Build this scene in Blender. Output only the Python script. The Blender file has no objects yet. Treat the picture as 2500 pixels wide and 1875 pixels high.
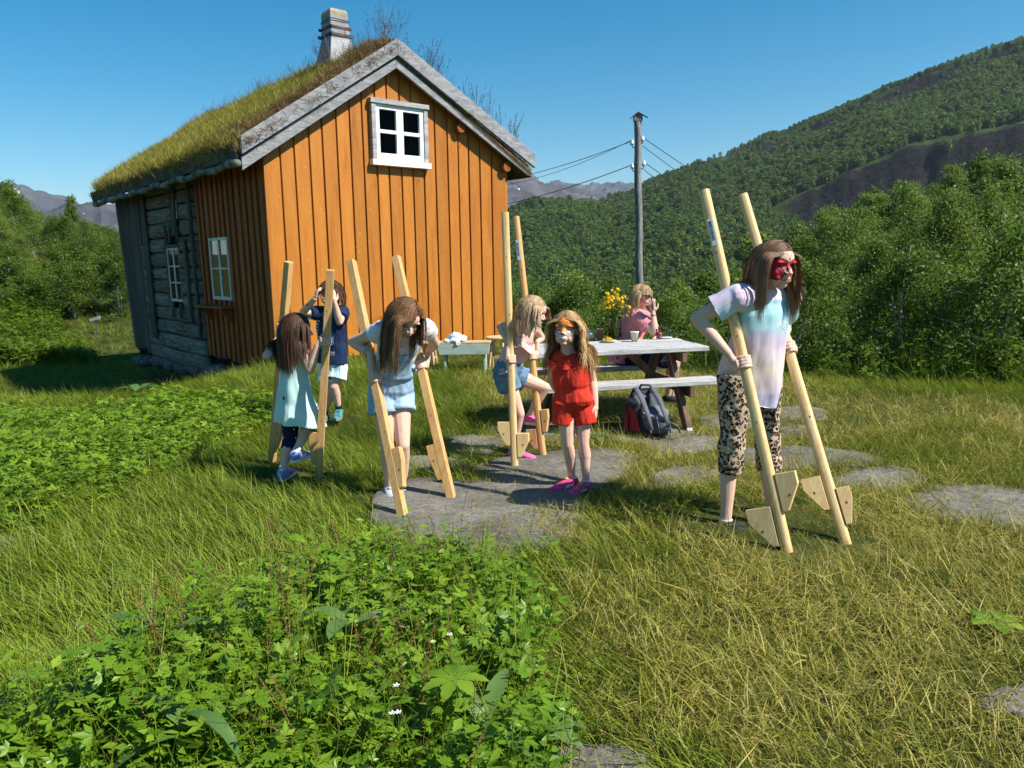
import bpy, bmesh, math, random
import numpy as np
from mathutils import Vector, Matrix, noise as mnoise
rng = np.random.default_rng(7)
random.seed(7)
SC = bpy.context.scene
COL = SC.collection
rad = math.radians

# ------------------------------------------------------------------ camera, sky, sun, exposure
F_PX, PITCH, ROLL, CAM_Z = 1850.0, 9.5, 1.3, 1.5
_p, _a = rad(90 - PITCH), rad(-ROLL)
CR = (Matrix.Rotation(_p, 3, 'X') @ Matrix.Rotation(_a, 3, 'Z'))
cam_d = bpy.data.cameras.new('camera'); cam = bpy.data.objects.new('camera', cam_d); COL.objects.link(cam)
cam_d.sensor_fit = 'HORIZONTAL'; cam_d.sensor_width = 36.0; cam_d.lens = 36.0 * F_PX / 2500.0
cam_d.clip_start = 0.05; cam_d.clip_end = 20000
cam.matrix_world = Matrix.Translation((0, 0, CAM_Z)) @ CR.to_4x4()
SC.camera = cam

SUN_EL, SUN_AZ = 46.0, 24.0           # elevation; degrees from +X towards -Y
sdir = Vector((math.cos(rad(SUN_EL)) * math.cos(rad(SUN_AZ)), -math.cos(rad(SUN_EL)) * math.sin(rad(SUN_AZ)), math.sin(rad(SUN_EL))))
world = bpy.data.worlds.new('World'); SC.world = world; world.use_nodes = True
wn = world.node_tree; bg = wn.nodes['Background']
sky = wn.nodes.new('ShaderNodeTexSky'); sky.sky_type = 'NISHITA'; sky.sun_disc = False
sky.sun_elevation = rad(SUN_EL); sky.sun_rotation = rad(90 + SUN_AZ)
sky.altitude = 300; sky.air_density = 1.0; sky.dust_density = 0.0; sky.ozone_density = 3.0
hs_ = wn.nodes.new('ShaderNodeHueSaturation'); hs_.inputs['Saturation'].default_value = 1.5; hs_.inputs['Hue'].default_value = 0.485
wn.links.new(sky.outputs[0], hs_.inputs['Color']); wn.links.new(hs_.outputs[0], bg.inputs[0]); bg.inputs[1].default_value = 0.078
sl = bpy.data.lights.new('sun', 'SUN'); sl.energy = 5.0; sl.angle = rad(0.53); sl.color = (1.0, 0.95, 0.87)
sun = bpy.data.objects.new('sun', sl); COL.objects.link(sun); sun.rotation_euler = sdir.to_track_quat('Z', 'Y').to_euler()
SC.view_settings.view_transform = 'Standard'; SC.view_settings.look = 'None'
SC.view_settings.exposure = 0.75; SC.view_settings.gamma = 1.0; SC.view_settings.use_curve_mapping = False
cy = SC.cycles; cy.max_bounces = 6; cy.diffuse_bounces = 3; cy.glossy_bounces = 2; cy.transmission_bounces = 4
cy.transparent_max_bounces = 8; cy.volume_bounces = 0; cy.caustics_reflective = False; cy.caustics_refractive = False
cy.use_denoising = True; cy.sample_clamp_indirect = 4.0

def ray(u, v):                        # direction through a point of the photograph, scaled to unit depth
    d = CR @ Vector(((u - 1250) / F_PX, -(v - 937.5) / F_PX, -1.0)); return d / d.y
def at(u, v, Y): return Vector((0, 0, CAM_Z)) + ray(u, v) * Y
def onz(u, v, z=0.0):
    d = ray(u, v); return Vector((0, 0, CAM_Z)) + d * ((z - CAM_Z) / d.z)

# ------------------------------------------------------------------ objects
def mesh_of(name, verts, faces, mats=(), smooth=False, midx=None):
    me = bpy.data.meshes.new(name); me.from_pydata([tuple(v) for v in verts], [], faces)
    for m in mats: me.materials.append(m)
    if midx is not None: me.polygons.foreach_set('material_index', midx)
    if smooth: me.polygons.foreach_set('use_smooth', [True] * len(me.polygons))
    me.update(); return me
def root_loc(p):
    while p is not None and p.parent is not None: p = p.parent
    return Vector(p.location) if p is not None else Vector((0, 0, 0))
def link(name, me, parent=None):
    o = bpy.data.objects.new(name, me); COL.objects.link(o)
    if parent is not None: o.parent = parent
    return o
def tag(o, label=None, cat=None, group=None, kind=None):
    if label: o['label'] = label
    if cat: o['category'] = cat
    if group: o['group'] = group
    if kind: o['kind'] = kind
    return o
def thing(name, label, cat, loc=(0, 0, 0), group=None):
    o = bpy.data.objects.new(name, None); o.empty_display_size = 0.1; COL.objects.link(o)
    o.location = loc; return tag(o, label, cat, group)
def copy_tree(o, parent=None):
    c = o.copy(); COL.objects.link(c); c.parent = parent
    for ch in list(o.children): copy_tree(ch, c)
    return c

def smoothstep(a, b, x):
    t = np.clip((np.asarray(x, float) - a) / (b - a), 0, 1); return t * t * (3 - 2 * t)

def basis(d, up=(0, 0, 1)):
    d = Vector(d).normalized(); up = Vector(up)
    s = up.cross(d)
    if s.length < 1e-4: s = Vector((1, 0, 0)).cross(d)
    s.normalize(); return s, d.cross(s).normalized(), d

class MB:
    """collects shapes and links them as one mesh (world coordinates)"""
    def __init__(s): s.v = []; s.f = []
    def add(s, vs, fs):
        n = len(s.v); s.v += [Vector(v) for v in vs]; s.f += [tuple(i + n for i in f) for f in fs]; return s
    def prism8(s, q):                 # eight corners: bottom loop 0-3, top loop 4-7
        return s.add(q, [(0, 3, 2, 1), (4, 5, 6, 7), (0, 1, 5, 4), (1, 2, 6, 5), (2, 3, 7, 6), (3, 0, 4, 7)])
    def obox(s, c, ax, ay, az):       # centre, three half-axes
        c, ax, ay, az = Vector(c), Vector(ax), Vector(ay), Vector(az)
        return s.prism8([c - ax - ay - az, c + ax - ay - az, c + ax + ay - az, c - ax + ay - az,
                         c - ax - ay + az, c + ax - ay + az, c + ax + ay + az, c - ax + ay + az])
    def bar(s, a, b, w, t, up=(0, 0, 1)):   # rectangular bar from a to b, w across (along side), t along up
        a, b = Vector(a), Vector(b); x, y, d = basis(b - a, up)
        return s.obox((a + b) / 2, x * (w / 2), y * (t / 2), (b - a) / 2)
    def tube(s, pts, r, seg=8, cap=True, flat=1.0, up=(0, 0, 1)):
        pts = [Vector(p) for p in pts]; n = len(pts); rs = list(r) if hasattr(r, '__len__') else [r] * n
        vs = []; fs = []; x = None
        for i, p in enumerate(pts):
            d = (pts[min(i + 1, n - 1)] - pts[max(i - 1, 0)]).normalized()
            if x is None: x = basis(d, up)[0]
            else:
                x = x - d * x.dot(d); x.normalize()
            y = d.cross(x)
            for k in range(seg):
                a = 2 * math.pi * k / seg; vs.append(p + (x * math.cos(a) + y * math.sin(a) * flat) * rs[i])
        for i in range(n - 1):
            for k in range(seg):
                k2 = (k + 1) % seg; fs.append((i * seg + k, i * seg + k2, (i + 1) * seg + k2, (i + 1) * seg + k))
        if cap: fs += [tuple(reversed(range(seg))), tuple(range((n - 1) * seg, n * seg))]
        return s.add(vs, fs)
    def caps(s, a, b, ra, rb, seg=12, ring=4):      # tapered capsule
        a, b = Vector(a), Vector(b)
        if (b - a).length < 1e-6: b = a + Vector((0, 0, 1e-4))
        d = (b - a).normalized(); pts = []; rs = []
        for i in range(ring + 1):
            t = math.pi / 2 * i / ring
            pts.append(a - d * ra * math.cos(t)); rs.append(max(ra * math.sin(t), ra * 0.05))
        for i in range(ring + 1):
            t = math.pi / 2 * i / ring
            pts.append(b + d * rb * math.sin(t)); rs.append(max(rb * math.cos(t), rb * 0.05))
        x, y, _ = basis(d); vs = []; fs = []; n = len(pts)
        for i, p in enumerate(pts):
            for k in range(seg):
                q = 2 * math.pi * k / seg; vs.append(p + (x * math.cos(q) + y * math.sin(q)) * rs[i])
        for i in range(n - 1):
            for k in range(seg):
                k2 = (k + 1) % seg; fs.append((i * seg + k, i * seg + k2, (i + 1) * seg + k2, (i + 1) * seg + k))
        fs += [tuple(reversed(range(seg))), tuple(range((n - 1) * seg, n * seg))]
        return s.add(vs, fs)
    def chain(s, pts, rs, seg=12):
        for i in range(len(pts) - 1): s.caps(pts[i], pts[i + 1], rs[i], rs[i + 1], seg)
        return s
    def ell(s, c, r, R=None, nu=16, nv=10):         # ellipsoid, R = 3x3 axes
        c = Vector(c); R = R or Matrix.Identity(3); vs = []; fs = []
        for j in range(1, nv):
            t = math.pi * j / nv
            for i in range(nu):
                q = 2 * math.pi * i / nu
                vs.append(c + R @ Vector((r[0] * math.sin(t) * math.cos(q), r[1] * math.sin(t) * math.sin(q), r[2] * math.cos(t))))
        top = len(vs); vs.append(c + R @ Vector((0, 0, r[2]))); vs.append(c - R @ Vector((0, 0, r[2])))
        for j in range(nv - 2):
            for i in range(nu):
                i2 = (i + 1) % nu; fs.append((j * nu + i, (j + 1) * nu + i, (j + 1) * nu + i2, j * nu + i2))
        for i in range(nu):
            i2 = (i + 1) % nu; fs.append((top, i, i2)); fs.append((top + 1, (nv - 2) * nu + i2, (nv - 2) * nu + i))
        return s.add(vs, fs)
    def rings(s, rs, cap=True):       # loft over point rings
        n = len(rs[0]); vs = [p for r in rs for p in r]; fs = []
        for i in range(len(rs) - 1):
            for k in range(n):
                k2 = (k + 1) % n; fs.append((i * n + k, i * n + k2, (i + 1) * n + k2, (i + 1) * n + k))
        if cap: fs += [tuple(reversed(range(n))), tuple(range((len(rs) - 1) * n, len(rs) * n))]
        return s.add(vs, fs)
    def lathe(s, c, prof, seg=20, cap=True):        # prof: (r, z) about a vertical axis at c
        c = Vector(c)
        return s.rings([[c + Vector((r * math.cos(2 * math.pi * k / seg), r * math.sin(2 * math.pi * k / seg), z)) for k in range(seg)] for r, z in prof], cap)
    def build(s, name, mats, parent=None, smooth=False, bevel=0, recalc=True):
        rl = root_loc(parent); mats = mats if isinstance(mats, (list, tuple)) else [mats]
        me = mesh_of(name, [v - rl for v in s.v], s.f, mats, smooth)
        if recalc or bevel:
            bm = bmesh.new(); bm.from_mesh(me); bmesh.ops.recalc_face_normals(bm, faces=bm.faces)
            if bevel: bmesh.ops.bevel(bm, geom=list(bm.edges), offset=bevel, segments=1, affect='EDGES', clamp_overlap=True)
            bm.to_mesh(me); bm.free()
            if smooth: me.polygons.foreach_set('use_smooth', [True] * len(me.polygons))
        return link(name, me, parent)

# ------------------------------------------------------------------ materials
def newmat(name):
    m = bpy.data.materials.new(name); m.use_nodes = True; nt = m.node_tree
    return m, nt, nt.nodes['Principled BSDF']
def N(nt, t, **kw):
    n = nt.nodes.new(t)
    for k, v in kw.items(): setattr(n, k, v)
    return n
def ramp(nt, stops, src=None, interp='LINEAR'):
    r = N(nt, 'ShaderNodeValToRGB'); e = r.color_ramp.elements; r.color_ramp.interpolation = interp
    while len(e) < len(stops): e.new(0.5)
    for el, (p, c) in zip(e, stops): el.position = p; el.color = (*c, 1) if len(c) == 3 else c
    if src is not None: nt.links.new(src, r.inputs[0])
    return r
def coords(nt, kind='Object', scale=(1, 1, 1), rot=(0, 0, 0)):
    tc = N(nt, 'ShaderNodeTexCoord'); mp = N(nt, 'ShaderNodeMapping'); mp.inputs['Scale'].default_value = scale; mp.inputs['Rotation'].default_value = rot
    nt.links.new(tc.outputs[kind], mp.inputs[0]); return mp.outputs[0]
def noise_tex(nt, vec, scale, detail=4, rough=0.55, dist=0.0):
    n = N(nt, 'ShaderNodeTexNoise'); n.inputs['Scale'].default_value = scale; n.inputs['Detail'].default_value = detail
    n.inputs['Roughness'].default_value = rough; n.inputs['Distortion'].default_value = dist
    nt.links.new(vec, n.inputs['Vector']); return n.outputs[0]
def mixc(nt, fac, a, b, mode='MIX'):
    m = N(nt, 'ShaderNodeMix', data_type='RGBA', blend_type=mode)
    for sock, v in ((m.inputs[0], fac), (m.inputs[6], a), (m.inputs[7], b)):
        if isinstance(v, (int, float)): sock.default_value = v
        elif isinstance(v, tuple): sock.default_value = (*v, 1)
        else: nt.links.new(v, sock)
    return m.outputs[2]
def bump(nt, b, h, strength=0.4, dist=0.01):
    n = N(nt, 'ShaderNodeBump'); n.inputs['Strength'].default_value = strength; n.inputs['Distance'].default_value = dist
    nt.links.new(h, n.inputs['Height']); nt.links.new(n.outputs[0], b.inputs['Normal'])
def noisy(name, stops, scale=5, stretch=(1, 1, 1), rot=(0, 0, 0), detail=5, rough=0.7, bstr=0.3, bdist=0.004, spec=0.3, dist=0.0, fine=None, rnd=0.0, kind='Object'):
    """base colour from a ramp over (stretched) noise, plus relief; rnd varies brightness per object"""
    m, nt, b = newmat(name); v = coords(nt, kind, stretch, rot)
    if rnd:
        oi = N(nt, 'ShaderNodeObjectInfo'); ad = N(nt, 'ShaderNodeVectorMath', operation='ADD'); sc = N(nt, 'ShaderNodeVectorMath', operation='SCALE')
        cmb = N(nt, 'ShaderNodeCombineXYZ')
        for i in range(3): nt.links.new(oi.outputs['Random'], cmb.inputs[i])
        nt.links.new(cmb.outputs[0], sc.inputs[0]); sc.inputs['Scale'].default_value = 37.0
        nt.links.new(v, ad.inputs[0]); nt.links.new(sc.outputs[0], ad.inputs[1]); v = ad.outputs[0]
    n = noise_tex(nt, v, scale, detail, 0.6, dist); c = ramp(nt, stops, n).outputs[0]
    if fine:
        f = noise_tex(nt, v, fine[0], 3, 0.6); fr = ramp(nt, [(0.35, (fine[1],) * 3), (0.65, (1, 1, 1))], f)
        c = mixc(nt, 1.0, c, fr.outputs[0], 'MULTIPLY')
    if rnd:
        rr = N(nt, 'ShaderNodeMapRange'); rr.inputs[3].default_value = 1 - rnd; rr.inputs[4].default_value = 1 + rnd
        nt.links.new(oi.outputs['Random'], rr.inputs[0]); hs = N(nt, 'ShaderNodeHueSaturation'); nt.links.new(rr.outputs[0], hs.inputs['Value']); nt.links.new(c, hs.inputs['Color']); c = hs.outputs[0]
    nt.links.new(c, b.inputs['Base Color']); b.inputs['Roughness'].default_value = rough; b.inputs['Specular IOR Level'].default_value = spec
    if bstr: bump(nt, b, n, bstr, bdist)
    return m
def specks(m, scale, lo, hi, col, stretch=(1, 1, 1), amount=.8):
    nt = m.node_tree; b = nt.nodes['Principled BSDF']; old = b.inputs['Base Color'].links[0].from_socket
    n = noise_tex(nt, coords(nt, 'Object', stretch), scale, 3, .6); f = ramp(nt, [(lo, (0, 0, 0)), (hi, (amount,) * 3)], n)
    nt.links.new(mixc(nt, f.outputs[0], old, col), b.inputs['Base Color'])
def flat(name, c, rough=0.5, spec=0.4, metal=0.0):
    m, nt, b = newmat(name); b.inputs['Base Color'].default_value = (*c, 1); b.inputs['Roughness'].default_value = rough
    b.inputs['Specular IOR Level'].default_value = spec; b.inputs['Metallic'].default_value = metal; return m
def glass(name, tint=(1, 1, 1), rough=0.02, mixf=0.12):
    m, nt, b = newmat(name); nt.nodes.remove(b); out = nt.nodes['Material Output']
    g = N(nt, 'ShaderNodeBsdfGlossy'); g.inputs['Roughness'].default_value = rough
    t = N(nt, 'ShaderNodeBsdfTransparent'); t.inputs[0].default_value = (*tint, 1)
    lw = N(nt, 'ShaderNodeLayerWeight'); lw.inputs[0].default_value = 0.12; ad = N(nt, 'ShaderNodeMath', operation='ADD'); ad.use_clamp = True; ad.inputs[1].default_value = mixf
    nt.links.new(lw.outputs['Fresnel'], ad.inputs[0]); mx = N(nt, 'ShaderNodeMixShader')
    nt.links.new(ad.outputs[0], mx.inputs[0]); nt.links.new(t.outputs[0], mx.inputs[1]); nt.links.new(g.outputs[0], mx.inputs[2]); nt.links.new(mx.outputs[0], out.inputs[0]); return m
def foliage(name, stops, trans=0.35, rough=0.5, attr=None, spec=0.25, clump=0.0):
    """leaf: diffuse + translucent; colour from per-leaf attribute 'tint' (0..1) plus per-object random"""
    m, nt, b = newmat(name); out = nt.nodes['Material Output']
    at_ = N(nt, 'ShaderNodeAttribute'); at_.attribute_name = attr or 'tint'
    oi = N(nt, 'ShaderNodeObjectInfo'); ad = N(nt, 'ShaderNodeMath', operation='MULTIPLY_ADD'); ad.inputs[1].default_value = 0.46
    nt.links.new(oi.outputs['Random'], ad.inputs[0]); s2 = N(nt, 'ShaderNodeMath', operation='MULTIPLY'); s2.inputs[1].default_value = 0.54
    nt.links.new(at_.outputs['Fac'], s2.inputs[0]); nt.links.new(s2.outputs[0], ad.inputs[2])
    src = ad.outputs[0]
    if clump:                          # broad patches of a different green over the ground
        v = coords(nt, 'Object'); nn = noise_tex(nt, v, clump, 3)
        mm = N(nt, 'ShaderNodeMath', operation='MULTIPLY_ADD'); mm.inputs[1].default_value = 0.9; mm.inputs[2].default_value = -0.45
        nt.links.new(nn, mm.inputs[0]); a3 = N(nt, 'ShaderNodeMath', operation='ADD'); a3.use_clamp = True
        nt.links.new(src, a3.inputs[0]); nt.links.new(mm.outputs[0], a3.inputs[1]); src = a3.outputs[0]
    c = ramp(nt, stops, src)
    nt.links.new(c.outputs[0], b.inputs['Base Color']); b.inputs['Roughness'].default_value = rough; b.inputs['Specular IOR Level'].default_value = spec
    tr = N(nt, 'ShaderNodeBsdfTranslucent'); hs = N(nt, 'ShaderNodeHueSaturation'); hs.inputs['Value'].default_value = 1.15; hs.inputs['Hue'].default_value = 0.49
    nt.links.new(c.outputs[0], hs.inputs['Color']); nt.links.new(hs.outputs[0], tr.inputs[0])
    mx = N(nt, 'ShaderNodeMixShader'); mx.inputs[0].default_value = trans
    nt.links.new(b.outputs[0], mx.inputs[1]); nt.links.new(tr.outputs[0], mx.inputs[2]); nt.links.new(mx.outputs[0], out.inputs[0]); return m
def set_attr(me, name, vals, dom='FACE'):
    a = me.attributes.new(name, 'FLOAT', dom); a.data.foreach_set('value', np.asarray(vals, dtype=np.float32)); return me

# ------------------------------------------------------------------ terrain
def _hash(ix, iy, s):
    h = (ix * 374761393 + iy * 668265263 + s * 974711) & 0xffffffff
    h = ((h ^ (h >> 13)) * 1274126177) & 0xffffffff
    return ((h ^ (h >> 16)) & 0xffff) / 65535.0
def vnoise(x, y, s=0):
    x = np.asarray(x, float); y = np.asarray(y, float); ix = np.floor(x).astype(np.int64); iy = np.floor(y).astype(np.int64)
    fx = x - ix; fy = y - iy; fx = fx * fx * (3 - 2 * fx); fy = fy * fy * (3 - 2 * fy)
    a = _hash(ix, iy, s); b = _hash(ix + 1, iy, s); c = _hash(ix, iy + 1, s); d = _hash(ix + 1, iy + 1, s)
    return (a * (1 - fx) + b * fx) * (1 - fy) + (c * (1 - fx) + d * fx) * fy
def fbm(x, y, s=0, o=4):
    t = 0; a = 0.5; n = 0
    for k in range(o): t = t + a * vnoise(x * 2 ** k, y * 2 ** k, s + k); n += a; a *= 0.5
    return t / n
EDX = [-60, -8, -4.5, -1.2, 0, 1, 2, 3, 4, 5, 7, 12, 30, 80]
EDY = [60, 60, 30, 22, 16.5, 12.6, 10.6, 9.3, 8.3, 7.7, 7.0, 6.0, 3, 0]
def edge_d(x, y): return y - np.interp(x, EDX, EDY)
def height(x, y):
    x = np.asarray(x, float); y = np.asarray(y, float)
    z = 0.05 * (fbm(x * 0.7, y * 0.7, 3, 3) - 0.5) * smoothstep(1.5, 5, np.hypot(x, y))
    dip = -1.1 * smoothstep(-3.3, -6.4, x) * smoothstep(8.2, 12.0, y)
    rise = (2.9 * smoothstep(20.5, 34, y) + 1.6 * smoothstep(36, 80, y)) * smoothstep(-4, -9, x)
    z = z + dip + rise
    z = z + 0.10 * smoothstep(3.4, 2.3, y - 0.25 * x) * smoothstep(0.2, -1.6, x) * smoothstep(-6, -3, x)   # weedy bank in front
    z = z - 0.12 * smoothstep(-0.5, 1.0, x - (y - 12.0) * 0.5) * smoothstep(9, 12, y)
    d = np.maximum(edge_d(x, y), 0)
    mid = -0.42 * np.minimum(d, 8) - 0.14 * np.clip(d - 8, 0, 150) * 1.0
    mid = np.maximum(mid, -24) + 0
    right = -1.5 * smoothstep(0, 6, d) + 0.055 * np.clip(y - 18, 0, 45) + 0.075 * np.clip(x - 11, 0, 40) - 0.22 * np.clip(y - 66, 0, 100)
    right = np.maximum(right, -24)
    r = x / np.maximum(y, 1)
    k = smoothstep(0.2, 0.5, r) * smoothstep(-10, 0, y)
    drop = mid * (1 - k) + right * k
    drop = np.where(d > 0, drop, 0)
    far = smoothstep(150, 260, np.hypot(x, y))
    return (z + drop + 0.5 * (fbm(x * 0.2, y * 0.2, 9, 3) - 0.5) * smoothstep(0, 10, d)) * (1 - far) - 24 * far
def zt(x, y): return float(height(x, y))

def sinh_axis(n, mx, k): t = np.linspace(-1, 1, n); return np.sinh(t * k) / np.sinh(k) * mx
gx = sinh_axis(261, 9000, 10.6) + 0.3; gy = sinh_axis(261, 9000, 10.6) + 6.0
GX, GY = np.meshgrid(gx, gy); GZ = height(GX, GY)
nx, ny = len(gx), len(gy)
gv = np.stack([GX.ravel(), GY.ravel(), GZ.ravel()], 1)
gf = [(j * nx + i, j * nx + i + 1, (j + 1) * nx + i + 1, (j + 1) * nx + i) for j in range(ny - 1) for i in range(nx - 1)]
m_soil = noisy('soil_and_thatch', [(0.25, (0.02, 0.03, 0.006)), (0.5, (0.055, 0.07, 0.014)), (0.72, (0.12, 0.11, 0.035))], scale=3.0, detail=9, rough=0.9, bstr=0.6, bdist=0.02, fine=(60, 0.45), spec=0.1)
ground = link('ground', mesh_of('ground', gv, gf, [m_soil], True)); tag(ground, kind='structure')

# ---- hills: ribbons of terrain that climb from the valley floor to the ridge seen in the photograph
RID = [(-2200, 330), (-900, 395), (-200, 430), (600, 470), (1100, 525), (1180, 520), (1243, 512), (1283, 494), (1314, 481), (1352, 474), (1397, 469), (1453, 466), (1504, 463), (1549, 458), (1570, 444), (1590, 431),
       (1671, 396), (1706, 383), (1780, 360), (1841, 330), (1865, 322), (1890, 317), (1942, 295), (1993, 276), (2054, 243), (2114, 219), (2165, 199), (2239, 165),
       (2287, 141), (2374, 109), (2462, 84), (2500, 64), (2700, -10), (3200, -150), (4000, -330)]
RID = [(u, v + (20 if u < 1520 else 12)) for u, v in RID]
CLF = [(-2200, 900), (1700, 640), (1830, 530), (1900, 500), (2030, 432), (2195, 357), (2500, 292), (3000, 190), (4000, 50)]
def slope_at(u, v): return ray(u, v).z
us = np.concatenate([np.linspace(1080, 2700, 300), np.linspace(2720, 4000, 60)])
S = np.concatenate([np.linspace(0, .40, 42), np.linspace(.404, .436, 14), np.linspace(.445, .80, 34), np.linspace(.804, .85, 12), np.linspace(.86, 1, 8), [1.08, 1.3, 1.7]])
hv = []
HIN = []
for u in us:
    kr = slope_at(u, np.interp(u, *zip(*RID))); kc = slope_at(u, np.interp(u, *zip(*CLF)))
    Y1 = np.interp(u, [1080, 1243, 1560, 1900, 2500, 4000], [620, 640, 760, 820, 760, 620])
    Y0 = 250.0; zr = CAM_Z + kr * Y1
    sc = 0.42; Yc = Y0 + sc * (Y1 - Y0); hc = 27.0 * smoothstep(1830, 2010, u) * (.75 + .5 * float(fbm(u * .012, u * 0, 15, 3)))
    h2 = 17.0 * (math.exp(-((u - 2215) / 120) ** 2) + .7 * math.exp(-((u - 1990) / 45) ** 2) + .8 * math.exp(-((u - 1862) / 28) ** 2) + .7 * math.exp(-((u - 2420) / 60) ** 2) + .6 * math.exp(-((u - 1330) / 40) ** 2))
    zc = CAM_Z + kc * Yc if u > 1700 else -24 + (zr + 24) * 0.38
    w = smoothstep(1700, 1850, u); zc = (1 - w) * (-24 + (zr + 24) * 0.38) + w * (CAM_Z + kc * Yc)
    for s in S:
        Y = Y0 + min(s, 1.0) * (Y1 - Y0) + max(s - 1, 0) * 420
        wob = .010 * (float(fbm(u * .02, u * 0, 25, 3)) - .5); z84 = zc + (zr - zc) * .76; z = np.interp(s, [0, sc - .008 + wob, sc + .004 + wob, 0.70, .822 - wob, .830 - wob, 1.0, 1.7], [-24, max(zc - hc, -22), zc, zc + (zr - zc) * .50, z84 - h2 * .6, z84 + h2 * .4, zr, zr - 130])
        X = (u - 1250) / F_PX * Y
        n1 = fbm(X * 0.012, Y * 0.012, 21, 4) - 0.5; n2 = abs(fbm(X * 0.03, Y * 0.03, 31, 4) - 0.5)
        env = smoothstep(0, 0.2, s) * smoothstep(1.0, 0.9, s) * (1 - .85 * (u > 1800) * math.exp(-((s - sc) / .04) ** 2)) * (1 - .8 * math.exp(-((s - .826) / .03) ** 2))
        n3 = fbm(X * 0.09, Y * 0.09 + s * 60, 33, 4) - .5; z += env * (n1 * 26 - n2 * 16) + 5.0 * n3 * (u > 1750) * math.exp(-((s - sc) / .03) ** 2) + smoothstep(0.85, 1, s) * (fbm(u * 0.03, 0 * u, 5, 3) - 0.5) * 5
        hv.append((X, Y, float(z)))
ns = len(S); nu_ = len(us)
hf = [(i * ns + j, (i + 1) * ns + j, (i + 1) * ns + j + 1, i * ns + j + 1) for i in range(nu_ - 1) for j in range(ns - 1)]
m_hill, nt, b = newmat('hillside_heath_and_shaded_rock')
v = coords(nt); n1 = noise_tex(nt, v, 0.03, 8); n2 = noise_tex(nt, v, 0.25, 6, 0.7)
geo = N(nt, 'ShaderNodeNewGeometry'); sx = N(nt, 'ShaderNodeSeparateXYZ'); nt.links.new(geo.outputs['True Normal'], sx.inputs[0])
heath = ramp(nt, [(0.3, (0.022, 0.04, 0.012)), (0.55, (0.04, 0.062, 0.018)), (0.75, (0.07, 0.068, 0.036))], n1)
rock = ramp(nt, [(0.3, (0.006, 0.006, 0.007)), (0.6, (0.022, 0.021, 0.021)), (0.8, (0.06, 0.057, 0.054))], n2)  # near-black rock: the shade of the cliffs is put into its colour
steep = ramp(nt, [(0.42, (1, 1, 1)), (0.62, (0, 0, 0))], sx.outputs[2])
nt.links.new(mixc(nt, steep.outputs[0], heath.outputs[0], rock.outputs[0]), b.inputs['Base Color']); b.inputs['Roughness'].default_value = 0.95; b.inputs['Specular IOR Level'].default_value = 0.1
bump(nt, b, n2, 0.8, 2.0)
hill = link('hillside', mesh_of('hillside', hv, hf, [m_hill], True)); tag(hill, kind='structure')
SG = S.copy(); HV = np.array(hv).reshape(nu_, ns, 3)

m_mt, nt, b = newmat('far_mountain_rock_and_snow')
v = coords(nt); n1 = noise_tex(nt, v, 0.006, 10, 0.62); vs_ = coords(nt, scale=(1, 1, 2.2)); n2 = noise_tex(nt, vs_, 0.011, 5, 0.6)
rock = ramp(nt, [(0.32, (0.030, 0.030, 0.036)), (0.5, (0.065, 0.062, 0.068)), (0.70, (0.135, 0.128, 0.128))], n1)
sn = N(nt, 'ShaderNodeAttribute'); sn.attribute_name = 'snow'; sm = N(nt, 'ShaderNodeMath', operation='MULTIPLY_ADD'); sm.inputs[1].default_value = 0.75
nt.links.new(sn.outputs['Fac'], sm.inputs[0]); nt.links.new(n2, sm.inputs[2])
snr = ramp(nt, [(0.86, (0, 0, 0)), (0.9, (1, 1, 1))], sm.outputs[0])
fo = N(nt, 'ShaderNodeAttribute'); fo.attribute_name = 'wooded'
c1 = mixc(nt, fo.outputs['Fac'], rock.outputs[0], (0.05, 0.075, 0.04))
nt.links.new(mixc(nt, snr.outputs[0], c1, (0.8, 0.82, 0.85)), b.inputs['Base Color']); b.inputs['Roughness'].default_value = 0.95; b.inputs['Specular IOR Level'].default_value = 0.05
bump(nt, b, n1, 0.9, 12.0)
def mountain(prof, vb, Y0, Y1, seed, snow=(), label=None):
    us = np.linspace(prof[0][0], prof[-1][0], 150); S = np.linspace(0, 1, 40); vs = []; sn = []; wd = []
    for u in us:
        vr = np.interp(u, *zip(*prof)); kr = slope_at(u, vr)
        for s in np.append(S, 1.15):
            Y = Y0 + s * (Y1 - Y0); X = (u - 1250) / F_PX * Y; sc = min(s, 1)
            zb = CAM_Z + slope_at(u, vb) * Y0; z = zb + (CAM_Z + kr * Y1 - zb) * (sc ** 0.9) - max(s - 1, 0) * (Y1 - Y0) * 2
            sc_ = Y1 / 2200.0
            z += smoothstep(0, 0.3, s) * smoothstep(1, 0.93, s) * (abs(fbm(X * 0.006, Y * 0.004, seed, 5) - 0.5) * -150 + 25) * sc_ + smoothstep(0.9, 1, s) * (fbm(u * 0.06, u * 0, seed, 4) - 0.5) * 9 * sc_
            vs.append((X, Y, float(z))); vv = proj_v(X, Y, z)
            sn.append(max([0.62 * max(0, 1 - ((u - a) / w) ** 2 - ((vv - bb) / h) ** 2) ** 0.5 for a, bb, w, h in snow] + [0])); wd.append(float(smoothstep(vb - 62, vb - 20, vv)))
    n = len(S) + 1; fs = [(i * n + j, (i + 1) * n + j, (i + 1) * n + j + 1, i * n + j + 1) for i in range(len(us) - 1) for j in range(n - 1)]
    me = mesh_of('mountain', vs, fs, [m_mt], True); set_attr(me, 'snow', sn, 'POINT'); set_attr(me, 'wooded', wd, 'POINT')
    o = link('mountain', me); tag(o, kind='structure'); return o
def proj_v(X, Y, Z):
    q = CR.transposed() @ Vector((X, Y, Z - CAM_Z)); return 937.5 - F_PX * q.y / -q.z
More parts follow.
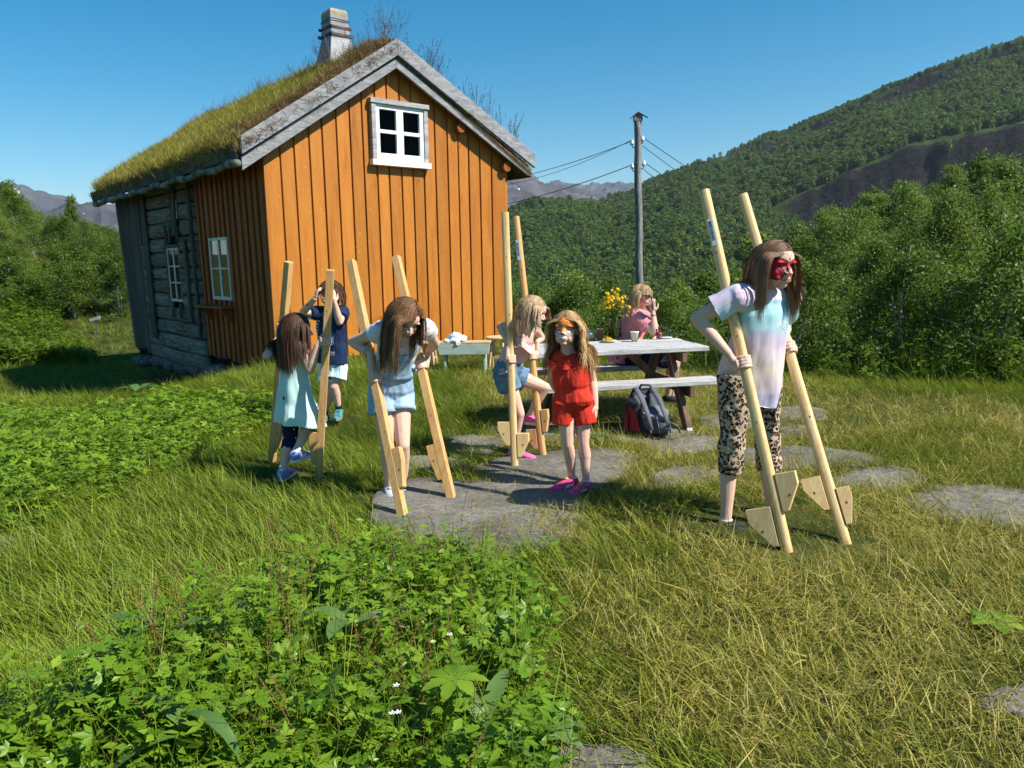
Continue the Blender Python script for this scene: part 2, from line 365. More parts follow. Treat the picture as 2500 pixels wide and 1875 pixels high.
mountain([(1040, 420), (1180, 419), (1240, 424), (1291, 425), (1314, 433), (1334, 448), (1352, 457), (1400, 473), (1500, 500), (1640, 520)], 560, 1500, 2500, 41, [(1268, 479, 7, 3), (1278, 462, 6, 3)])
mountain([(1280, 470), (1345, 455), (1370, 450), (1387, 446), (1408, 446), (1420, 452), (1431, 460), (1478, 463), (1520, 460), (1549, 456), (1600, 456), (1800, 470)], 540, 3000, 4300, 51, [(1368, 453, 11, 3.2), (1406, 457, 5, 3)])
mountain([(-900, 440), (-400, 465), (-150, 455), (0, 462), (60, 462), (83, 459), (119, 465), (155, 476), (202, 492), (224, 501), (268, 508), (300, 511), (420, 523)], 640, 2400, 3600, 61, [(83, 474, 14, 22), (100, 490, 34, 9), (30, 480, 40, 12), (140, 500, 22, 6)])
mountain([(140, 530), (200, 512), (232, 506), (262, 507), (274, 500), (280, 494), (300, 500), (360, 500), (420, 515)], 640, 1500, 2100, 71, [(240, 520, 8, 3)])

# ------------------------------------------------------------------ the cabin
YAW = rad(50.0)
U_ = Vector((math.sin(YAW), math.cos(YAW), 0)); V_ = Vector((-math.cos(YAW), math.sin(YAW), 0)); Z_ = Vector((0, 0, 1)); NF = -V_
HO = Vector((-3.505, 11.29, 0.0))
def hp(s, t, z, off=0.0, side='f'):   # s along the gable wall, t back along the long wall, off outwards
    p = HO + U_ * s + V_ * t + Z_ * z
    return p
WD, LN = 4.52, 8.0
APEX_S, APEX_Z, EAVE_L, EAVE_R = 2.18, 4.60, 2.98, 2.98
def gable_z(s):                        # top of the gable wall under the roof boards
    return np.interp(s, [-0.6, APEX_S, 5.2], [APEX_Z - (APEX_S + 0.6) * 0.625, APEX_Z, APEX_Z - (5.2 - APEX_S) * 0.60])
def wood_mat(name, stops, axis='z', sc=1.0, rough=0.75, rnd=0.12, bstr=0.35, bdist=0.004, fine=None, spec=0.25):
    st = {'x': (0.6, 9, 9), 'y': (9, 0.6, 9), 'z': (9, 9, 0.6)}[axis]
    return noisy(name, stops, scale=2.2 * sc, stretch=st, detail=6, rough=rough, bstr=bstr, bdist=bdist, rnd=rnd, dist=0.4, fine=fine, spec=spec)
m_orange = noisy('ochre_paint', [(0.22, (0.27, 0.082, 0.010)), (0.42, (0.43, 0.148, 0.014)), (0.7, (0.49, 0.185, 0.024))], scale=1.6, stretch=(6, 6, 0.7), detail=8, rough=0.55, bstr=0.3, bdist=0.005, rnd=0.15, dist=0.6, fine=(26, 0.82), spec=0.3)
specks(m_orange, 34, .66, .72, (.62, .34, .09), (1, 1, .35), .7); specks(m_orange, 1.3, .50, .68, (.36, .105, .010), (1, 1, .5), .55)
m_orange_dull = noisy('darker_ochre_paint', [(0.25, (0.15, 0.042, 0.008)), (0.48, (0.32, 0.090, 0.012)), (0.75, (0.42, 0.130, 0.018))], scale=1.8, stretch=(6, 6, 0.5), detail=8, rough=0.7, bstr=0.3, bdist=0.004, rnd=0.16, dist=0.6, fine=(22, 0.6))  # darker ochre for the long wall, shelf, brackets and beams
m_grey = noisy('weathered_grey_board', [(0.25, (0.16, 0.16, 0.165)), (0.48, (0.36, 0.36, 0.365)), (0.7, (0.52, 0.52, 0.52))], scale=2.0, stretch=(1, 1, 10), rot=(0, rad(0), 0), detail=8, rough=0.85, bstr=0.4, bdist=0.004, rnd=0.1, dist=0.8, fine=(14, 0.72))
m_log = noisy('old_grey_log', [(0.25, (0.030, 0.028, 0.020)), (0.42, (0.13, 0.128, 0.095)), (0.6, (0.25, 0.255, 0.20)), (0.8, (0.38, 0.39, 0.33))], scale=1.5, stretch=(1.2, 1.2, 9), detail=8, rough=0.9, bstr=0.7, bdist=0.02, rnd=0.25, dist=1.2, fine=(9, 0.45))
m_oldboard = noisy('old_dark_board', [(0.25, (0.035, 0.032, 0.022)), (0.5, (0.10, 0.094, 0.070)), (0.75, (0.18, 0.172, 0.135))], scale=2.0, stretch=(8, 8, 0.6), detail=8, rough=0.9, bstr=0.5, bdist=0.006, rnd=0.25, dist=0.8, fine=(16, 0.5))
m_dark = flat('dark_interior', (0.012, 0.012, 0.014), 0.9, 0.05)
m_white = noisy('white_window_paint', [(0.3, (0.70, 0.70, 0.69)), (0.6, (0.82, 0.82, 0.81))], scale=4, rough=0.45, bstr=0.08)
m_palegreen = noisy('pale_green_window_paint', [(0.3, (0.42, 0.47, 0.40)), (0.6, (0.58, 0.62, 0.54))], scale=5, rough=0.5, bstr=0.08)
m_stone = noisy('grey_stone', [(0.2, (0.06, 0.06, 0.055)), (0.45, (0.15, 0.145, 0.135)), (0.62, (0.22, 0.21, 0.195)), (0.8, (0.32, 0.31, 0.29))], scale=2.5, detail=11, rough=0.9, bstr=0.8, bdist=0.012, fine=(42, 0.55), rnd=0.08, spec=0.15)
m_pane = glass('window_pane', (0.3, 0.33, 0.33), 0.03, 0.0)
m_soilroof = noisy('roof_peat', [(0.3, (0.05, 0.03, 0.016)), (0.6, (0.13, 0.085, 0.04)), (0.8, (0.2, 0.15, 0.07))], scale=6, detail=8, rough=0.95, bstr=0.8, bdist=0.03, spec=0.05)

cabin = thing('cabin', 'ochre wooden cabin with turf roof and old grey log end', 'cabin', HO)
ZB = -0.14
# core walls (dark backing behind the boards), set 30 mm inside
core = MB()
q = [hp(0.06, 0.08, ZB), hp(WD - 0.06, 0.08, ZB), hp(WD - 0.06, LN, -0.5), hp(0.06, LN, -0.5)]
core.prism8(q + [hp(0.06, 0.08, 2.95), hp(WD - 0.06, 0.08, 2.95), hp(WD - 0.06, LN, 2.95), hp(0.06, LN, 2.95)])
core.add([hp(0.06, 0.08, 2.94), hp(WD - 0.06, 0.08, 2.94), hp(APEX_S, 0.08, 4.40), hp(0.06, LN, 2.94), hp(WD - 0.06, LN, 2.94), hp(APEX_S, LN, 4.40)],
         [(0, 1, 2), (3, 5, 4), (0, 2, 5, 3), (1, 4, 5, 2), (0, 3, 4, 1)])
core.build('wall', m_dark, cabin)
# gable boards: under boards and proud cover boards, with openings left for the window
WIN = (1.72, 2.76, 3.10, 3.96)         # gable window frame s0 s1 z0 z1
lean = 0.028                           # the old gable leans a little
def ls(s, z): return s + lean * (z / 3.0)
def front_board(s0, s1, front, back, z0, z1a, z1b):
    b = MB(); f = front; k = back
    q = []
    for t in (-f, -k):
        pass
    b.prism8([hp(ls(s0, z0), -f, z0), hp(ls(s1, z0), -f, z0), hp(ls(s1, z0), -k, z0), hp(ls(s0, z0), -k, z0),
              hp(ls(s0, z1a), -f, z1a), hp(ls(s1, z1b), -f, z1b), hp(ls(s1, z1b), -k, z1b), hp(ls(s0, z1a), -k, z1a)])
    b.build('board', m_orange, cabin, bevel=0.003)
pitch_b = 0.2385; nb = 19
edges = [0.0]
while edges[-1] < WD - 0.12: edges.append(min(edges[-1] + pitch_b * random.uniform(0.9, 1.1), WD))
edges[-1] = WD
for i in range(len(edges) - 1):
    a, c = edges[i], edges[i + 1]; cw = (c - a) * random.uniform(0.83, 0.88)
    zb = ZB + random.uniform(-0.03, 0.05)
    for (s0, s1, fr, bk) in ((a, a + cw, 0.034, 0.006), (a + cw - 0.018, c + 0.018, 0.004, -0.03)):
        segs = [(zb, None)]
        inside = s1 > WIN[0] + 0.04 and s0 < WIN[1] - 0.04
        if inside: segs = [(zb, WIN[2] - 0.06), (WIN[3] + 0.0, None)]
        if inside:
            for e0, e1 in ((s0, WIN[0] + .07), (WIN[1] - .03, s1)):
                e1 = min(e1, s1); e0 = max(e0, s0)
                if e1 - e0 > .012: front_board(e0, e1, fr, bk, WIN[2] - 0.061, WIN[3] + 0.001, WIN[3] + 0.001)
        for z0, z1 in segs:
            za, zc = (gable_z(s0) - 0.01, gable_z(s1) - 0.01) if z1 is None else (z1, z1)
            if s0 < APEX_S < s1 and z1 is None: za = zc = gable_z(s0 + 0.06)
            front_board(s0, s1, fr, bk, z0, za, zc)
# corner boards
MB().prism8([hp(ls(s, z), t, z) for z in (ZB + .02, 3.0) for s, t in ((-.042, -.040), (.012, -.040), (.012, -.006), (-.042, -.006))]).build('corner_board', m_orange, cabin, bevel=.003)
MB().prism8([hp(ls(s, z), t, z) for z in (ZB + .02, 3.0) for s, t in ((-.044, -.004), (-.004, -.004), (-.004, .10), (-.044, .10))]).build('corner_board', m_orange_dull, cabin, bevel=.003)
# windows
def window(o, ax, up, nrm, w, h, mats, cols, rows, bar=0.05, edge=0.06, depth=0.06, mid=0.075, name='window', frame=None, sill=None, inner=None):
    """o = lower left corner on the wall face; mats = (paint, frame wood)"""
    paint, fw = mats
    wn_ = MB()
    def bx(x0, x1, y0, y1, d0, d1, mb): mb.prism8([o + ax * x + up * y + nrm * d for y in (y0, y1) for x, d in ((x0, d1), (x1, d1), (x1, d0), (x0, d0))])
    fr = MB()
    if frame:
        f = frame
        bx(-f, 0, -0.0, h + f, 0, depth, fr); bx(w, w + f, -0.0, h + f, 0, depth - 0.004, fr); bx(-f - 0.02, w + f + 0.02, h + 0.001, h + f, 0, depth + 0.02, fr)
    e = edge
    d1 = depth * 0.7
    bx(0, e, 0, h, 0, d1, wn_); bx(w - e, w, 0, h, 0, d1, wn_); bx(e, w - e, 0, e * 1.3, 0, d1 - 0.002, wn_); bx(e, w - e, h - e, h, 0, d1 - 0.002, wn_)
    cw = (w - 2 * e)
    for c in range(1, cols):
        x = e + cw * c / cols; bx(x - mid / 2, x + mid / 2, e * 1.3, h - e, 0, d1 - 0.004, wn_)
    for r in range(1, rows):
        y = e * 1.3 + (h - 2.3 * e) * r / rows; bx(e, w - e, y - bar / 2, y + bar / 2, 0, d1 - 0.010, wn_)
    win = wn_.build('window', paint, cabin, bevel=0.003)
    if fr.v: fr.build('frame', fw, win, bevel=0.003)
    for r in range(rows):
        for c in range(cols):
            x0 = e + cw * c / cols; x1 = e + cw * (c + 1) / cols; y0 = e * 1.3 + (h - 2.3 * e) * r / rows; y1 = e * 1.3 + (h - 2.3 * e) * (r + 1) / rows
            p = MB(); bx(x0, x1, y0, y1, 0.008, 0.012, p); p.build('pane', m_pane, win)
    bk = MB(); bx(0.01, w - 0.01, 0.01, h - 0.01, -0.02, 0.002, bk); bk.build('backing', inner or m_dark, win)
    if sill:
        s = MB(); s.prism8([o + ax * x + up * y + nrm * d for y in (-0.10, -0.01) for x, d in ((-sill, depth + 0.03), (w + sill, depth + 0.03), (w + sill, 0.0), (-sill, 0.0))]); s.build('sill', paint, win, bevel=0.004)
fo = hp(ls(WIN[0] + 0.07, 3.1), -0.036, WIN[2] - 0.02)
window(fo, (U_ + Z_ * -0.012).normalized(), (Z_ + U_ * 0.012).normalized(), NF, 0.90, 0.84, (m_white, m_grey), 2, 2, bar=0.055, edge=0.075, depth=0.085, mid=0.13, frame=0.075, sill=0.10)
# long left wall: boarded part t 0..3, logs t 3..LN
WL = -U_
tt = 0.0
while tt < 2.93:
    w = 0.235 * random.uniform(0.9, 1.1); cw = w * random.uniform(0.42, 0.52)
    top = 3.02 + 0.012 * tt
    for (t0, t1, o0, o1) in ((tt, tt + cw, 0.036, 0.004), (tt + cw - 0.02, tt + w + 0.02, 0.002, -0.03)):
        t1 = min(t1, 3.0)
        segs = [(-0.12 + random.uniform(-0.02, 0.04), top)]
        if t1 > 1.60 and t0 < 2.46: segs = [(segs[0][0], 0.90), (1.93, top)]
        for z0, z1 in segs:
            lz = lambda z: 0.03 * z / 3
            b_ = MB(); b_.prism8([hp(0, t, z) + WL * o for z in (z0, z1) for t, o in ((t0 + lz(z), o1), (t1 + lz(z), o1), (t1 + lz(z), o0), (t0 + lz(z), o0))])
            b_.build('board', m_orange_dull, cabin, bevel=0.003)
    tt += w
m_refl = glass('side_window_pane', (0.5, 0.55, 0.5), 0.02, 0.3)
_keep = m_pane; m_pane = m_refl
window(hp(0, 2.47, 0.90) + WL * 0.004, -V_, Z_, WL, 0.87, 1.03, (m_palegreen, m_palegreen), 2, 2, bar=0.03, edge=0.045, depth=0.05, mid=0.06, frame=0.0)
m_pane = _keep
# shelf with two brackets under the side window
sh = MB().obox(hp(0, 2.1, 0.79) + WL * 0.13, V_ * 0.62, WL * 0.13, Z_ * 0.018).build('shelf', m_orange_dull, cabin, bevel=0.004)
for t in (1.62, 2.55):
    MB().prism8([hp(0, t + a, z) + WL * o for a in (0, 0.03) for o, z in ((0.035, 0.77), (0.22, 0.77), (0.22, 0.74), (0.035, 0.5))]).build('bracket', m_orange_dull, sh)
# logs of the old end
zl = -0.42; lo = []
while zl < 2.9:
    h = random.uniform(0.22, 0.3); lo.append((zl, min(zl + h, 3.0))); zl += h
for z0, z1 in lo:
    segs = [(3.02, 6.55)]
    if z1 > 0.78 and z0 < 1.84: segs = [(3.02, 4.05), (4.85, 6.55)]
    if z1 > 2.25 and z0 < 2.75: segs = [(3.02, 3.92), (4.30, 6.55)]
    for a, c in segs:
        rings = []; n = 9
        for k in range(n):
            t = a + (c - a) * k / (n - 1); r = (z1 - z0) / 2 * (0.97 + 0.05 * mnoise.noise(Vector((t * 1.7, z0 * 9, 1)))); zz = (z0 + z1) / 2 + 0.018 * mnoise.noise(Vector((t * 0.9, z0 * 5, 4)))
            ring = []
            for j in range(12):
                q = 2 * math.pi * j / 12; cx, cz = math.cos(q), math.sin(q)
                cx = math.copysign(abs(cx) ** 0.6, cx); cz = math.copysign(abs(cz) ** 0.75, cz)
                ring.append(hp(0, t, zz + r * cz) + WL * (0.01 + 0.055 * cx + 0.02 * mnoise.noise(Vector((t * 2.3, z0 * 7, q)))))
            rings.append(ring)
        MB().rings(rings).build('log', m_log, cabin, smooth=True)
# log window with frame boards, loose posts, small vent opening
window(hp(0, 4.83, 0.80) + WL * 0.02, -V_, Z_, WL, 0.74, 1.02, (m_palegreen, m_oldboard), 2, 3, bar=0.025, edge=0.04, depth=0.045, mid=0.05, frame=0.06)
window(hp(0, 4.28, 2.30) + WL * 0.02, -V_, Z_, WL, 0.36, 0.42, (m_oldboard, m_oldboard), 1, 2, bar=0.02, edge=0.04, depth=0.045, frame=0.05)
for (t, z0, z1, w, tilt) in ((3.55, 0.45, 1.95, 0.10, 0.01), (3.98, 2.05, 2.95, 0.16, 0.03), (3.12, 0.2, 3.0, 0.10, 0.0), (4.35, 1.9, 2.2, 0.05, 0.02), (4.65, 1.9, 2.25, 0.05, -0.02), (3.9, 1.9, 2.2, 0.05, 0.02), (4.6, 0.5, 0.78, 0.06, 0.02), (4.1, 0.5, 0.78, 0.06, 0.02), (6.0, 0.0, 2.9, 0.30, 0.0), (6.35, 1.9, 2.9, 0.2, 0.0)):
    MB().bar(hp(0, t, z0) + WL * (0.095 + tilt), hp(0, t, z1) + WL * (0.095 - tilt * 0.3), w, 0.045, WL).build('prop_board', m_oldboard, cabin, bevel=0.004)
# upright boards of the rear lean-to corner
t = 6.55
while t < LN:
    w = random.uniform(0.13, 0.2); ln_ = 0.05 * (t - 6.4)
    z1 = 2.98; z0 = random.uniform(-0.4, -0.28)
    MB().prism8([hp(0, tq + (0.42 * (z / 3.0) if 1 else 0) * ((tq - 6.5) / 1.5), z) + WL * o for z in (z0, z1) for tq, o in ((t, 0.0), (t + w - 0.01, 0.0), (t + w - 0.01, random.choice((0.03, 0.06))), (t, 0.03))]).build('board', m_oldboard, cabin)
    t += w
# foundation stones
for k in range(26):
    t = k * 0.32 + random.uniform(0, .1); r = random.uniform(0.12, 0.2)
    MB().ell(hp(0.05, t, -0.30 - 0.04 * t + random.uniform(-.06, .04)), (0.17, r, r * random.uniform(.6, .9)), Matrix.Rotation(YAW * 0 + random.uniform(-.2, .2), 3, 'Z'), 9, 6).build('foundation_stone', m_stone, cabin)
for k in range(14):
    MB().ell(hp(0.15 + k * 0.32, 0.1, -0.24), (0.19, 0.13, 0.13), Matrix.Rotation(-YAW + 1.57, 3, 'Z'), 9, 6).build('foundation_stone', m_stone, cabin)
# ---- roof
OVF, OVB = 0.26, 0.35                   # overhang at the gable, at the back
EL_S, ER_S = -0.40, 4.98               # eave tips
def rz(s, top=0.0):                    # underside line of the roof in the gable plane
    return (APEX_Z - (APEX_S - s) * 0.625 if s < APEX_S else APEX_Z - (s - APEX_S) * 0.60) + top
roof = MB()
def roof_slab(s_list, z0, z1, t0, t1, mb):
    for i in range(len(s_list) - 1):
        a, c = s_list[i], s_list[i + 1]
        mb.prism8([hp(a, t0, rz(a, z0)), hp(c, t0, rz(c, z0)), hp(c, t1, rz(c, z0)), hp(a, t1, rz(a, z0)), hp(a, t0, rz(a, z1)), hp(c, t0, rz(c, z1)), hp(c, t1, rz(c, z1)), hp(a, t1, rz(a, z1))])
roof_slab([EL_S + 0.02, APEX_S], 0.0, 0.06, -OVF + 0.03, LN + OVB, roof); roof_slab([APEX_S, ER_S - 0.02], 0.0, 0.06, -OVF + 0.03, LN + OVB, roof)
roof_o = roof.build('roof', m_oldboard, cabin)
# purlin ends under the gable
for s, dz in ((3.45, -0.12), (4.45, -0.11), (0.05, -0.10)):
    MB().tube([hp(s, -OVF + 0.10, rz(s, dz - 0.03)), hp(s, 0.1, rz(s, dz - 0.03))], 0.085, 14).build('beam', m_orange_dull, cabin, smooth=False)
# barge boards: upper and lower board on each side
def barge(sa, za, sb, zb_, h, t0, t1, name='barge_board'):
    MB().prism8([hp(sa, -t1, za), hp(sb, -t1, zb_), hp(sb, -t0, zb_), hp(sa, -t0, za), hp(sa, -t1, za + h), hp(sb, -t1, zb_ + h), hp(sb, -t0, zb_ + h), hp(sa, -t0, za + h)]).build(name, m_barge, cabin, bevel=0.004)
m_barge = noisy('silver_barge_board', [(0.25, (0.13, 0.13, 0.135)), (0.48, (0.27, 0.27, 0.28)), (0.72, (0.40, 0.40, 0.41))], scale=1.4, stretch=(3, 3, 14), detail=8, rough=0.8, bstr=0.35, bdist=0.003, rnd=0.06, dist=1.0, fine=(18, 0.75))
AZ = 4.865
barge(EL_S - 0.01, 2.98, APEX_S - 0.002, AZ - 0.225, 0.245, OVF - 0.03, OVF + 0.03)
barge(APEX_S + 0.002, AZ - 0.225, ER_S + 0.03, 3.10, 0.245, OVF - 0.03, OVF + 0.028)
barge(EL_S + 0.0, 2.77, APEX_S - 0.002, AZ - 0.405, 0.19, OVF - 0.08, OVF - 0.031)
barge(APEX_S + 0.002, AZ - 0.405, ER_S - 0.08, 2.955, 0.19, OVF - 0.08, OVF - 0.033)
# eave edge: bark and plank pieces, birch pole with rings
m_birch = noisy('birch_bark_pole', [(0.40, (0.02, 0.02, 0.016)), (0.50, (0.12, 0.13, 0.10)), (0.75, (0.30, 0.32, 0.26))], scale=3.2, stretch=(1.5, 1.5, 1.5), detail=6, rough=0.8, bstr=0.4, bdist=0.01)
t = -OVF + 0.06
while t < LN + OVB - .1:
    w = random.uniform(0.26, 0.38); sg = 0.012 * max(0, t) 
    MB().prism8([hp(EL_S - 0.05 + random.uniform(-.015, .015) + dx, tq, 2.90 + dz - sg * 0) for dz, dx in ((0.03, 0.0), (0.22, -0.03)) for tq, dx2 in ((t, 0), (t + w - 0.02, 0)) for dx in ([dx] if 0 else [dx])] if 0 else
                [hp(EL_S - 0.06, t, 2.93), hp(EL_S - 0.06, t + w - 0.015, 2.93), hp(EL_S - 0.015, t + w - 0.015, 2.93), hp(EL_S - 0.015, t, 2.93),
                 hp(EL_S - 0.10 + random.uniform(-.02, .02), t, 3.13), hp(EL_S - 0.10 + random.uniform(-.02, .02), t + w - 0.015, 3.13), hp(EL_S - 0.03, t + w - 0.015, 3.13), hp(EL_S - 0.03, t, 3.13)]).build('eave_plank', m_oldboard, roof_o, bevel=0.004)
    t += w
MB().tube([hp(EL_S - 0.06, -OVF + 0.04 + i * 0.25, 2.865 + 0.02 * math.sin(i * 1.3)) for i in range(35)], [0.055 + 0.012 * math.sin(i * 2.1) for i in range(35)], 10).build('eave_pole', m_birch, roof_o, smooth=True)
# turf body, lumpy
def turf_side(s0, s1, name):
    ni, nj = 60, 150; vs = []; t0, t1 = -OVF + 0.02, LN + OVB + .05
    for j in range(nj + 1):
        t = t0 + (t1 - t0) * j / nj
        for i in range(ni + 1):
            s = s0 + (s1 - s0) * i / ni
            e = smoothstep(0, 0.05, i / ni) if s0 < s1 else 1
            lump = 0.10 * (fbm(s * 1.6 + 30, t * 1.4, 8, 4) - 0.5) * 2
            th = 0.22 + lump - 0.05 * smoothstep(0.5, 0.0, t) + 0.06 * smoothstep(1.4, 0.2, abs(s - APEX_S))
            edge = smoothstep(0, 0.25, t - t0)
            z = rz(s, 0.05 + th * (0.45 + 0.55 * edge))
            if i == 0: z = rz(s, 0.06)
            vs.append(hp(s, t, z))
    n = ni + 1; fs = [(j * n + i, j * n + i + 1, (j + 1) * n + i + 1, (j + 1) * n + i) for j in range(nj) for i in range(ni)]
    k0 = len(vs)
    for i in range(ni + 1): vs.append(hp(s0 + (s1 - s0) * i / ni, t0, rz(s0 + (s1 - s0) * i / ni, 0.05)))
    fs += [(i, k0 + i, k0 + i + 1, i + 1) for i in range(ni)]
    o = MB().add(vs, fs).build('turf', m_soilroof, roof_o, smooth=True); return vs[:k0], ni, nj
TL = turf_side(EL_S - 0.03, APEX_S, 'l'); TR = turf_side(ER_S, APEX_S, 'r')
# ---- chimney clad in sheet metal
m_tin = noisy('grey_sheet_metal', [(0.3, (0.10, 0.106, 0.118)), (0.5, (0.19, 0.20, 0.215)), (0.7, (0.25, 0.26, 0.275))], scale=4.0, detail=5, rough=0.5, bstr=0.15, bdist=0.01, spec=0.5)
m_mortar = noisy('rough_mortar', [(0.3, (0.20, 0.165, 0.115)), (0.6, (0.36, 0.31, 0.23))], scale=14, detail=8, rough=0.95, bstr=0.9, bdist=0.02)
m_iron = noisy('rusty_iron_band', [(0.35, (0.03, 0.028, 0.028)), (0.65, (0.11, 0.07, 0.055))], scale=9, rough=0.7, bstr=0.3)
CHP = at(820, 150, 13.6)
def ch_ring(z, w, d=None, off=0.0):
    d = d or w; c = Vector((CHP.x + 0.02, CHP.y, z)) + U_ * off
    return [c - U_ * w / 2 - V_ * d / 2, c + U_ * w / 2 - V_ * d / 2, c + U_ * w / 2 + V_ * d / 2, c - U_ * w / 2 + V_ * d / 2]
zc0 = at(835, 180, 13.5).z - 0.25
ztop = at(830, 26, 13.5).z
hc_ = ztop - zc0
ch = MB().rings([ch_ring(zc0, 0.80), ch_ring(zc0 + hc_ * 0.30, 0.56), ch_ring(zc0 + hc_ * 0.64, 0.365), ch_ring(ztop - 0.03, 0.32)]).build('chimney', m_tin, cabin, bevel=0.008)
MB().rings([ch_ring(ztop - 0.10, 0.328), ch_ring(ztop - 0.02, 0.322), ch_ring(ztop + 0.025, 0.27), ch_ring(ztop + 0.03, 0.2)]).build('mortar_cap', m_mortar, ch)
for f, w, hh in ((0.78, 0.362, 0.026), (0.685, 0.385, 0.03), (0.30, 0.575, 0.02)):
    z = zc0 + hc_ * f; mb = MB()
    o_, i_ = ch_ring(z, w), ch_ring(z, w - 0.05)
    for k in range(4): mb.bar((o_[k] + i_[k]) / 2 - (o_[(k + 1) % 4] - o_[k]).normalized() * 0.02, (o_[(k + 1) % 4] + i_[(k + 1) % 4]) / 2 + (o_[(k + 1) % 4] - o_[k]).normalized() * 0.05, 0.03, hh * 1.5)
    mb.build('iron_band', m_iron, ch)
mb = MB().obox(ch_ring(zc0 + hc_ * 0.36, 0.57)[1] - U_ * 0.14 - V_ * 0.01, U_ * 0.13, V_ * 0.02, Z_ * 0.13); mb.build('stone_patch', m_mortar, ch)
for f, off in ((0.86, 0.0), (0.885, 0.01)):
    r_ = ch_ring(zc0 + hc_ * f, 0.348); MB().tube([r_[k] + Z_ * 0.01 * math.sin(k * 3 + off * 100) for k in (0, 1, 2, 3, 0)], 0.004, 5).build('wire_tie', m_iron, ch)
# red chalk figure on the metal
MB().tube([ch_ring(zc0 + hc_ * 0.735, 0.362)[0] + U_ * (0.25 + 0.022 * math.sin(q)) - V_ * 0.004 + Z_ * (0.028 * math.cos(q) + dz) for dz, rng_ in ((0.028, range(0, 10)), (-0.022, range(0, 10))) for q in [rr * 0.34 for rr in rng_]], 0.004, 4).build('painted_mark', flat('red_mark', (0.45, 0.08, 0.06), 0.8), ch)

# ------------------------------------------------------------------ utility pole and wires
m_pole = noisy('grey_weathered_pole', [(0.3, (0.10, 0.10, 0.095)), (0.5, (0.26, 0.255, 0.24)), (0.7, (0.42, 0.41, 0.385))], scale=2.2, stretch=(7, 7, 0.7), detail=8, rough=0.9, bstr=0.6, bdist=0.02, dist=1.0, fine=(12, 0.5))
m_porc = flat('white_porcelain', (0.8, 0.8, 0.78), 0.2, 0.6); m_cap = noisy('red_brown_tin', [(0.3, (0.16, 0.06, 0.05)), (0.7, (0.30, 0.13, 0.11))], scale=6, rough=0.6); m_wire = flat('dark_wire', (0.05, 0.05, 0.055), 0.5)
PY = 22.0
pt, pb_ = at(1556, 287, PY), at(1563, 830, PY); pb_ = pt + (pb_ - pt) * 1.22
up_ = thing('utility_pole', 'grey wooden utility pole with four white insulators behind the picnic table', 'utility pole', (pb_.x, pb_.y, pb_.z))
n = 24; MB().tube([pt.lerp(pb_, i / n) + Vector((0.012 * math.sin(i * 0.9), 0, 0)) for i in range(n + 1)], [0.097 + 0.018 * i / n + 0.004 * math.sin(i * 2.2) for i in range(n + 1)], 14).build('pole', m_pole, up_, smooth=True)
c = pt + Z_ * 0.02
MB().add([c + Vector(p) for p in [(-.23, -.14, -.06), (.05 - .05, -.14, .12), (.27, -.14, -.03), (-.18, .16, -.02), (.05, .16, .15), (.31, .16, 0.0), (-.23, -.14, -.08), (0, -.14, .1), (.27, -.14, -.05), (-.18, .16, -.04), (.05, .16, .13), (.31, .16, -.02)]],
         [(0, 1, 4, 3), (1, 2, 5, 4), (6, 9, 10, 7), (7, 10, 11, 8), (0, 6, 7, 1), (1, 7, 8, 2), (3, 4, 10, 9), (4, 5, 11, 10), (0, 3, 9, 6), (2, 8, 11, 5)]).build('cap', m_cap, up_)
MB().add([c + Vector(p) for p in [(-.10, -.10, -.12), (.13, -.10, -.12), (.13, .10, -.12), (-.10, .10, -.12), (-.10, -.10, .02), (.13, -.10, .03), (.13, .10, .05), (-.10, .10, .04), (.015, -.10, .085), (.03, .10, .11)]], [(0, 1, 5, 8, 4), (3, 7, 9, 6, 2), (0, 4, 7, 3), (1, 2, 6, 5), (0, 3, 2, 1), (4, 8, 9, 7), (8, 5, 6, 9)]).build('cap_block', m_pole, up_)
INS = []
for (u, v, sd) in ((1543, 348, -1), (1569, 339, 1), (1544, 406, -1), (1572, 399, 1)):
    p = at(u, v, PY - 0.02)
    MB().lathe(p, [(0.02, -.065), (.058, -.06), (.052, -.01), (.05, .015), (.032, .03), (.04, .05), (.036, .07), (.012, .078)], 14).build('insulator', m_porc, up_, smooth=True)
    pc = Vector((pt.lerp(pb_, (v - 287) / 660).x, PY, 0))
    MB().tube([p + Z_ * -.06, p + Z_ * -.12 + Vector((-sd * .01, 0, 0)), p + Z_ * -.15 + Vector((-sd * .06, 0, 0)), p + Z_ * -.12 + Vector((-sd * .12, 0, 0)), p + Z_ * -.02 + Vector((-sd * .17, -.02, 0))], 0.014, 6).build('bracket', m_wire, up_)
    INS.append(p + Z_ * 0.04)
def wire(a, b, sag, label, r=0.008):
    pts = [Vector(a).lerp(Vector(b), i / 30) - Z_ * sag * 4 * (i / 30) * (1 - i / 30) for i in range(31)]
    o = MB().tube(pts, r, 5).build('wire', m_wire); tag(o, label, 'wire', 'wires on the utility pole')
lfar = at(1085, 440, 34)
wire(INS[0], at(1100, 452, 36), 0.3, 'higher wire running left from the utility pole to the cabin eave', 0.011)
wire(INS[0] + Z_ * .03, at(1080, 452, 36), 0.55, 'thin slack wire just under the topmost left wire of the pole', 0.008)
wire(INS[2], at(1080, 517, 36), 0.3, 'lower wire running left from the pole in front of the grey mountain', 0.013)
wire(INS[1], at(2150, 660, 62), 0.6, 'topmost wire falling to the right from the upper right insulator', 0.011)
wire(INS[1] + Vector((0.02, 0.1, -0.22)), at(2150, 715, 62), 0.6, 'second wire to the right leaving below the upper right insulator', 0.010)
wire(INS[3], at(2150, 740, 62), 0.6, 'wire falling to the right from the lower right insulator', 0.011)
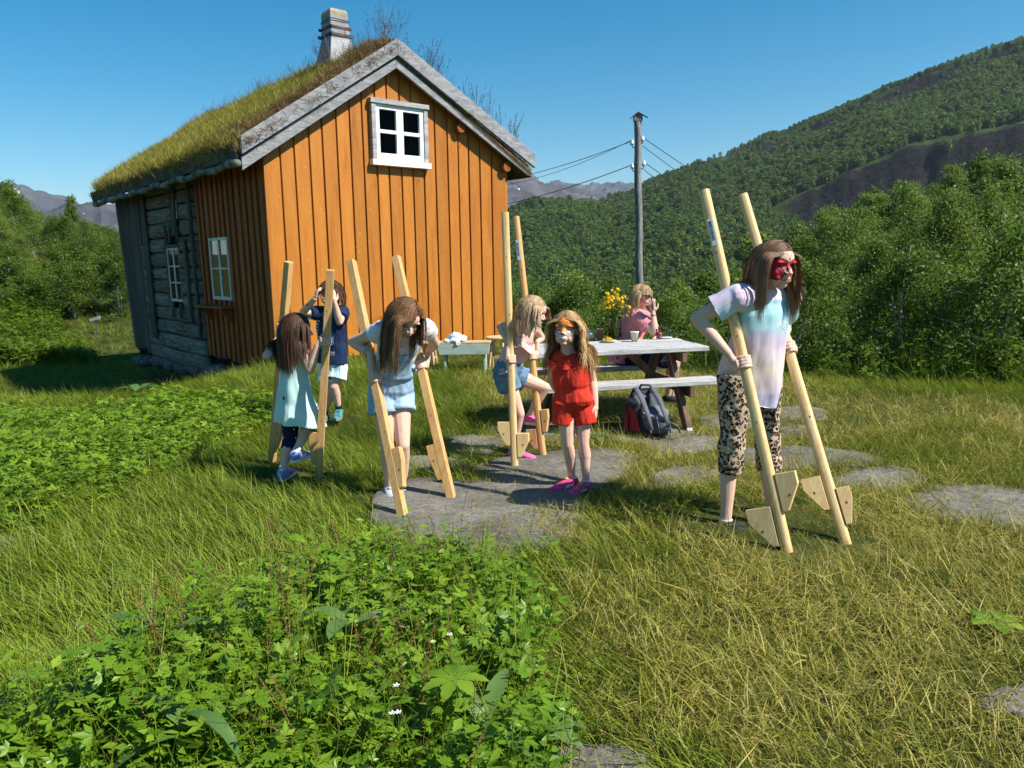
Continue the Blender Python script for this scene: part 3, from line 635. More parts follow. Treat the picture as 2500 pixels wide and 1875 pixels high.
wire(INS[3] + Vector((0.02, 0.1, -0.2)), at(2150, 790, 62), 0.6, 'lowest wire to the right leaving below the lower right insulator', 0.010)

# ------------------------------------------------------------------ picnic table
m_tabl = noisy('bleached_table_plank', [(0.25, (0.20, 0.195, 0.185)), (0.42, (0.44, 0.43, 0.42)), (0.65, (0.62, 0.61, 0.60))], scale=2.5, stretch=(1.2, 12, 12), rot=(0, 0, rad(-9.7)), detail=8, rough=0.75, bstr=0.35, bdist=0.003, rnd=0.06, fine=(20, 0.7))
m_tleg = noisy('brown_table_leg', [(0.3, (0.07, 0.04, 0.025)), (0.6, (0.17, 0.10, 0.06)), (0.8, (0.26, 0.17, 0.11))], scale=4, stretch=(3, 3, 1), detail=7, rough=0.75, bstr=0.3, bdist=0.003, rnd=0.1)
m_tlegw = noisy('bleached_table_leg', [(0.3, (0.42, 0.41, 0.40)), (0.7, (0.66, 0.65, 0.63))], scale=5, stretch=(3, 3, 1), detail=7, rough=0.8, bstr=0.3, bdist=0.003)
TA = Vector((0.9857, 0.168, 0)).normalized(); TB = Vector((-TA.y, TA.x, 0)); TN = Vector((0.20, 6.265, 0))
def tp(s, t, z): return TN + TA * s + TB * t + Z_ * z
TZ = 0.70; TLEN = 1.53
table = thing('picnic_table', 'bleached wooden picnic table with two attached benches', 'table', tp(TLEN / 2, 0.37, 0.05))
for i in range(5):
    MB().obox(tp(TLEN / 2 + random.uniform(-.01, .01), 0.074 + i * 0.149, TZ - 0.02), TA * TLEN / 2, TB * 0.071, Z_ * 0.02).build('table_plank', m_tabl, table, bevel=0.004)
BZ = 0.43
for t0 in (-0.17, 0.80):
    for i in range(2):
        MB().obox(tp(0.80, t0 + 0.06 + i * 0.125, BZ - 0.02), TA * 0.80, TB * 0.06, Z_ * 0.02).build('bench_plank', m_tabl, table, bevel=0.004)
for s in (0.30, 1.27):
    for sg in (0, 1):
        foot = tp(s, -0.20 if sg == 0 else 0.98, 0.02); top = tp(s, 0.26 if sg == 0 else 0.52, TZ - 0.042)
        MB().bar(foot, top, 0.045, 0.10, TB).build('leg', m_tleg if sg else m_tleg, table, bevel=0.003)
        # sun-bleached outer face board of the leg
        off = TA * 0.0 + TB * (-0.052 if sg == 0 else 0.052)
        MB().bar(foot + off, top + off, 0.047, 0.006, TB).build('leg_edge', m_tlegw, table)
    MB().obox(tp(s + 0.05, 0.39, BZ - 0.09), TA * 0.022, TB * 0.56, Z_ * 0.05).build('bench_bearer', m_tleg, table, bevel=0.004)
    MB().obox(tp(s + 0.05, 0.37, TZ - 0.088), TA * 0.022, TB * 0.36, Z_ * 0.045).build('table_bearer', m_tleg, table, bevel=0.004)
    sgn = 1 if s < 0.7 else -1
    MB().bar(tp(s + 0.06 * sgn, 0.38, BZ - 0.06), tp(s + 0.36 * sgn, 0.38, TZ - 0.05), 0.045, 0.07).build('brace', m_tleg, table, bevel=0.003)

# things on the table
m_glass = glass('clear_glass', (0.90, 0.93, 0.91), 0.03, 0.0); m_clear = glass('clear_plastic', (0.92, 0.94, 0.95), 0.08, 0.03)
m_stem = foliage('flower_stem', [(0.0, (0.09, 0.15, 0.03)), (0.5, (0.18, 0.24, 0.05)), (1.0, (0.36, 0.31, 0.10))], 0.3)
m_yel = foliage('yellow_petal', [(0.0, (0.75, 0.42, 0.01)), (0.5, (0.88, 0.66, 0.015)), (1.0, (0.9, 0.75, 0.05))], 0.3, 0.6)
m_pur = flat('purple_petal', (0.22, 0.12, 0.30), 0.6); m_wpet = flat('white_petal', (0.8, 0.78, 0.8), 0.6)
def ontable(u, v): return onz(u, v, TZ + 0.001)
jp = ontable(1501, 829)
jar = thing('glass_jar', 'clear glass jar of flower stems standing on the table', 'jar', jp)
MB().lathe(jp, [(0.058, 0.0), (0.062, 0.01), (0.062, 0.17), (0.052, 0.2), (0.052, 0.225), (0.049, 0.225), (0.049, 0.2), (0.058, 0.165), (0.058, 0.012), (0.0, 0.01)], 24, cap=False).build('glass', m_glass, jar, smooth=True)
MB().lathe(jp, [(0.0, 0.012), (0.056, 0.0125), (0.056, 0.11), (0.0, 0.11)], 24, cap=False).build('water', glass('murky_water', (0.75, 0.73, 0.55), 0.05, 0.0), jar, smooth=True)
bq = thing('bouquet', 'bunch of yellow globe flowers and purple blooms in the jar', 'bouquet', jp + Z_ * 0.02)
sp = MB(); heads = []
for i in range(58):
    a, b2 = random.uniform(0, 6.28), random.random() ** 0.6
    r0 = random.uniform(0, 0.045); top = jp + Vector((math.cos(a) * b2 * 0.12 + (0.02 if i % 3 else -0.04), math.sin(a) * b2 * 0.10, 0.0)) + Z_ * (0.27 + 0.18 * random.random() * (1 - 0.4 * b2) + 0.03)
    base = jp + Vector((math.cos(a + 2) * r0, math.sin(a + 2) * r0, 0.02)); mid = jp + Vector((math.cos(a) * 0.03, math.sin(a) * 0.03, 0.2))
    sp.tube([base, mid, mid.lerp(top, 0.5), top], [0.003, 0.0025, 0.002, 0.0015], 4); heads.append(top)
st = sp.build('stem', m_stem, bq); st['kind'] = 'stuff'; set_attr(st.data, 'tint', rng.random(len(st.data.polygons)))
lv = MB()
for i in range(150):
    p = jp + Vector((random.gauss(0, 0.055), random.gauss(0, 0.05), random.uniform(0.19, 0.34))); d = Vector((random.gauss(0, 1), random.gauss(0, 1), random.gauss(0.2, 0.7))).normalized(); x, y, _ = basis(d)
    L, w = random.uniform(.025, .05), random.uniform(.008, .014); lv.add([p, p + d * L * .5 + x * w, p + d * L, p + d * L * .5 - x * w], [(0, 1, 2, 3)])
lo_ = lv.build('leaf', m_stem, bq, recalc=False); lo_['kind'] = 'stuff'; set_attr(lo_.data, 'tint', rng.random(len(lo_.data.polygons)) * 0.5)
for i, h in enumerate(heads):
    yel = i % 6 != 5; mb = MB(); r = random.uniform(0.013, 0.02) if yel else 0.011
    for k in range(9):
        d = Vector((random.gauss(0, 1), random.gauss(0, 1), random.gauss(0.4, 0.8))).normalized(); x, y, _ = basis(d)
        mb.add([h, h + d * r + x * r * .7, h + d * r * 1.35, h + d * r - x * r * .7], [(0, 1, 2), (0, 2, 3)])
    if yel: mb.ell(h, (r * .8, r * .8, r * .8), None, 8, 5)
    o = mb.build('flower', m_yel if yel else random.choice((m_pur, m_wpet)), bq, recalc=False); set_attr(o.data, 'tint', rng.random(len(o.data.polygons)))
def cup(u, v, label, cat, prof, mat, name='cup', extra=None):
    p = ontable(u, v); t = thing(name, label, cat, p)
    MB().lathe(p, prof, 20, cap=False).build('body', mat, t, smooth=True)
    if extra: extra(p, t)
    return p, t
paper = [(0.0, 0.003), (0.027, 0.0), (0.037, 0.088), (0.040, 0.092), (0.036, 0.092), (0.028, 0.01), (0.0, 0.008)]
m_brown = noisy('brown_paper_cup', [(0.35, (0.28, 0.17, 0.12)), (0.65, (0.36, 0.23, 0.16))], scale=20, rough=0.7, bstr=0)
cup(1466, 826, 'brown paper cup standing left of the flower jar', 'cup', paper, m_brown)
m_pcup, nt, b = newmat('printed_paper_cup'); v = coords(nt); vo = N(nt, 'ShaderNodeTexVoronoi'); vo.inputs['Scale'].default_value = 32; nt.links.new(v, vo.inputs['Vector'])
nt.links.new(ramp(nt, [(0.0, (0.16, 0.22, 0.07)), (0.3, (0.45, 0.42, 0.28)), (0.6, (0.62, 0.58, 0.46))], vo.outputs['Distance']).outputs[0], b.inputs['Base Color'])
cup(1549, 834, 'beige and green printed paper cup right of the flower jar', 'cup', paper, m_pcup, extra=lambda p, t: MB().lathe(p, [(0.0375, 0.082), (0.0415, 0.088), (0.0415, 0.095), (0.0365, 0.095)], 20, cap=False).build('rim', m_white, t, smooth=True))
tumb = [(0.0, 0.004), (0.026, 0.0), (0.034, 0.10), (0.032, 0.10), (0.024, 0.006), (0.0, 0.006)]
m_juice = flat('red_juice', (0.42, 0.02, 0.035), 0.15, 0.5)
cup(1609, 828, 'clear tumbler half full of red juice at the table edge', 'tumbler', tumb, m_clear, 'tumbler', lambda p, t: MB().lathe(p, [(0.0, 0.007), (0.0236, 0.007), (0.0295, 0.068), (0.0, 0.068)], 18, cap=False).build('juice', m_juice, t, smooth=True))
cup(1633, 823, 'empty upside-down clear plastic cup beside the juice tumbler', 'cup', [(0.032, 0.0), (0.026, 0.09), (0.0, 0.094)], m_clear, 'plastic_cup')
m_china = flat('white_china', (0.78, 0.78, 0.77), 0.3, 0.5)
pp = ontable(1625, 826); sa = MB().lathe(pp, [(0.0, 0.002), (0.035, 0.0), (0.062, 0.009), (0.064, 0.011), (0.035, 0.005), (0.0, 0.005)], 24, cap=False).build('saucer', m_china, None, smooth=True); tag(sa, 'small white saucer under the clear plastic cup', 'saucer')
pl = ontable(1485, 835); plo = MB().lathe(pl, [(0.0, 0.003), (0.04, 0.0), (0.078, 0.012), (0.081, 0.014), (0.045, 0.006), (0.0, 0.006)], 28, cap=False).build('plate', m_china, None, smooth=True); tag(plo, 'white plate holding loose yellow flower heads on the table', 'plate')
fh = MB()
for i in range(260):
    a = random.uniform(0, 6.28); r = random.random() ** .6 * 0.05; q = pl + Vector((math.cos(a) * r - .005, math.sin(a) * r * .8, 0.012 + random.uniform(0, 0.035) * (1 - r / .055))); d = Vector((random.gauss(0, 1), random.gauss(0, 1), random.gauss(.6, .6))).normalized(); x, y, _ = basis(d)
    fh.add([q, q + d * .010 + x * .006, q + d * .015, q + d * .010 - x * .006], [(0, 1, 2, 3)])
o = fh.build('flower_heads', m_yel, None, recalc=False); set_attr(o.data, 'tint', rng.random(len(o.data.polygons))); tag(o, 'heap of picked yellow flower heads on the white plate', 'flowers')
# knitted white and pink toy at the left end of the table
m_knit = noisy('white_knit', [(0.4, (0.70, 0.67, 0.68)), (0.6, (0.82, 0.80, 0.80))], scale=60, rough=0.95, bstr=0.6, bdist=0.003); m_pinkk = flat('pink_knit', (0.75, 0.25, 0.38), 0.9)
kp = ontable(1438, 827); toy = thing('soft_toy', 'white and pink soft toy at the left end of the table', 'toy', kp)
MB().ell(kp + Vector((0.01, 0, 0.034)), (0.045, 0.036, 0.035)).ell(kp + Vector((-0.014, 0, 0.078)), (0.024, 0.023, 0.022)).build('body', m_knit, toy, smooth=True)
MB().caps(kp + Vector((-.03, -.006, .068)), kp + Vector((-.055, -.01, .062)), .009, .006).caps(kp + Vector((.045, -.01, .012)), kp + Vector((.075, -.012, .006)), .008, .006).build('trim', m_pinkk, toy, smooth=True)

# ------------------------------------------------------------------ backpack under the table
m_bp = noisy('charcoal_nylon', [(0.3, (0.025, 0.028, 0.034)), (0.7, (0.055, 0.06, 0.07))], scale=18, rough=0.6, bstr=0.5, bdist=0.006); m_bpl = noisy('light_grey_nylon', [(0.3, (0.17, 0.18, 0.20)), (0.7, (0.27, 0.28, 0.31))], scale=12, rough=0.6, bstr=0.5, bdist=0.006)
m_bpm = noisy('mid_grey_nylon', [(0.3, (0.07, 0.075, 0.09)), (0.7, (0.13, 0.14, 0.16))], scale=14, rough=0.65, bstr=0.4, bdist=0.006); m_bpr = noisy('red_nylon', [(0.3, (0.20, 0.012, 0.016)), (0.7, (0.33, 0.02, 0.024))], scale=12, rough=0.6, bstr=0.4, bdist=0.006)
bpP = onz(1590, 1046, 0.07); bpk = thing('backpack', 'charcoal and red hiking backpack lying under the table bench', 'backpack', bpP)
ex, ey = Vector((0.95, -0.3, 0)).normalized(), Vector((0.3, 0.95, 0)).normalized()
def bq_(x, y, z): return bpP + ex * x + ey * y + Z_ * z
def brick_blob(lo, hi, lo2, hi2, z0, z1, n=7):   # rounded tapering sack
    rs = []
    for k in range(n):
        f = k / (n - 1); inset = 0.03 * (2 * f - 1) ** 4
        x0, y0 = (lo[0] * (1 - f) + lo2[0] * f) + inset, (lo[1] * (1 - f) + lo2[1] * f) + inset
        x1, y1 = (hi[0] * (1 - f) + hi2[0] * f) - inset, (hi[1] * (1 - f) + hi2[1] * f) - inset
        ring = []
        for j in range(20):
            q = 2 * math.pi * j / 20; cx, cy_ = math.cos(q), math.sin(q); cx = math.copysign(abs(cx) ** .5, cx); cy_ = math.copysign(abs(cy_) ** .5, cy_)
            ring.append(bq_((x0 + x1) / 2 + (x1 - x0) / 2 * cx, (y0 + y1) / 2 + (y1 - y0) / 2 * cy_, z0 + (z1 - z0) * f))
        rs.append(ring)
    return rs
MB().rings(brick_blob((-.19, -.12), (.19, .16), (-.20, .0), (-.0, .18), -0.02, 0.31)).build('body', m_bp, bpk, smooth=True)
MB().rings(brick_blob((-.03, -.155), (.20, -.04), (-.10, -.10), (.07, .05), -0.01, 0.20)).build('front_pocket', m_bpm, bpk, smooth=True)
MB().rings([[bq_(-.055 + a * .2 + dx, -.128 + b * .11 + dy, .125 + b * .07 + a * -.012 + dz) for a, b in ((0, 0), (1, 0), (1.0, .7), (.7, 1), (.2, 1), (0, .7))] for dx, dy, dz in ((0, 0, -.012), (0, -.006, .012))]).build('pocket_flap', m_bpl, bpk)
MB().rings([[bq_(-.21 + o, y, z) for y, z in ((-.11, .0), (-.02, -.01), (.1, .02), (.12, .16), (.02, .2), (-.07, .13))] for o in (0.0, 0.03)]).build('side_panel', m_bpr, bpk)
MB().rings([[bq_(x, y, z) for x, y, z in ((-.20, -.055 - o, .0), (-.075, -.135 - o, .0), (-.11, -.10 - o, .16), (-.19, -.02 - o, .20))] for o in (0.0, 0.012)]).build('side_panel', m_bpr, bpk)
MB().rings([[bq_(x, y - o, z + o) for x, y, z in ((-.19, .0, .225), (-.10, -.06, .20), (-.04, -.02, .27), (-.15, .06, .295))] for o in (0.0, 0.012)]).build('top_patch', m_bpl, bpk)
for x0 in (-.13, .01):
    MB().tube([bq_(x0 - .03, .08, .315), bq_(x0 + .0, .0, .335), bq_(x0 + .06, -.08, .27), bq_(x0 + .12, -.15, .15), bq_(x0 + .16, -.19, .03)], [.02, .024, .024, .02, .014], 8, flat=0.4).build('strap', m_bpm, bpk, smooth=True)
MB().tube([bq_(-.12, .06, .30), bq_(-.09, .03, .36), bq_(-.02, .04, .36), bq_(.0, .08, .29)], .010, 6).build('haul_loop', m_bp, bpk, smooth=True)
MB().tube([bq_(.10, -.17, .015), bq_(.17, -.19, .10), bq_(.22, -.12, .06), bq_(.25, -.15, .01)], [.014, .02, .018, .012], 7, flat=0.5).build('hip_belt', m_bpm, bpk, smooth=True)
for x in (.02, .09, .16): MB().tube([bq_(x, -.165, .0), bq_(x - .01, -.165, .06), bq_(x - .03, -.14, .13)], .006, 5).build('cord', m_bpl, bpk)

# ------------------------------------------------------------------ green bench, stools and bits by the wall
m_gbench = noisy('flaking_pale_green_paint', [(0.28, (0.22, 0.22, 0.17)), (0.4, (0.36, 0.43, 0.36)), (0.7, (0.46, 0.53, 0.45))], scale=6, stretch=(0.6, 1, 3), detail=8, rough=0.7, bstr=0.3, bdist=0.003)
m_bare = noisy('bare_pine', [(0.25, (0.33, 0.20, 0.10)), (0.5, (0.52, 0.36, 0.19)), (0.75, (0.62, 0.45, 0.26))], scale=3, stretch=(4, 4, 4), detail=6, rough=0.7, bstr=0.2, bdist=0.003, rnd=0.1)
bl, br_ = onz(1078, 905, 0.0), onz(1197, 905, 0.0); bl.y = br_.y = 0; BA = Vector((1, -0.06, 0)).normalized(); bc = onz(1133, 905, 0.0); BB = Vector((0.06, 1, 0)).normalized()
def bp_(s, t, z): return bc + BA * s + BB * t + Z_ * z
bench = thing('bench', 'pale green painted wooden bench against the ochre wall', 'bench', bc)
HB = 0.385
MB().obox(bp_(0, 0.12, HB - 0.012), BA * 0.365, BB * 0.13, Z_ * 0.013).build('seat', m_bare, bench, bevel=0.004)
MB().prism8([bp_(s, t, z) for z, e in ((HB - 0.165, 0.035), (HB - 0.026, 0)) for s, t in ((-0.36 + e, -.012), (0.36 - e * .5, -.012), (0.36 - e * .5, .012), (-0.36 + e, .012))]).build('apron', m_gbench, bench, bevel=0.003)
MB().prism8([bp_(s, t, z) for z, e in ((HB - 0.165, 0.035), (HB - 0.026, 0)) for s, t in ((-0.36 + e, .228), (0.36 - e, .228), (0.36 - e, .252), (-0.36 + e, .252))]).build('apron', m_gbench, bench, bevel=0.003)
for s in (-0.26, 0.28):
    MB().prism8([bp_(s + a, t, z) for z in (-0.05, HB - 0.026) for a, t in ((-.015, .02), (.015, .02), (.015, .22), (-.015, .22))]).build('leg', m_gbench, bench, bevel=0.003)
def blob(mb, voxel, sm, amp=0.0, sc=10.0, name='blob'):
    me = bpy.data.meshes.new('t'); me.from_pydata([tuple(v) for v in mb.v], [], mb.f)
    o = bpy.data.objects.new('t', me); COL.objects.link(o)
    r = o.modifiers.new('r', 'REMESH'); r.mode = 'VOXEL'; r.voxel_size = voxel; r.use_smooth_shade = True
    if sm: s = o.modifiers.new('s', 'SMOOTH'); s.iterations = sm; s.factor = 0.5
    dg = bpy.context.evaluated_depsgraph_get(); ev = o.evaluated_get(dg); out = bpy.data.meshes.new_from_object(ev)
    bpy.data.objects.remove(o); bpy.data.meshes.remove(me)
    if amp:
        n = len(out.vertices); co = np.empty(n * 3); no = np.empty(n * 3); out.vertices.foreach_get('co', co); out.vertices.foreach_get('normal', no)
        co = co.reshape(-1, 3); no = no.reshape(-1, 3); s_ = np.array([1, 1, 0.45]) * sc if not hasattr(sc, '__len__') else np.array(sc)
        d = np.array([mnoise.fractal(Vector(p * s_), 0.8, 2.0, 3) for p in co]); co = co + no * (d * amp)[:, None]
        out.vertices.foreach_set('co', co.ravel()); out.update()
    return out
def place(me, name, mats, parent=None):
    rl = root_loc(parent)
    me.transform(Matrix.Translation(-rl)); me.materials.clear()
    for m in (mats if isinstance(mats, (list, tuple)) else [mats]): me.materials.append(m)
    me.polygons.foreach_set('use_smooth', [True] * len(me.polygons)); me.name = name
    return link(name, me, parent)
m_wcloth = noisy('white_cotton', [(0.3, (0.72, 0.72, 0.73)), (0.7, (0.82, 0.82, 0.82))], scale=20, rough=0.9, bstr=0.4, bdist=0.006, spec=0.1)
mb = MB(); c = bp_(-0.12, 0.08, HB)
mb.ell(c + Vector((-.0, 0, .06)), (.09, .07, .07)).ell(c + Vector((.09, .0, .045)), (.07, .06, .045)).ell(c + Vector((-.09, -.02, .02)), (.06, .07, .025)).ell(c + Vector((.03, -.05, .025)), (.13, .05, .03)).ell(c + Vector((.05, -.10, -.02)), (.035, .012, .035))
o = place(blob(mb, 0.008, 3, 0.03, 16), 'cloth', m_wcloth); tag(o, 'crumpled white cloth lying on the pale green bench', 'cloth')
def stool(c, h, r, label, square=False):
    t = thing('stool', label, 'stool', c)
    if square: MB().obox(c + Z_ * (h - .015), Vector((r, 0, 0)), Vector((0, r, 0)), Z_ * .015).build('seat', m_bare, t, bevel=.004)
    else:
        MB().lathe(c + Z_ * (h - .02), [(0, -.01), (r * .96, -.012), (r, .0), (r, .014), (r * .93, .02), (r * .85, .012), (0, .012)], 32, cap=False).build('seat', m_bare, t, smooth=False)
    L = []
    for k in range(4):
        a = k * math.pi / 2 + 0.6; f = c + Vector((math.cos(a) * r * .95, math.sin(a) * r * .95, -.03)); g_ = c + Vector((math.cos(a) * r * .6, math.sin(a) * r * .6, h - .03)); L.append((f, g_))
        MB().bar(f, g_, .026, .026).build('leg', m_bare, t)
    for k in range(4):
        a, b = L[k][0].lerp(L[k][1], .42), L[(k + 1) % 4][0].lerp(L[(k + 1) % 4][1], .42); MB().bar(a, b, .016, .022).build('rung', m_bare, t)
    return t
stool(onz(1218, 898, -0.02), 0.44, 0.17, 'round pale wooden stool right of the green bench')
s2 = onz(1050, 893, -0.02); stool(s2, 0.36, 0.13, 'small square wooden stool left of the green bench', True)
o = MB().obox(s2 + Vector((0, 0, .38)), Vector((.10, .02, 0)), Vector((-.02, .09, 0)), Z_ * .02).build('paper_pack', m_white, None, bevel=.004); tag(o, 'flat white paper pack on the small square stool', 'paper pack')
bgp = onz(1018, 917, 0.0); mb = MB().ell(bgp + Vector((0, 0, .07)), (.085, .06, .085)).ell(bgp + Vector((.06, .02, .05)), (.06, .05, .06))
m_bwb = noisy('blue_and_white_cotton', [(0.44, (0.10, 0.17, 0.36)), (0.5, (0.70, 0.72, 0.75))], scale=14, rough=0.8, bstr=0.3)
o = place(blob(mb, .01, 3, .02, 14), 'cloth_bag', m_bwb); tag(o, 'blue and white cloth bag on the grass by the wall', 'bag')
# ------------------------------------------------------------------ small signpost at the left
gp = at(239, 822, 24.0); gp.z = zt(gp.x, gp.y) + .1; sg = thing('signpost', 'small white board on a thin post beyond the cabin shadow', 'signpost', gp)
MB().bar(gp - Z_ * .1, gp + Z_ * .42, .035, .03).build('post', m_oldboard, sg); MB().obox(gp + Vector((-.02, -.03, .40)), Vector((.19, -.04, .05)), Vector((.0, .008, 0)), Vector((-.01, 0, .045))).build('board', noisy('pale_sign_board', [(.4, (.5, .5, .48)), (.6, (.62, .62, .6))], scale=20, bstr=.1), sg)

# ------------------------------------------------------------------ stilts
m_pine = noisy('fresh_pine', [(0.25, (0.532, 0.284, 0.096)), (0.5, (0.665, 0.387, 0.148)), (0.75, (0.722, 0.456, 0.200))], scale=1.6, stretch=(9, 9, 1.1), detail=6, rough=0.55, bstr=0.12, bdist=0.002, rnd=0.05, dist=1.4, spec=0.3, fine=(7, 0.82))
m_pine2 = noisy('planed_pale_pine', [(0.25, (0.66, 0.42, 0.17)), (0.5, (0.78, 0.53, 0.24)), (0.75, (0.82, 0.61, 0.31))], scale=1.6, stretch=(9, 9, 1.1), detail=6, rough=0.5, bstr=0.1, bdist=0.002, rnd=0.05, dist=1.4, spec=0.3, fine=(7, 0.86))
m_end = noisy('sawn_end_grain', [(0.3, (0.50, 0.32, 0.15)), (0.7, (0.64, 0.44, 0.24))], scale=30, rough=0.8, bstr=0.2, bdist=0.002)
m_knot = flat('wood_knot', (0.24, 0.10, 0.035), 0.6); m_label = flat('white_sticker', (0.75, 0.75, 0.75), 0.4); m_ink = flat('black_print', (0.03, 0.03, 0.035), 0.5); m_nail = flat('nail_head', (0.10, 0.09, 0.085), 0.5)
STILT = {}
def stilt(key, p0, p1, side, blocks, w, label, group, mat, rnd=0.0, sticker=None):
    """p0 foot, p1 top; side = direction of the foot blocks; blocks (height along the pole of the step, sign, width, length)"""
    d = (p1 - p0).normalized(); e = Vector(side) - d * d.dot(Vector(side)); e.normalize(); c = d.cross(e).normalized(); L = (p1 - p0).length
    t = thing('stilt', label, 'stilt', p0, group); h = w / 2
    def ring(q):
        if not rnd: return [q - e * h - c * h, q + e * h - c * h, q + e * h + c * h, q - e * h + c * h]
        r = h * rnd; out = []
        for sx, sy, a0 in ((1, 1, 0), (-1, 1, 90), (-1, -1, 180), (1, -1, 270)):
            for k in range(5):
                a = rad(a0 + 22.5 * k); out.append(q + e * (sx * (h - r) + r * math.cos(a)) + c * (sy * (h - r) + r * math.sin(a)))
        return out
    MB().rings([ring(p0 + d * L * k / 6) for k in range(7)]).build('pole', mat, t, bevel=0 if rnd else 0.002)
    for hb, sg, bw, bl_ in blocks:
        q = p0 + d * hb; o = e * sg
        prof = [(h, 0.0), (h + bw, -0.012 * 0), (h + bw, -bl_ * 0.34), (h + 0.028, -bl_), (h, -bl_)]
        th = h * 0.92
        b = MB().rings([[q + o * x + d * y + c * (zz - 0.001) for x, y in prof] for zz in (-th, th)]).build('foot_block', mat, t, bevel=0.002)
        for k in range(2): MB().lathe(Vector((0, 0, 0)), [(0.006, 0), (0.0, 0.001)], 10).v and None
        kp_ = q + o * (h + bw * 0.5) + d * (-bl_ * random.uniform(.35, .6)) - c * (th + 0.0018); x_, y_ = o, d
        MB().add([kp_ + x_ * .006 * math.cos(a) + y_ * .008 * math.sin(a) for a in [k * math.pi / 5 for k in range(10)]], [tuple(range(10))]).build('knot', m_knot, b, recalc=False)
    for f in (0.33, 0.62, 0.81):
        kp_ = p0 + d * L * (f + random.uniform(-.06, .06)) - c * (h + 0.0008) + e * random.uniform(-.3, .3) * h
        MB().add([kp_ + e * .004 * math.cos(a) + d * .006 * math.sin(a) for a in [k * math.pi / 5 for k in range(10)]], [tuple(range(10))]).build('knot', m_knot, t, recalc=False)
    if sticker:
        f, sd = sticker; q = p0 + d * L * f; nrm = (e * sd if sd else -c); x_ = c if sd else e
        hw = h * .52
        s_ = MB().prism8([q + nrm * (h + o) + x_ * a + d * b2 for o in (0.0005, 0.002) for a, b2 in ((-hw, -.075), (hw, -.075), (hw, .075), (-hw, .075))]).build('sticker', m_label, t)
        bars = MB(); y = -.045
        while y < .06:
            ww = random.choice((.0015, .003)); bars.prism8([q + nrm * (h + o) + x_ * a + d * b2 for o in (0.002, 0.0026) for a, b2 in ((-hw * .7, y), (hw * .35, y), (hw * .35, y + ww), (-hw * .7, y + ww))]); y += ww + random.choice((.002, .004))
        bars.build('barcode', m_ink, s_)
    STILT[key] = (p0, p1, h, e, c); return t
G1, G2, G3, G4 = 'stilts held by the girl in mint', 'stilts held by the girl in dungarees', 'stilts held by the girl in pink top', 'stilts held by the tall girl'
stilt('m1', onz(664, 1128), at(705, 639, 5.30), (1, -.5, 0), [(0.36, 1, .05, .22)], .048, 'stilt in the left hand of the girl in the mint dress', G1, m_pine)
stilt('m2', onz(777, 1172), at(807, 659, 4.92), (1, .1, 0), [(0.36, -1, .05, .24)], .048, 'stilt in the right hand of the girl in the mint dress', G1, m_pine)
stilt('o1', onz(985, 1267), at(857, 637, 4.95), (1, -.45, 0), [(0.42, 1, .055, .24)], .050, 'square stilt crossing in front of the dungaree girl, under her braceleted hand', G2, m_pine)
stilt('o2', onz(1104, 1225), at(967, 627, 5.12), (1, -.3, 0), [(0.38, -1, .055, .23)], .050, 'square stilt standing right of the girl in dungarees', G2, m_pine)
stilt('p1', onz(1257, 1142), at(1233, 519, 5.52), (1, -.15, 0), [(0.335, -1, .085, .17), (0.25, 1, .085, .17)], .052, 'rounded stilt in front of the girl in pink, reaching up beside the cabin corner', G3, m_pine2, 0.75)
stilt('p2', onz(1326, 1116), at(1259, 529, 5.85), (1, -.35, 0), [(0.22, -1, .08, .15), (0.36, 1, .055, .17)], .052, 'rounded stilt with a sticker near its top behind the girl in pink', G3, m_pine, 0.75, (0.86, 0))
stilt('t1', onz(1923, 1352), at(1719, 466, 4.22), (1, -.55, 0), [(0.245, -1, .125, .20), (0.40, 1, .10, .19)], .056, 'rounded stilt with barcode sticker held in the tall girl\'s near hand', G4, m_pine2, 0.8, (0.875, 0))
stilt('t2', onz(2066, 1331), at(1814, 477, 4.62), (1, -.45, 0), [(0.37, -1, .10, .18), (0.29, 1, .065, .19)], .056, 'rounded stilt on the far side of the tall girl, rightmost of all', G4, m_pine2, 0.8)
def on_stilt(key, v):                  # point of a stilt's axis that shows at picture row v
    p0, p1, h, e, c = STILT[key]; best = min((abs(proj_v(*p0.lerp(p1, k / 400)) - v), k) for k in range(401)); return p0.lerp(p1, best[1] / 400), (p1 - p0).normalized(), h

# ------------------------------------------------------------------ people
m_skin, nt, b = newmat('skin'); ca = N(nt, 'ShaderNodeVertexColor'); ca.layer_name = 'paint'
v = coords(nt); n1 = noise_tex(nt, v, 22, 4); mx = mixc(nt, 1.0, ca.outputs[0], ramp(nt, [(0.3, (0.90, 0.87, 0.86)), (0.7, (1, 1, 1))], n1).outputs[0], 'MULTIPLY')
nt.links.new(mx, b.inputs['Base Color']); b.inputs['Roughness'].default_value = 0.58; b.inputs['Specular IOR Level'].default_value = 0.22
b.inputs['Subsurface Weight'].default_value = 0.12; b.inputs['Subsurface Radius'].default_value = (0.012, 0.005, 0.003); b.inputs['Subsurface Scale'].default_value = 0.6
SKIN = np.array([0.72, 0.46, 0.35])
def hairmat(name, dark, mid, light):
    m, nt, b = newmat(name); a_ = N(nt, 'ShaderNodeAttribute'); a_.attribute_name = 'tint'
    nt.links.new(ramp(nt, [(0.0, dark), (0.5, mid), (1.0, light)], a_.outputs['Fac']).outputs[0], b.inputs['Base Color']); b.inputs['Roughness'].default_value = 0.55; b.inputs['Specular IOR Level'].default_value = 0.22
    return m
def cloth(name, stops, scale=6, rough=0.85, bstr=0.35, bdist=0.004, fine=None): return noisy(name, stops, scale=scale, rough=rough, bstr=bstr, bdist=bdist, spec=0.15, fine=fine, detail=6)
def perp(v, d): v = Vector(v) - Vector(d) * Vector(v).dot(Vector(d)); return v.normalized()

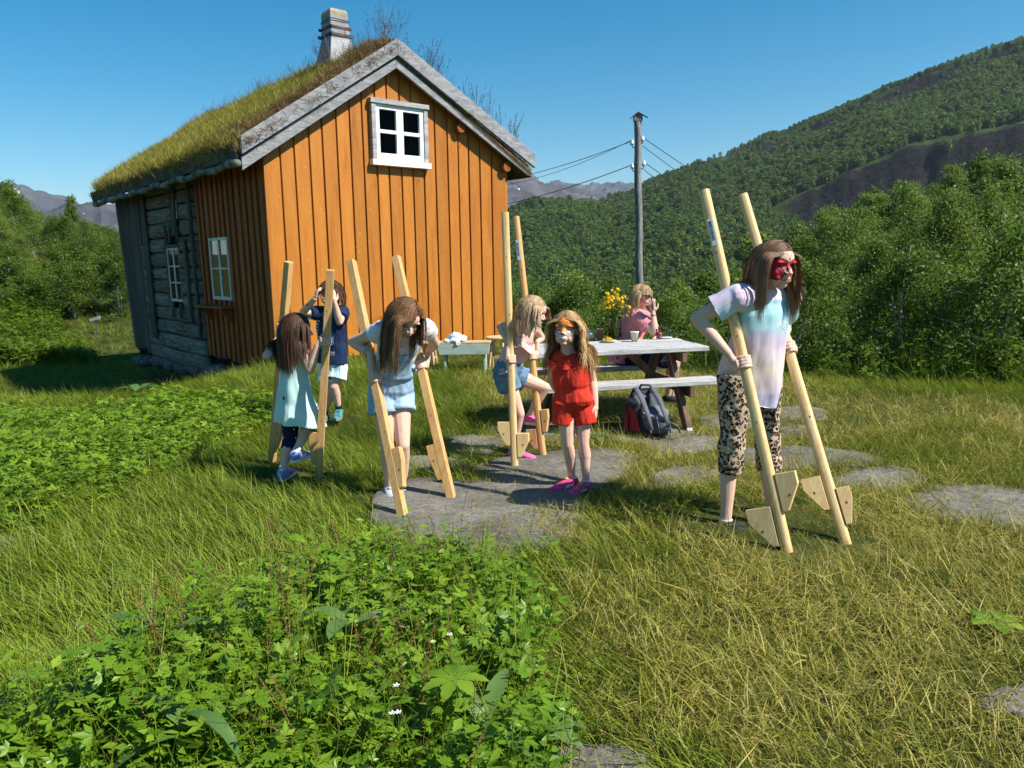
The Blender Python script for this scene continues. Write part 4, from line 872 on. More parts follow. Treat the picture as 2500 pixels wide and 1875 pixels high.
class Head:
    def __init__(s, c, f, h, up=(0, 0, 1)):
        s.f = Vector(f).normalized(); s.u = perp(up, s.f); s.r = s.f.cross(s.u); s.c = Vector(c); s.h = h    # r = the person's right
        s.o = s.c - s.u * (0.5 * h)
    def p(s, x, y, z): return s.o + (s.r * x + s.f * y + s.u * z) * s.h
    def R(s): return Matrix((s.r, s.f, s.u)).transposed()
    def local(s, co):                  # numpy (n,3) world -> head units
        d = (co - np.array(s.o)) / s.h; return np.stack([d @ np.array(s.r), d @ np.array(s.f), d @ np.array(s.u)], 1)
    def shapes(s, mb):
        h, R = s.h, s.R()
        def e(c, r): mb.ell(s.p(*c), [q * h for q in r], R, 22, 14)
        e((0, -.07, .60), (.355, .43, .395)); e((0, .10, .36), (.285, .31, .33)); e((0, .13, .62), (.30, .28, .27))
        e((0, .255, .075), (.115, .12, .085)); e((.15, .19, .22), (.12, .16, .15)); e((-.15, .19, .22), (.12, .16, .15))
        e((.165, .225, .33), (.11, .11, .11)); e((-.165, .225, .33), (.11, .11, .11)); e((0, .32, .20), (.13, .10, .11))
        mb.caps(s.p(0, .385, .50), s.p(0, .455, .36), .036 * h, .05 * h, 10); e((0, .47, .345), (.052, .05, .045)); e((.055, .425, .33), (.038, .05, .035)); e((-.055, .425, .33), (.038, .05, .035))
        e((0, .41, .212), (.10, .035, .024)); e((0, .40, .168), (.085, .038, .028))
        e((.15, .335, .565), (.13, .05, .03)); e((-.15, .335, .565), (.13, .05, .03))
        for sx in (1, -1): e((sx * .365, -.05, .44), (.035, .085, .125)); e((sx * .345, -.02, .40), (.04, .06, .08))
        mb.caps(s.p(0, -.12, .18), s.p(0, -.16, -.16), .185 * h, .20 * h)

def hand(mb, W, d, pn, sc=1.0, curl=0.35, thumb=1, spread=0.08):
    """open hand: wrist W, pointing d, palm facing pn"""
    d = Vector(d).normalized(); pn = perp(pn, d); t = d.cross(pn) * thumb; k = sc
    R = Matrix((t, d, pn)).transposed()
    mb.ell(W + d * .045 * k, (.034 * k, .048 * k, .014 * k), R, 14, 10); mb.caps(W - d * .005, W + d * .03 * k, .019 * k, .024 * k, 10)
    for i, ln in enumerate((.062, .070, .066, .050)):
        x = (1.5 - i) * .0175 * k; q = W + d * .082 * k + t * x - d * abs(i - 1.2) * .003 * k; dd = (d + t * (1.5 - i) * spread).normalized(); a = curl * 0.5; pts = [q - d * .02 * k, q]
        for sfrac in (.45, .30, .25):
            ddq = (dd * math.cos(a) + pn * math.sin(a)).normalized(); q = q + ddq * ln * sfrac * k; pts.append(q); a += curl
        mb.chain(pts, [.0095 * k, .0092 * k, .0085 * k, .0078 * k, .0065 * k], 8)
    q = W + d * .02 * k + t * .028 * k; mb.chain([q, q + (d * .6 + t * .7 + pn * .25).normalized() * .03 * k, q + (d * .6 + t * .7 + pn * .25).normalized() * .03 * k + (d * .9 + t * .25 + pn * .3).normalized() * .038 * k], [.013 * k, .0105 * k, .008 * k], 8)
def grip(mb, W, key_or, v=None, sc=1.0, flip=1, n=None, pole=None, tup=1):
    """hand closed round a stilt at picture row v; returns nothing, wrist W given"""
    P, A, h = pole if pole else on_stilt(key_or, v)
    rp = h * 1.05; k = sc
    n = perp(n if n is not None else (Vector(W) - P), A); t = A.cross(n) * flip
    R = Matrix((A, t, n)).transposed(); pc = P + n * (rp + .016 * k)
    mb.ell(pc, (.042 * k, .036 * k, .015 * k), R, 14, 10)
    mb.chain([W, W.lerp(pc, .55), pc], [.021 * k, .023 * k, .02 * k], 10)
    def pol(a, off, r): return P + A * off + (n * math.cos(a) + t * math.sin(a)) * r
    for i, ln in enumerate((1.0, 1.08, 1.02, 0.85)):
        off = (1.5 - i) * .0185 * k * tup; r = rp + .0085 * k
        pts = [pol(rad(q * ln), off, r + (.006 * k if q < 30 else 0)) for q in (15, 55, 95, 135, 168)]
        mb.chain(pts, [.0105 * k, .010 * k, .0093 * k, .0086 * k, .0072 * k], 8)
    pts = [pol(rad(-15), .030 * k * tup, rp + .014 * k), pol(rad(-55), .040 * k * tup, rp + .012 * k), pol(rad(-98), .040 * k * tup, rp + .009 * k), pol(rad(-125), .034 * k * tup, rp + .008 * k)]
    mb.chain(pts, [.014 * k, .0125 * k, .0105 * k, .008 * k], 8)

class Torso:
    """spine from pelvis P to neck base K; lateral axis (towards the person's right) turns from hips to shoulders"""
    def __init__(s, P, K, lat0, lat1, k, bend=(0, 0, 0)):
        s.P, s.K, s.k = Vector(P), Vector(K), k; s.l0, s.l1 = Vector(lat0).normalized(), Vector(lat1).normalized(); s.b = Vector(bend)
    def fr(s, t):
        p = s.P.lerp(s.K, t) + s.b * (4 * t * (1 - t) if 0 <= t <= 1 else 0); d = (s.K - s.P).normalized() + s.b * 4 * (1 - 2 * min(max(t, 0), 1)) / max((s.K - s.P).length, .1)
        d.normalize(); l = perp(s.l0.lerp(s.l1, min(max(t, 0), 1)), d); f = d.cross(l); return p, l, f, d
    def ring(s, t, rx, ry, n=24, off=0.0, sq=1.0):
        p, l, f, d = s.fr(t); out = []
        for i in range(n):
            q = 2 * math.pi * i / n; cx, cy_ = math.cos(q), math.sin(q)
            cx = math.copysign(abs(cx) ** sq, cx); cy_ = math.copysign(abs(cy_) ** sq, cy_); out.append(p + l * rx * cx * s.k + f * (ry * cy_ + off) * s.k)
        return out
    def pt(s, t, x, y): p, l, f, d = s.fr(t); return p + l * x * s.k + f * y * s.k
    def loft(s, mb, prof, n=24, sq=0.9): return mb.rings([s.ring(t, rx, ry, n, o, sq) for t, rx, ry, o in prof])
BODY = [(-.17, .075, .06, 0), (-.12, .125, .095, -.008), (0, .148, .108, -.012), (.18, .130, .095, -.004), (.38, .115, .085, 0), (.6, .130, .092, .004), (.78, .142, .090, 0), (.88, .132, .074, -.006), (.95, .085, .056, -.012), (1.0, .05, .05, -.012)]

class Person:
    def __init__(s, label, J, k, head, tors, voxel=.0042, lk=1.0):
        """J: joints sh_r el_r wr_r ... hip_r kn_r an_r toe_r (person's right and left); k = limb scale"""
        s.J, s.k, s.head, s.t = J, k, head, tors; s.voxel = voxel; s.lk = lk
        s.e = thing('person', label, 'person', Vector((tors.P.x, tors.P.y, 0)), None)
        mb = s.mb = MB(); head.shapes(mb); tors.loft(mb, BODY); k_ = k
        mb.caps(tors.pt(.93, 0, -.012), head.p(0, -.10, .12), .052 * k, .047 * k)
        for sd in 'rl':
            S, E, W = J['sh_' + sd], J['el_' + sd], J['wr_' + sd]
            mb.caps(tors.pt(.90, 0, -.01), S, .052 * k, .050 * k); mb.caps(S, S.lerp(E, .45), .050 * k, .044 * k); mb.caps(S.lerp(E, .45), E, .044 * k, .036 * k)
            mb.caps(E, E.lerp(W, .3), .036 * k, .038 * k); mb.caps(E.lerp(W, .3), W, .038 * k, .023 * k)
            H, K, A = J['hip_' + sd], J['kn_' + sd], J['an_' + sd]; q = lk * k
            mb.caps(H, H.lerp(K, .4), .082 * q, .074 * q); mb.caps(H.lerp(K, .4), K, .074 * q, .050 * q)
            back = (J['an_' + sd] - J['toe_' + sd]); back = Vector((back.x, back.y, 0)).normalized() * .012 * q
            mb.caps(K, K.lerp(A, .3) + back, .049 * q, .054 * q); mb.caps(K.lerp(A, .3) + back, K.lerp(A, .8), .053 * q, .034 * q); mb.caps(K.lerp(A, .8), A, .034 * q, .032 * q)
            T = J['toe_' + sd]; ff = Vector((T.x - A.x, T.y - A.y, 0)); mb.caps(A, A - Z_ * .025 * k + ff * .12, .031 * k, .028 * k); mb.caps(A - Z_ * .03 * k, A + ff * .55 - Z_ * .042 * k, .024 * k, .014 * k)
    def body(s, paint=None, hairc=(0.1, 0.06, 0.03), hairline=None, sm=3, red=0.0):
        me = blob(s.mb, s.voxel, sm); hd = s.head
        # finer mesh on the face
        bm = bmesh.new(); bm.from_mesh(me); fc = Vector(hd.p(0, .3, .42)); es = set()
        for f in bm.faces:
            c = f.calc_center_median() - hd.o; y = c.dot(hd.f) / hd.h; z = c.dot(hd.u) / hd.h
            if y > .08 and -.05 < z < 1.0 and abs(c.dot(hd.r)) < hd.h * .45: es.update(f.edges)
        bmesh.ops.subdivide_edges(bm, edges=list(es), cuts=1, use_grid_fill=True, smooth=0.0); bm.to_mesh(me); bm.free()
        n = len(me.vertices); co = np.empty(n * 3); me.vertices.foreach_get('co', co); co = co.reshape(-1, 3); L = hd.local(co); x, y, z = L.T
        near = (np.abs(x) < .6) & (y > 0) & (z > -.1) & (z < 1.1)
        g_ = lambda cx, cz, sx, sz: np.exp(-((x - cx) / sx) ** 2 - ((z - cz) / sz) ** 2)
        d = np.zeros(n)
        for sx in (1, -1):
            d -= .045 * g_(sx * .15, .475, .085, .045); d += .026 * g_(sx * .15, .46, .065, .026)
        d -= .012 * g_(0, .19, .09, .008); d -= .02 * g_(0, .495, .05, .04)
        co += np.outer(np.where(near & (y > .1), d, 0) * hd.h, np.array(hd.f)); me.vertices.foreach_set('co', co.ravel())
        col = np.tile(SKIN, (n, 1)) * (1 - 0.0)
        def blend(mask, c): 
            m = np.clip(mask, 0, 1)[:, None]; col[:] = col * (1 - m) + np.array(c) * m
        head_m = (np.abs(x) < .5) & (y > -.6) & (z > -.15) & (z < 1.15)
        ck = head_m * (y > .05)
        for sx in (1, -1): blend(ck * .35 * g_(sx * .2, .30, .09, .08), (.70, .30, .22))
        blend(ck * .25 * g_(0, .35, .05, .05), (.68, .30, .22))
        blend(ck * np.clip(1.15 - ((x / .105) ** 2 + ((z - .19) / .045) ** 2), 0, 1) * 1.6 * (y > .3), (.52, .21, .18))
        blend(ck * (np.abs(z - .19 - .02 * np.abs(x)) < .0075) * (np.abs(x) < .115) * .85, (.16, .06, .05))
        for sx in (1, -1): blend(ck * np.clip(1.2 - (((x - sx * .16) / .11) ** 2 + ((z - .575 + .3 * (np.abs(x) - .16) ** 2 * 3) / .018) ** 2), 0, 1) * .75, np.array(hairc) * .9)
        for sx in (1, -1): blend(ck * g_(sx * .03, .318, .014, .008) * (y > .35) * .8, (.15, .06, .05))
        s.col, s.L, s.blend, s.g_, s.ck = col, L, blend, g_, ck
        if paint: paint(s, x, y, z)
        for sx in (1, -1):               # eyes half closed against the sun
            ex_ = (x - sx * .15) / .085; lid = .458 - .018 * ex_ ** 2; ad = np.abs(ex_) < 1
            blend(ck * ad * (np.abs(z - lid + .013) < .011) * (np.abs(ex_) < .85), (.62, .58, .55)); blend(ck * ad * (np.abs(z - lid + .011) < .014) * (np.abs(ex_) < .35), (.05, .045, .045))
            blend(ck * ad * (np.abs(z - lid - .004) < .011), (.045, .025, .02)); blend(ck * ad * (np.abs(z - lid + .026) < .005) * .5, (.25, .12, .09))
        # scalp under the hair
        hl = hairline or (lambda x, y, z: np.where(y > .10, z > .80 - .25 * np.clip(np.abs(x) - .2, 0, 1) * 2, np.where(y > -.14, z > .50, z > .16)) & (z > .1))
        sc = head_m & hl(x, y, z) & (z > .1); s.scalp = hl
        blend(sc.astype(float), np.array(hairc) * .75)
        ca_ = me.color_attributes.new('paint', 'FLOAT_COLOR', 'POINT'); ca_.data.foreach_set('color', np.concatenate([col, np.ones((n, 1))], 1).astype(np.float32).ravel())
        s.bo = place(me, 'body', m_skin, s.e); return s
    def part(s, mb, name, mat, voxel=.006, sm=3, amp=.0, sc=14.0): return place(blob(mb, voxel, sm, amp, sc), name, mat, s.e)
    def cols(s):                        # spheres that hair slides over
        J, k = s.J, s.k; out = []
        for sd in 'rl':
            for q in (0, .35, .7, 1.0): out.append((s.t.pt(.90, 0, -.01).lerp(J['sh_' + sd], q), .066 * k))
            for q in (.2, .4): out.append((J['sh_' + sd].lerp(J['el_' + sd], q), .062 * k))
        out.append((s.head.p(0, -.10, .02), .068 * k))
        for t in (.45, .6, .75, .87): 
            for x in (-.06, 0, .06): out.append((s.t.pt(t, x, 0), .098 * k))
        return out
    def hair(s, mat, n, length, part=0.0, w=.006, front='side', wave=.0, comb=(0, 0, 0), seed=1, step=.012, jitter=.12, vol=1.06, len_front=None, grav=.22, frizz=.0, region=None, open_=.34, clump=.5):
        r = np.random.default_rng(seed); hd = s.head; C0 = np.array((0, -.07, .60)); RR = np.array((.355, .43, .395)) * vol
        D = r.normal(size=(n * 5, 3)); D /= np.linalg.norm(D, axis=1)[:, None]; P = C0 + D * RR; x, y, z = P.T
        ok = s.scalp(x, y, z) & (z > .18)
        if region is not None: ok &= region(x, y, z)
        P = P[ok][:n]; D = D[ok][:n]; m = len(P); x, y, z = P.T
        isf = (y > -.02) & (z > .70)
        sgn = np.sign(x - part + 1e-6 + r.normal(size=m) * .01)
        d0 = np.stack([sgn * (.9 - .3 * (y < 0)), np.where(y > .05, -.62, -.55), np.full(m, -.15)], 1)
        if front == 'bangs': d0[isf] = np.stack([x[isf] * .5 + r.normal(size=isf.sum()) * .05, np.full(isf.sum(), 1.0), np.full(isf.sum(), -.1)], 1)
        d0 += r.normal(size=d0.shape) * jitter
        L = length(x, y, z, r) if callable(length) else length * (1 + r.normal(size=m) * .07)
        if front == 'bangs': L = np.where(isf, (len_front or .1) * (1 + r.normal(size=m) * .12), L)
        Rm = np.stack([np.array(hd.r), np.array(hd.f), np.array(hd.u)])       # rows
        toW = lambda q: np.array(hd.o) + (q @ Rm) * hd.h
        pos = toW(P); v = d0 @ Rm; v /= np.linalg.norm(v, axis=1)[:, None]
        steps = int(np.max(L) / step) + 1; tr = [pos.copy()]; g = np.array((0, 0, -1.0)); ph = r.uniform(0, 6.28, m); cb = np.array(comb, float)
        cl = [(np.array(c), q) for c, q in s.cols()]; th = r.uniform(0, .03, m) * hd.h / .21
        for i in range(steps):
            v = v * (1 - grav) + (g + cb) * grav + r.normal(size=v.shape) * frizz
            if wave: v = v + wave * np.stack([np.sin(ph + i * .55), np.cos(ph * 1.7 + i * .5), np.zeros(m)], 1)
            v /= np.linalg.norm(v, axis=1)[:, None]; q = pos + v * np.minimum(step, L / steps * 1.0)[:, None]
            l = (q - np.array(hd.o)) / hd.h @ Rm.T; e = (l - C0) / RR; en = np.linalg.norm(e, axis=1); ins = en < 1
            l2 = C0 + e / np.maximum(en, 1e-6)[:, None] * RR
            # face and jaw as a second ellipsoid
            q = np.where(ins[:, None], toW(l2), q)
            l = (q - np.array(hd.o)) / hd.h @ Rm.T; c2 = np.array((0, .06, .34)); r2 = np.array((.315, .33, .36)); e = (l - c2) / r2; en = np.linalg.norm(e, axis=1); ins = en < 1
            q = np.where(ins[:, None], toW(c2 + e / np.maximum(en, 1e-6)[:, None] * r2), q)
            if open_ and front != 'bangs':
                l = (q - np.array(hd.o)) / hd.h @ Rm.T; inf = (l[:, 1] > .06) & (np.abs(l[:, 0]) < open_) & (l[:, 2] < .74) & (l[:, 2] > -.35)
                l[:, 0] += np.where(inf, np.where(l[:, 0] * sgn < 0, 1, 1) * sgn * .07, 0); q = np.where(inf[:, None], toW(l), q)
            for c, rr in cl:
                dd = q - c; dn = np.linalg.norm(dd, axis=1); ins = dn < rr + th; q = np.where(ins[:, None], c + dd / np.maximum(dn, 1e-6)[:, None] * (rr + th)[:, None], q)
            v = q - pos; vn = np.linalg.norm(v, axis=1)[:, None]; v = v / np.maximum(vn, 1e-6); pos = q; tr.append(pos.copy())
        T = np.stack(tr, 1); S = T.shape[1]                                    # m,S,3
        hc = np.array(hd.p(0, -.05, .5)); tan = np.gradient(T, axis=1); out = T - hc; out[:, :, 2] *= .35
        side = np.cross(tan, out); side /= np.maximum(np.linalg.norm(side, axis=2), 1e-9)[:, :, None]
        wv = w * r.uniform(.5, 1.3, m)[:, None] * np.interp(np.linspace(0, 1, S), [0, .12, .75, 1], [.6, 1, .9, .15])[None]
        tw = r.normal(size=m) * .25; nrm = out / np.maximum(np.linalg.norm(out, axis=2), 1e-9)[:, :, None]
        sd = side * np.cos(tw)[:, None, None] + nrm * np.sin(tw)[:, None, None]
        lift = nrm * (r.uniform(0, .004, m))[:, None, None]
        A = T + sd * wv[:, :, None] / 2 + lift; B = T - sd * wv[:, :, None] / 2 + lift
        V = np.stack([A, B], 2).reshape(-1, 3); idx = np.arange(m * S * 2).reshape(m, S, 2)
        F = np.stack([idx[:, :-1, 0], idx[:, :-1, 1], idx[:, 1:, 1], idx[:, 1:, 0]], -1).reshape(-1, 4)
        rl = np.array(root_loc(s.e)); me = mesh_of('hair', V - rl, F.tolist(), [mat], True)
        base = r.normal(size=m) * .07 + .42 + .22 * (vnoise(P[:, 0] * 9 + seed, P[:, 1] * 9 + P[:, 2] * 5, seed) - .5); tip = r.normal(size=m) * .06
        tint = base[:, None] + np.linspace(-.16, .16, S - 1)[None] + tip[:, None] * .5
        set_attr(me, 'tint', np.clip(tint, 0, 1).ravel()); return link('hair', me, s.e)
    def shoe(s, sd, mat, sole_mat, k=1.0, low=True, lace=None, stripe=None, tongue=None, up=None, name='shoe', collar=.055):
        A, T = s.J['an_' + sd], s.J['toe_' + sd]; f = Vector((T.x - A.x, T.y - A.y, 0)); L = f.length; f.normalize(); f = (f + Z_ * (up or 0)).normalized()
        up = perp((0, 0, 1), f); l = f.cross(up); R = Matrix((l, f, up)).transposed()
        B = A - up * (.068 * k)           # sole level under the ankle
        def q(x, y, z): return B + l * x * k + f * y + up * z * k
        mb = MB(); heel = -.045 * k; rs = []
        for i, (t, w, h) in enumerate(((0, .022, .05), (.04, .034, .07), (.2, .040, collar + .022), (.36, .040, collar + .016), (.52, .040, .056), (.72, .042, .044), (.88, .036, .036), (.97, .024, .026), (1.0, .012, .02))):
            y = heel + (L - heel + .02 * k) * t; rs.append([q(w * math.copysign(abs(math.cos(a)) ** .8, math.cos(a)), y, .008 + h / 2 + h / 2 * math.copysign(abs(math.sin(a)) ** .8, math.sin(a))) for a in [2 * math.pi * j / 16 for j in range(16)]])
        mb.rings(rs); o = place(blob(mb, .005, 2), name, mat, s.e)
        so = MB(); rs = []
        for z, gr in ((0.0, .94), (.006, 1.02), (.020, 1.03), (.024, .98)):
            ring = []
            for j in range(26):
                a = 2 * math.pi * j / 26; ty = math.sin(a); yy = heel - .004 + (L - heel + .03 * k) * (ty * .5 + .5); w = np.interp(ty * .5 + .5, [0, .06, .3, .5, .75, .92, 1], [.0, .027, .035, .036, .043, .032, 0]); ring.append(q(math.copysign(w, math.cos(a)) * gr, yy, z))
            rs.append(ring)
        if sole_mat: so.rings(rs).build('sole', sole_mat, o, smooth=False)
        if lace:
            for y in (.40, .48, .56, .64):
                yy = heel + (L - heel) * y; zt_ = np.interp(y, [.36, .52, .72], [collar + .022, .064, .052]); MB().tube([q(-.022, yy, zt_ - .010), q(-.010, yy + .004, zt_ + .002), q(.010, yy - .004, zt_ + .002), q(.022, yy, zt_ - .010)], .0035 * k, 6).build('lace', lace, o)
        if stripe:
            for sx in (1, -1):
                for (ya, za, yb, zb) in ((.30, .026, .52, .05), (.42, .026, .60, .045), (.36, .045, .62, .026)):
                    pa, pb = [q(sx * .0368, heel + (L - heel) * yy, zz) for yy, zz in ((ya, za), (yb, zb))]; MB().tube([pa + l * sx * .001, pa.lerp(pb, .5) + l * sx * .0035 * k, pb + l * sx * .001], .0038 * k, 5).build('stripe', stripe, o)
        if tongue: MB().ell(q(0, heel + (L - heel) * .40, collar + .024), (.018 * k, .016 * k, .012 * k), R, 10, 8).build('tongue', tongue, o, smooth=True)
        return o
    def sock(s, sd, mat, up=.035, r=.037):
        A, K = s.J['an_' + sd], s.J['kn_' + sd]; d = (K - A).normalized(); q = s.k * s.lk
        return MB().tube([A - d * .05 * q, A - d * .01, A + d * up * .6, A + d * up], [r * 1.05 * q, r * q, r * .98 * q, r * 1.03 * q], 14).build('sock', mat, s.e, smooth=True)
def joints(**kw): return {k: (v if isinstance(v, Vector) else at(*v)) for k, v in kw.items()}
def sleeve(mb, S, E, f, r0, r1): mb.tube([S, S.lerp(E, f * .5), S.lerp(E, f * .97), S.lerp(E, f)], [r0, (r0 + r1) / 2, r1, r1 * .97], 18)
def tubeleg(mb, H, K, f, r0, r1, lo=0.0): mb.tube([H.lerp(K, lo), H.lerp(K, (lo + f) / 2), H.lerp(K, f)], [r0, (r0 + r1) / 2, r1], 18)
from mathutils.bvhtree import BVHTree
def bvh_of(o):
    me = o.data; rl = root_loc(o.parent) if o.parent else Vector((0, 0, 0))
    return BVHTree.FromPolygons([v.co + rl for v in me.vertices], [tuple(p.vertices) for p in me.polygons])
def decal(polys, tree, org, xd, yd, name, mat, parent, off=.0022, reach=.2):
    """flat print: polys of (x, y) in metres round org, laid onto the cloth surface"""
    xd, yd = Vector(xd).normalized(), Vector(yd).normalized(); n = xd.cross(yd).normalized(); mb = MB()
    for poly in polys:
        pts = []
        for x, y in poly:
            q = org + xd * x + yd * y; hit = tree.ray_cast(q + n * reach, -n, reach * 2)
            if hit[0] is None or hit[1].dot(n) < .2: pts = None; break
            pts.append(hit[0] + n * off)
        if pts: mb.add(pts, [tuple(range(len(pts)))])
    if mb.v: return mb.build(name, mat, parent, recalc=False)
def line_polys(pts, w, close=False, step=.01):
    out = []; P = [np.array(p, float) for p in pts]; P = P + [P[0]] if close else P
    for a, b in zip(P[:-1], P[1:]):
        d = b - a; L = np.linalg.norm(d); nrm = np.array((-d[1], d[0])) / L * w / 2; m = max(1, int(L / step))
        for i in range(m):
            p, q = a + d * i / m, a + d * (i + 1) / m; out.append([p - nrm, q - nrm, q + nrm, p + nrm])
    return out
def text_polys(txt, size, shear=0.0):
    cu = bpy.data.curves.new('t', 'FONT'); cu.body = txt; cu.size = size; cu.align_x = 'CENTER'; cu.shear = shear; cu.resolution_u = 3
    o = bpy.data.objects.new('t', cu); COL.objects.link(o); dg = bpy.context.evaluated_depsgraph_get(); me = bpy.data.meshes.new_from_object(o.evaluated_get(dg))
    out = [[(me.vertices[i].co.x, me.vertices[i].co.y) for i in p.vertices] for p in me.polygons]; bpy.data.objects.remove(o); return out
def gp_(key, v, dx=0, dy=0, dz=0): return on_stilt(key, v)[0] + Vector((dx, dy, dz))
m_white_sock = cloth('white_sock', [(0.3, (0.70, 0.70, 0.70)), (0.7, (0.80, 0.80, 0.80))], 40)
m_wsole = flat('white_rubber', (0.76, 0.76, 0.75), 0.6); m_denim = noisy('light_blue_denim', [(0.25, (0.17, 0.27, 0.38)), (0.5, (0.30, 0.44, 0.57)), (0.75, (0.48, 0.60, 0.70))], scale=9, detail=8, rough=0.9, bstr=0.5, bdist=0.004, spec=0.1, fine=(90, 0.85))
m_denim2 = noisy('mid_blue_denim', [(0.25, (0.06, 0.12, 0.20)), (0.5, (0.13, 0.23, 0.34)), (0.75, (0.28, 0.40, 0.50))], scale=10, detail=8, rough=0.9, bstr=0.5, bdist=0.004, spec=0.1, fine=(90, 0.8))
m_stitch = flat('pale_stitching', (0.55, 0.60, 0.66), 0.8)

# ---- tall girl on the right, butterfly face paint
fT = Vector((.60, -.80, 0)); rT = Vector((-.80, -.60, 0))
J = joints(sh_r=(1796, 727, 3.97), el_r=(1702, 778, 4.02), hip_r=(1796, 925, 4.10), kn_r=(1790, 1062, 4.04), an_r=(1771, 1272, 4.02), toe_r=(1856, 1318, 3.86),
           sh_l=(1922, 727, 4.20), el_l=(1915, 800, 4.42), hip_l=(1866, 922, 4.26), kn_l=(1872, 1058, 4.20), an_l=(1886, 1262, 4.16), toe_l=(1960, 1296, 4.02))
J['wr_r'] = gp_('t1', 874, -.080, -.005, .030); J['wr_l'] = gp_('t2', 838, .01, .05, .05)
hd = Head(at(1893, 644, 4.00), (.42, -.90, -.10), .238, (.06, -.06, 1))
T = Person('tall girl with red butterfly face paint, in tie-dye top and leopard leggings', J, 1.0, hd, Torso(at(1834, 890, 4.19), at(1868, 712, 4.06), rT, rT, 1.0), .0038)
grip(T.mb, J['wr_r'], 't1', 886, .95, 1, n=Vector((-.8, .1, .3)))
grip(T.mb, J['wr_l'], 't2', 850, .95, -1, n=Vector((.5, .7, .2)))
def paintT(s, x, y, z):
    red = np.zeros(len(x)); ed = np.zeros(len(x))
    for sx in (1, -1):
        X = x * sx
        u_ = ((X - .185) / .20) ** 2 + ((z - .53 - .18 * (X - .18)) / .115) ** 2; l_ = ((X - .24 + .15 * (.4 - z)) / .14) ** 2 + ((z - .35) / .16) ** 2
        m = np.minimum(u_, l_); ok = (X > .022)
        red = np.maximum(red, (m < 1) * ok); ed = np.maximum(ed, (np.abs(np.sqrt(m) - 1) < .075) * ok)
        cu = (np.abs((X - .20) ** 2 / .0009 + (z - .215) ** 2 / .0009 - 1) < .5) & (z < .225); ed = np.maximum(ed, cu)
        ax = X - .01; cz = .66 + .10 * np.sqrt(np.clip(ax / .085, 0, 1)); ed = np.maximum(ed, (np.abs(z - cz) < .010) & (ax > 0) & (ax < .085))
    s.blend(s.ck * red * .97, (.50, .018, .035)); s.blend(s.ck * red * s.g_(0, .43, .5, .03) * .4, (.75, .12, .16)); s.blend(s.ck * ed * .9, (.02, .01, .012))
    s.blend(s.ck * ((np.abs(x) < .014) & (z > .44) & (z < .60)) * .9, (.02, .01, .012)); s.blend(s.ck * ((x / .022) ** 2 + ((z - .64) / .024) ** 2 < 1), (.02, .01, .012))
HT = (.13, .075, .042); T.body(paintT, HT)
m_tie, nt, b = newmat('tie_dye_cotton'); v = coords(nt); wv = noise_tex(nt, v, 2.6, 3, .5, .6); sx_ = N(nt, 'ShaderNodeSeparateXYZ'); nt.links.new(v, sx_.inputs[0])
ma = N(nt, 'ShaderNodeMath', operation='MULTIPLY_ADD'); ma.inputs[1].default_value = 0.55; nt.links.new(wv, ma.inputs[0])
mr = N(nt, 'ShaderNodeMapRange'); mr.inputs[1].default_value = .66; mr.inputs[2].default_value = 1.26; nt.links.new(sx_.outputs[2], mr.inputs[0]); m2 = N(nt, 'ShaderNodeMath', operation='MULTIPLY_ADD'); m2.inputs[1].default_value = .8; m2.inputs[2].default_value = -.17
nt.links.new(mr.outputs[0], m2.inputs[0]); nt.links.new(m2.outputs[0], ma.inputs[2])
nt.links.new(ramp(nt, [(0.0, (.52, .48, .68)), (.16, (.58, .54, .72)), (.30, (.68, .54, .55)), (.44, (.68, .57, .48)), (.56, (.58, .50, .62)), (.66, (.38, .60, .67)), (.82, (.36, .62, .70)), (.93, (.62, .48, .58))], ma.outputs[0]).outputs[0], b.inputs['Base Color']); b.inputs['Roughness'].default_value = .9; b.inputs['Specular IOR Level'].default_value = .1
bump(nt, b, noise_tex(nt, coords(nt, scale=(1, 1, .3)), 16, 4), .4, .008)
mb = MB(); t_ = T.t; rs = []
for t, rx, ry, o, tilt in ((-.20, .205, .170, .018, .08), (-.05, .202, .166, .016, .06), (.15, .194, .148, .014, .04), (.4, .182, .124, .018, .02), (.62, .178, .118, .01, 0), (.8, .176, .105, .0, 0), (.9, .150, .088, -.006, 0), (.97, .095, .070, -.01, 0), (1.0, .068, .062, -.01, 0)):
    p, l, f, d = t_.fr(t); rs.append([p + l * rx * math.cos(q) + f * (ry * math.sin(q) * (1 + .06 * math.sin(5 * q) * (t < .3)) + o) - d * tilt * max(0, .35 + math.sin(q)) for q in [2 * math.pi * i / 40 for i in range(40)]])
mb.rings(rs); sleeve(mb, J['sh_r'], J['el_r'], .56, .072, .084); sleeve(mb, J['sh_l'], J['el_l'], .56, .072, .08); mb.caps(t_.pt(.9, 0, 0), J['sh_r'], .085, .074); mb.caps(t_.pt(.9, 0, 0), J['sh_l'], .085, .074)
sh = T.part(mb, 'shirt', m_tie, .0065, 3, .016, (6, 6, 2.2))
tr_ = bvh_of(sh); decal(text_polys('Ange', .058, .3), tr_, t_.pt(.60, -.035, .1), rT * -1 + Vector((.0, 0, 0)), Z_, 'print', flat('white_print', (.72, .8, .82), .8), sh)
m_leo, nt, b = newmat('leopard_cotton'); v = coords(nt); nz = N(nt, 'ShaderNodeTexNoise'); nz.inputs['Scale'].default_value = 45; nt.links.new(v, nz.inputs['Vector'])
va = mixc(nt, .022, v, nz.outputs['Color'], 'ADD'); vo = N(nt, 'ShaderNodeTexVoronoi'); vo.inputs['Scale'].default_value = 46; nt.links.new(va, vo.inputs['Vector'])
r1 = ramp(nt, [(0.0, (.30, .18, .09)), (.18, (.30, .18, .09)), (.22, (.012, .010, .010)), (.50, (.012, .010, .010)), (.56, (.44, .34, .235))], vo.outputs['Distance'])
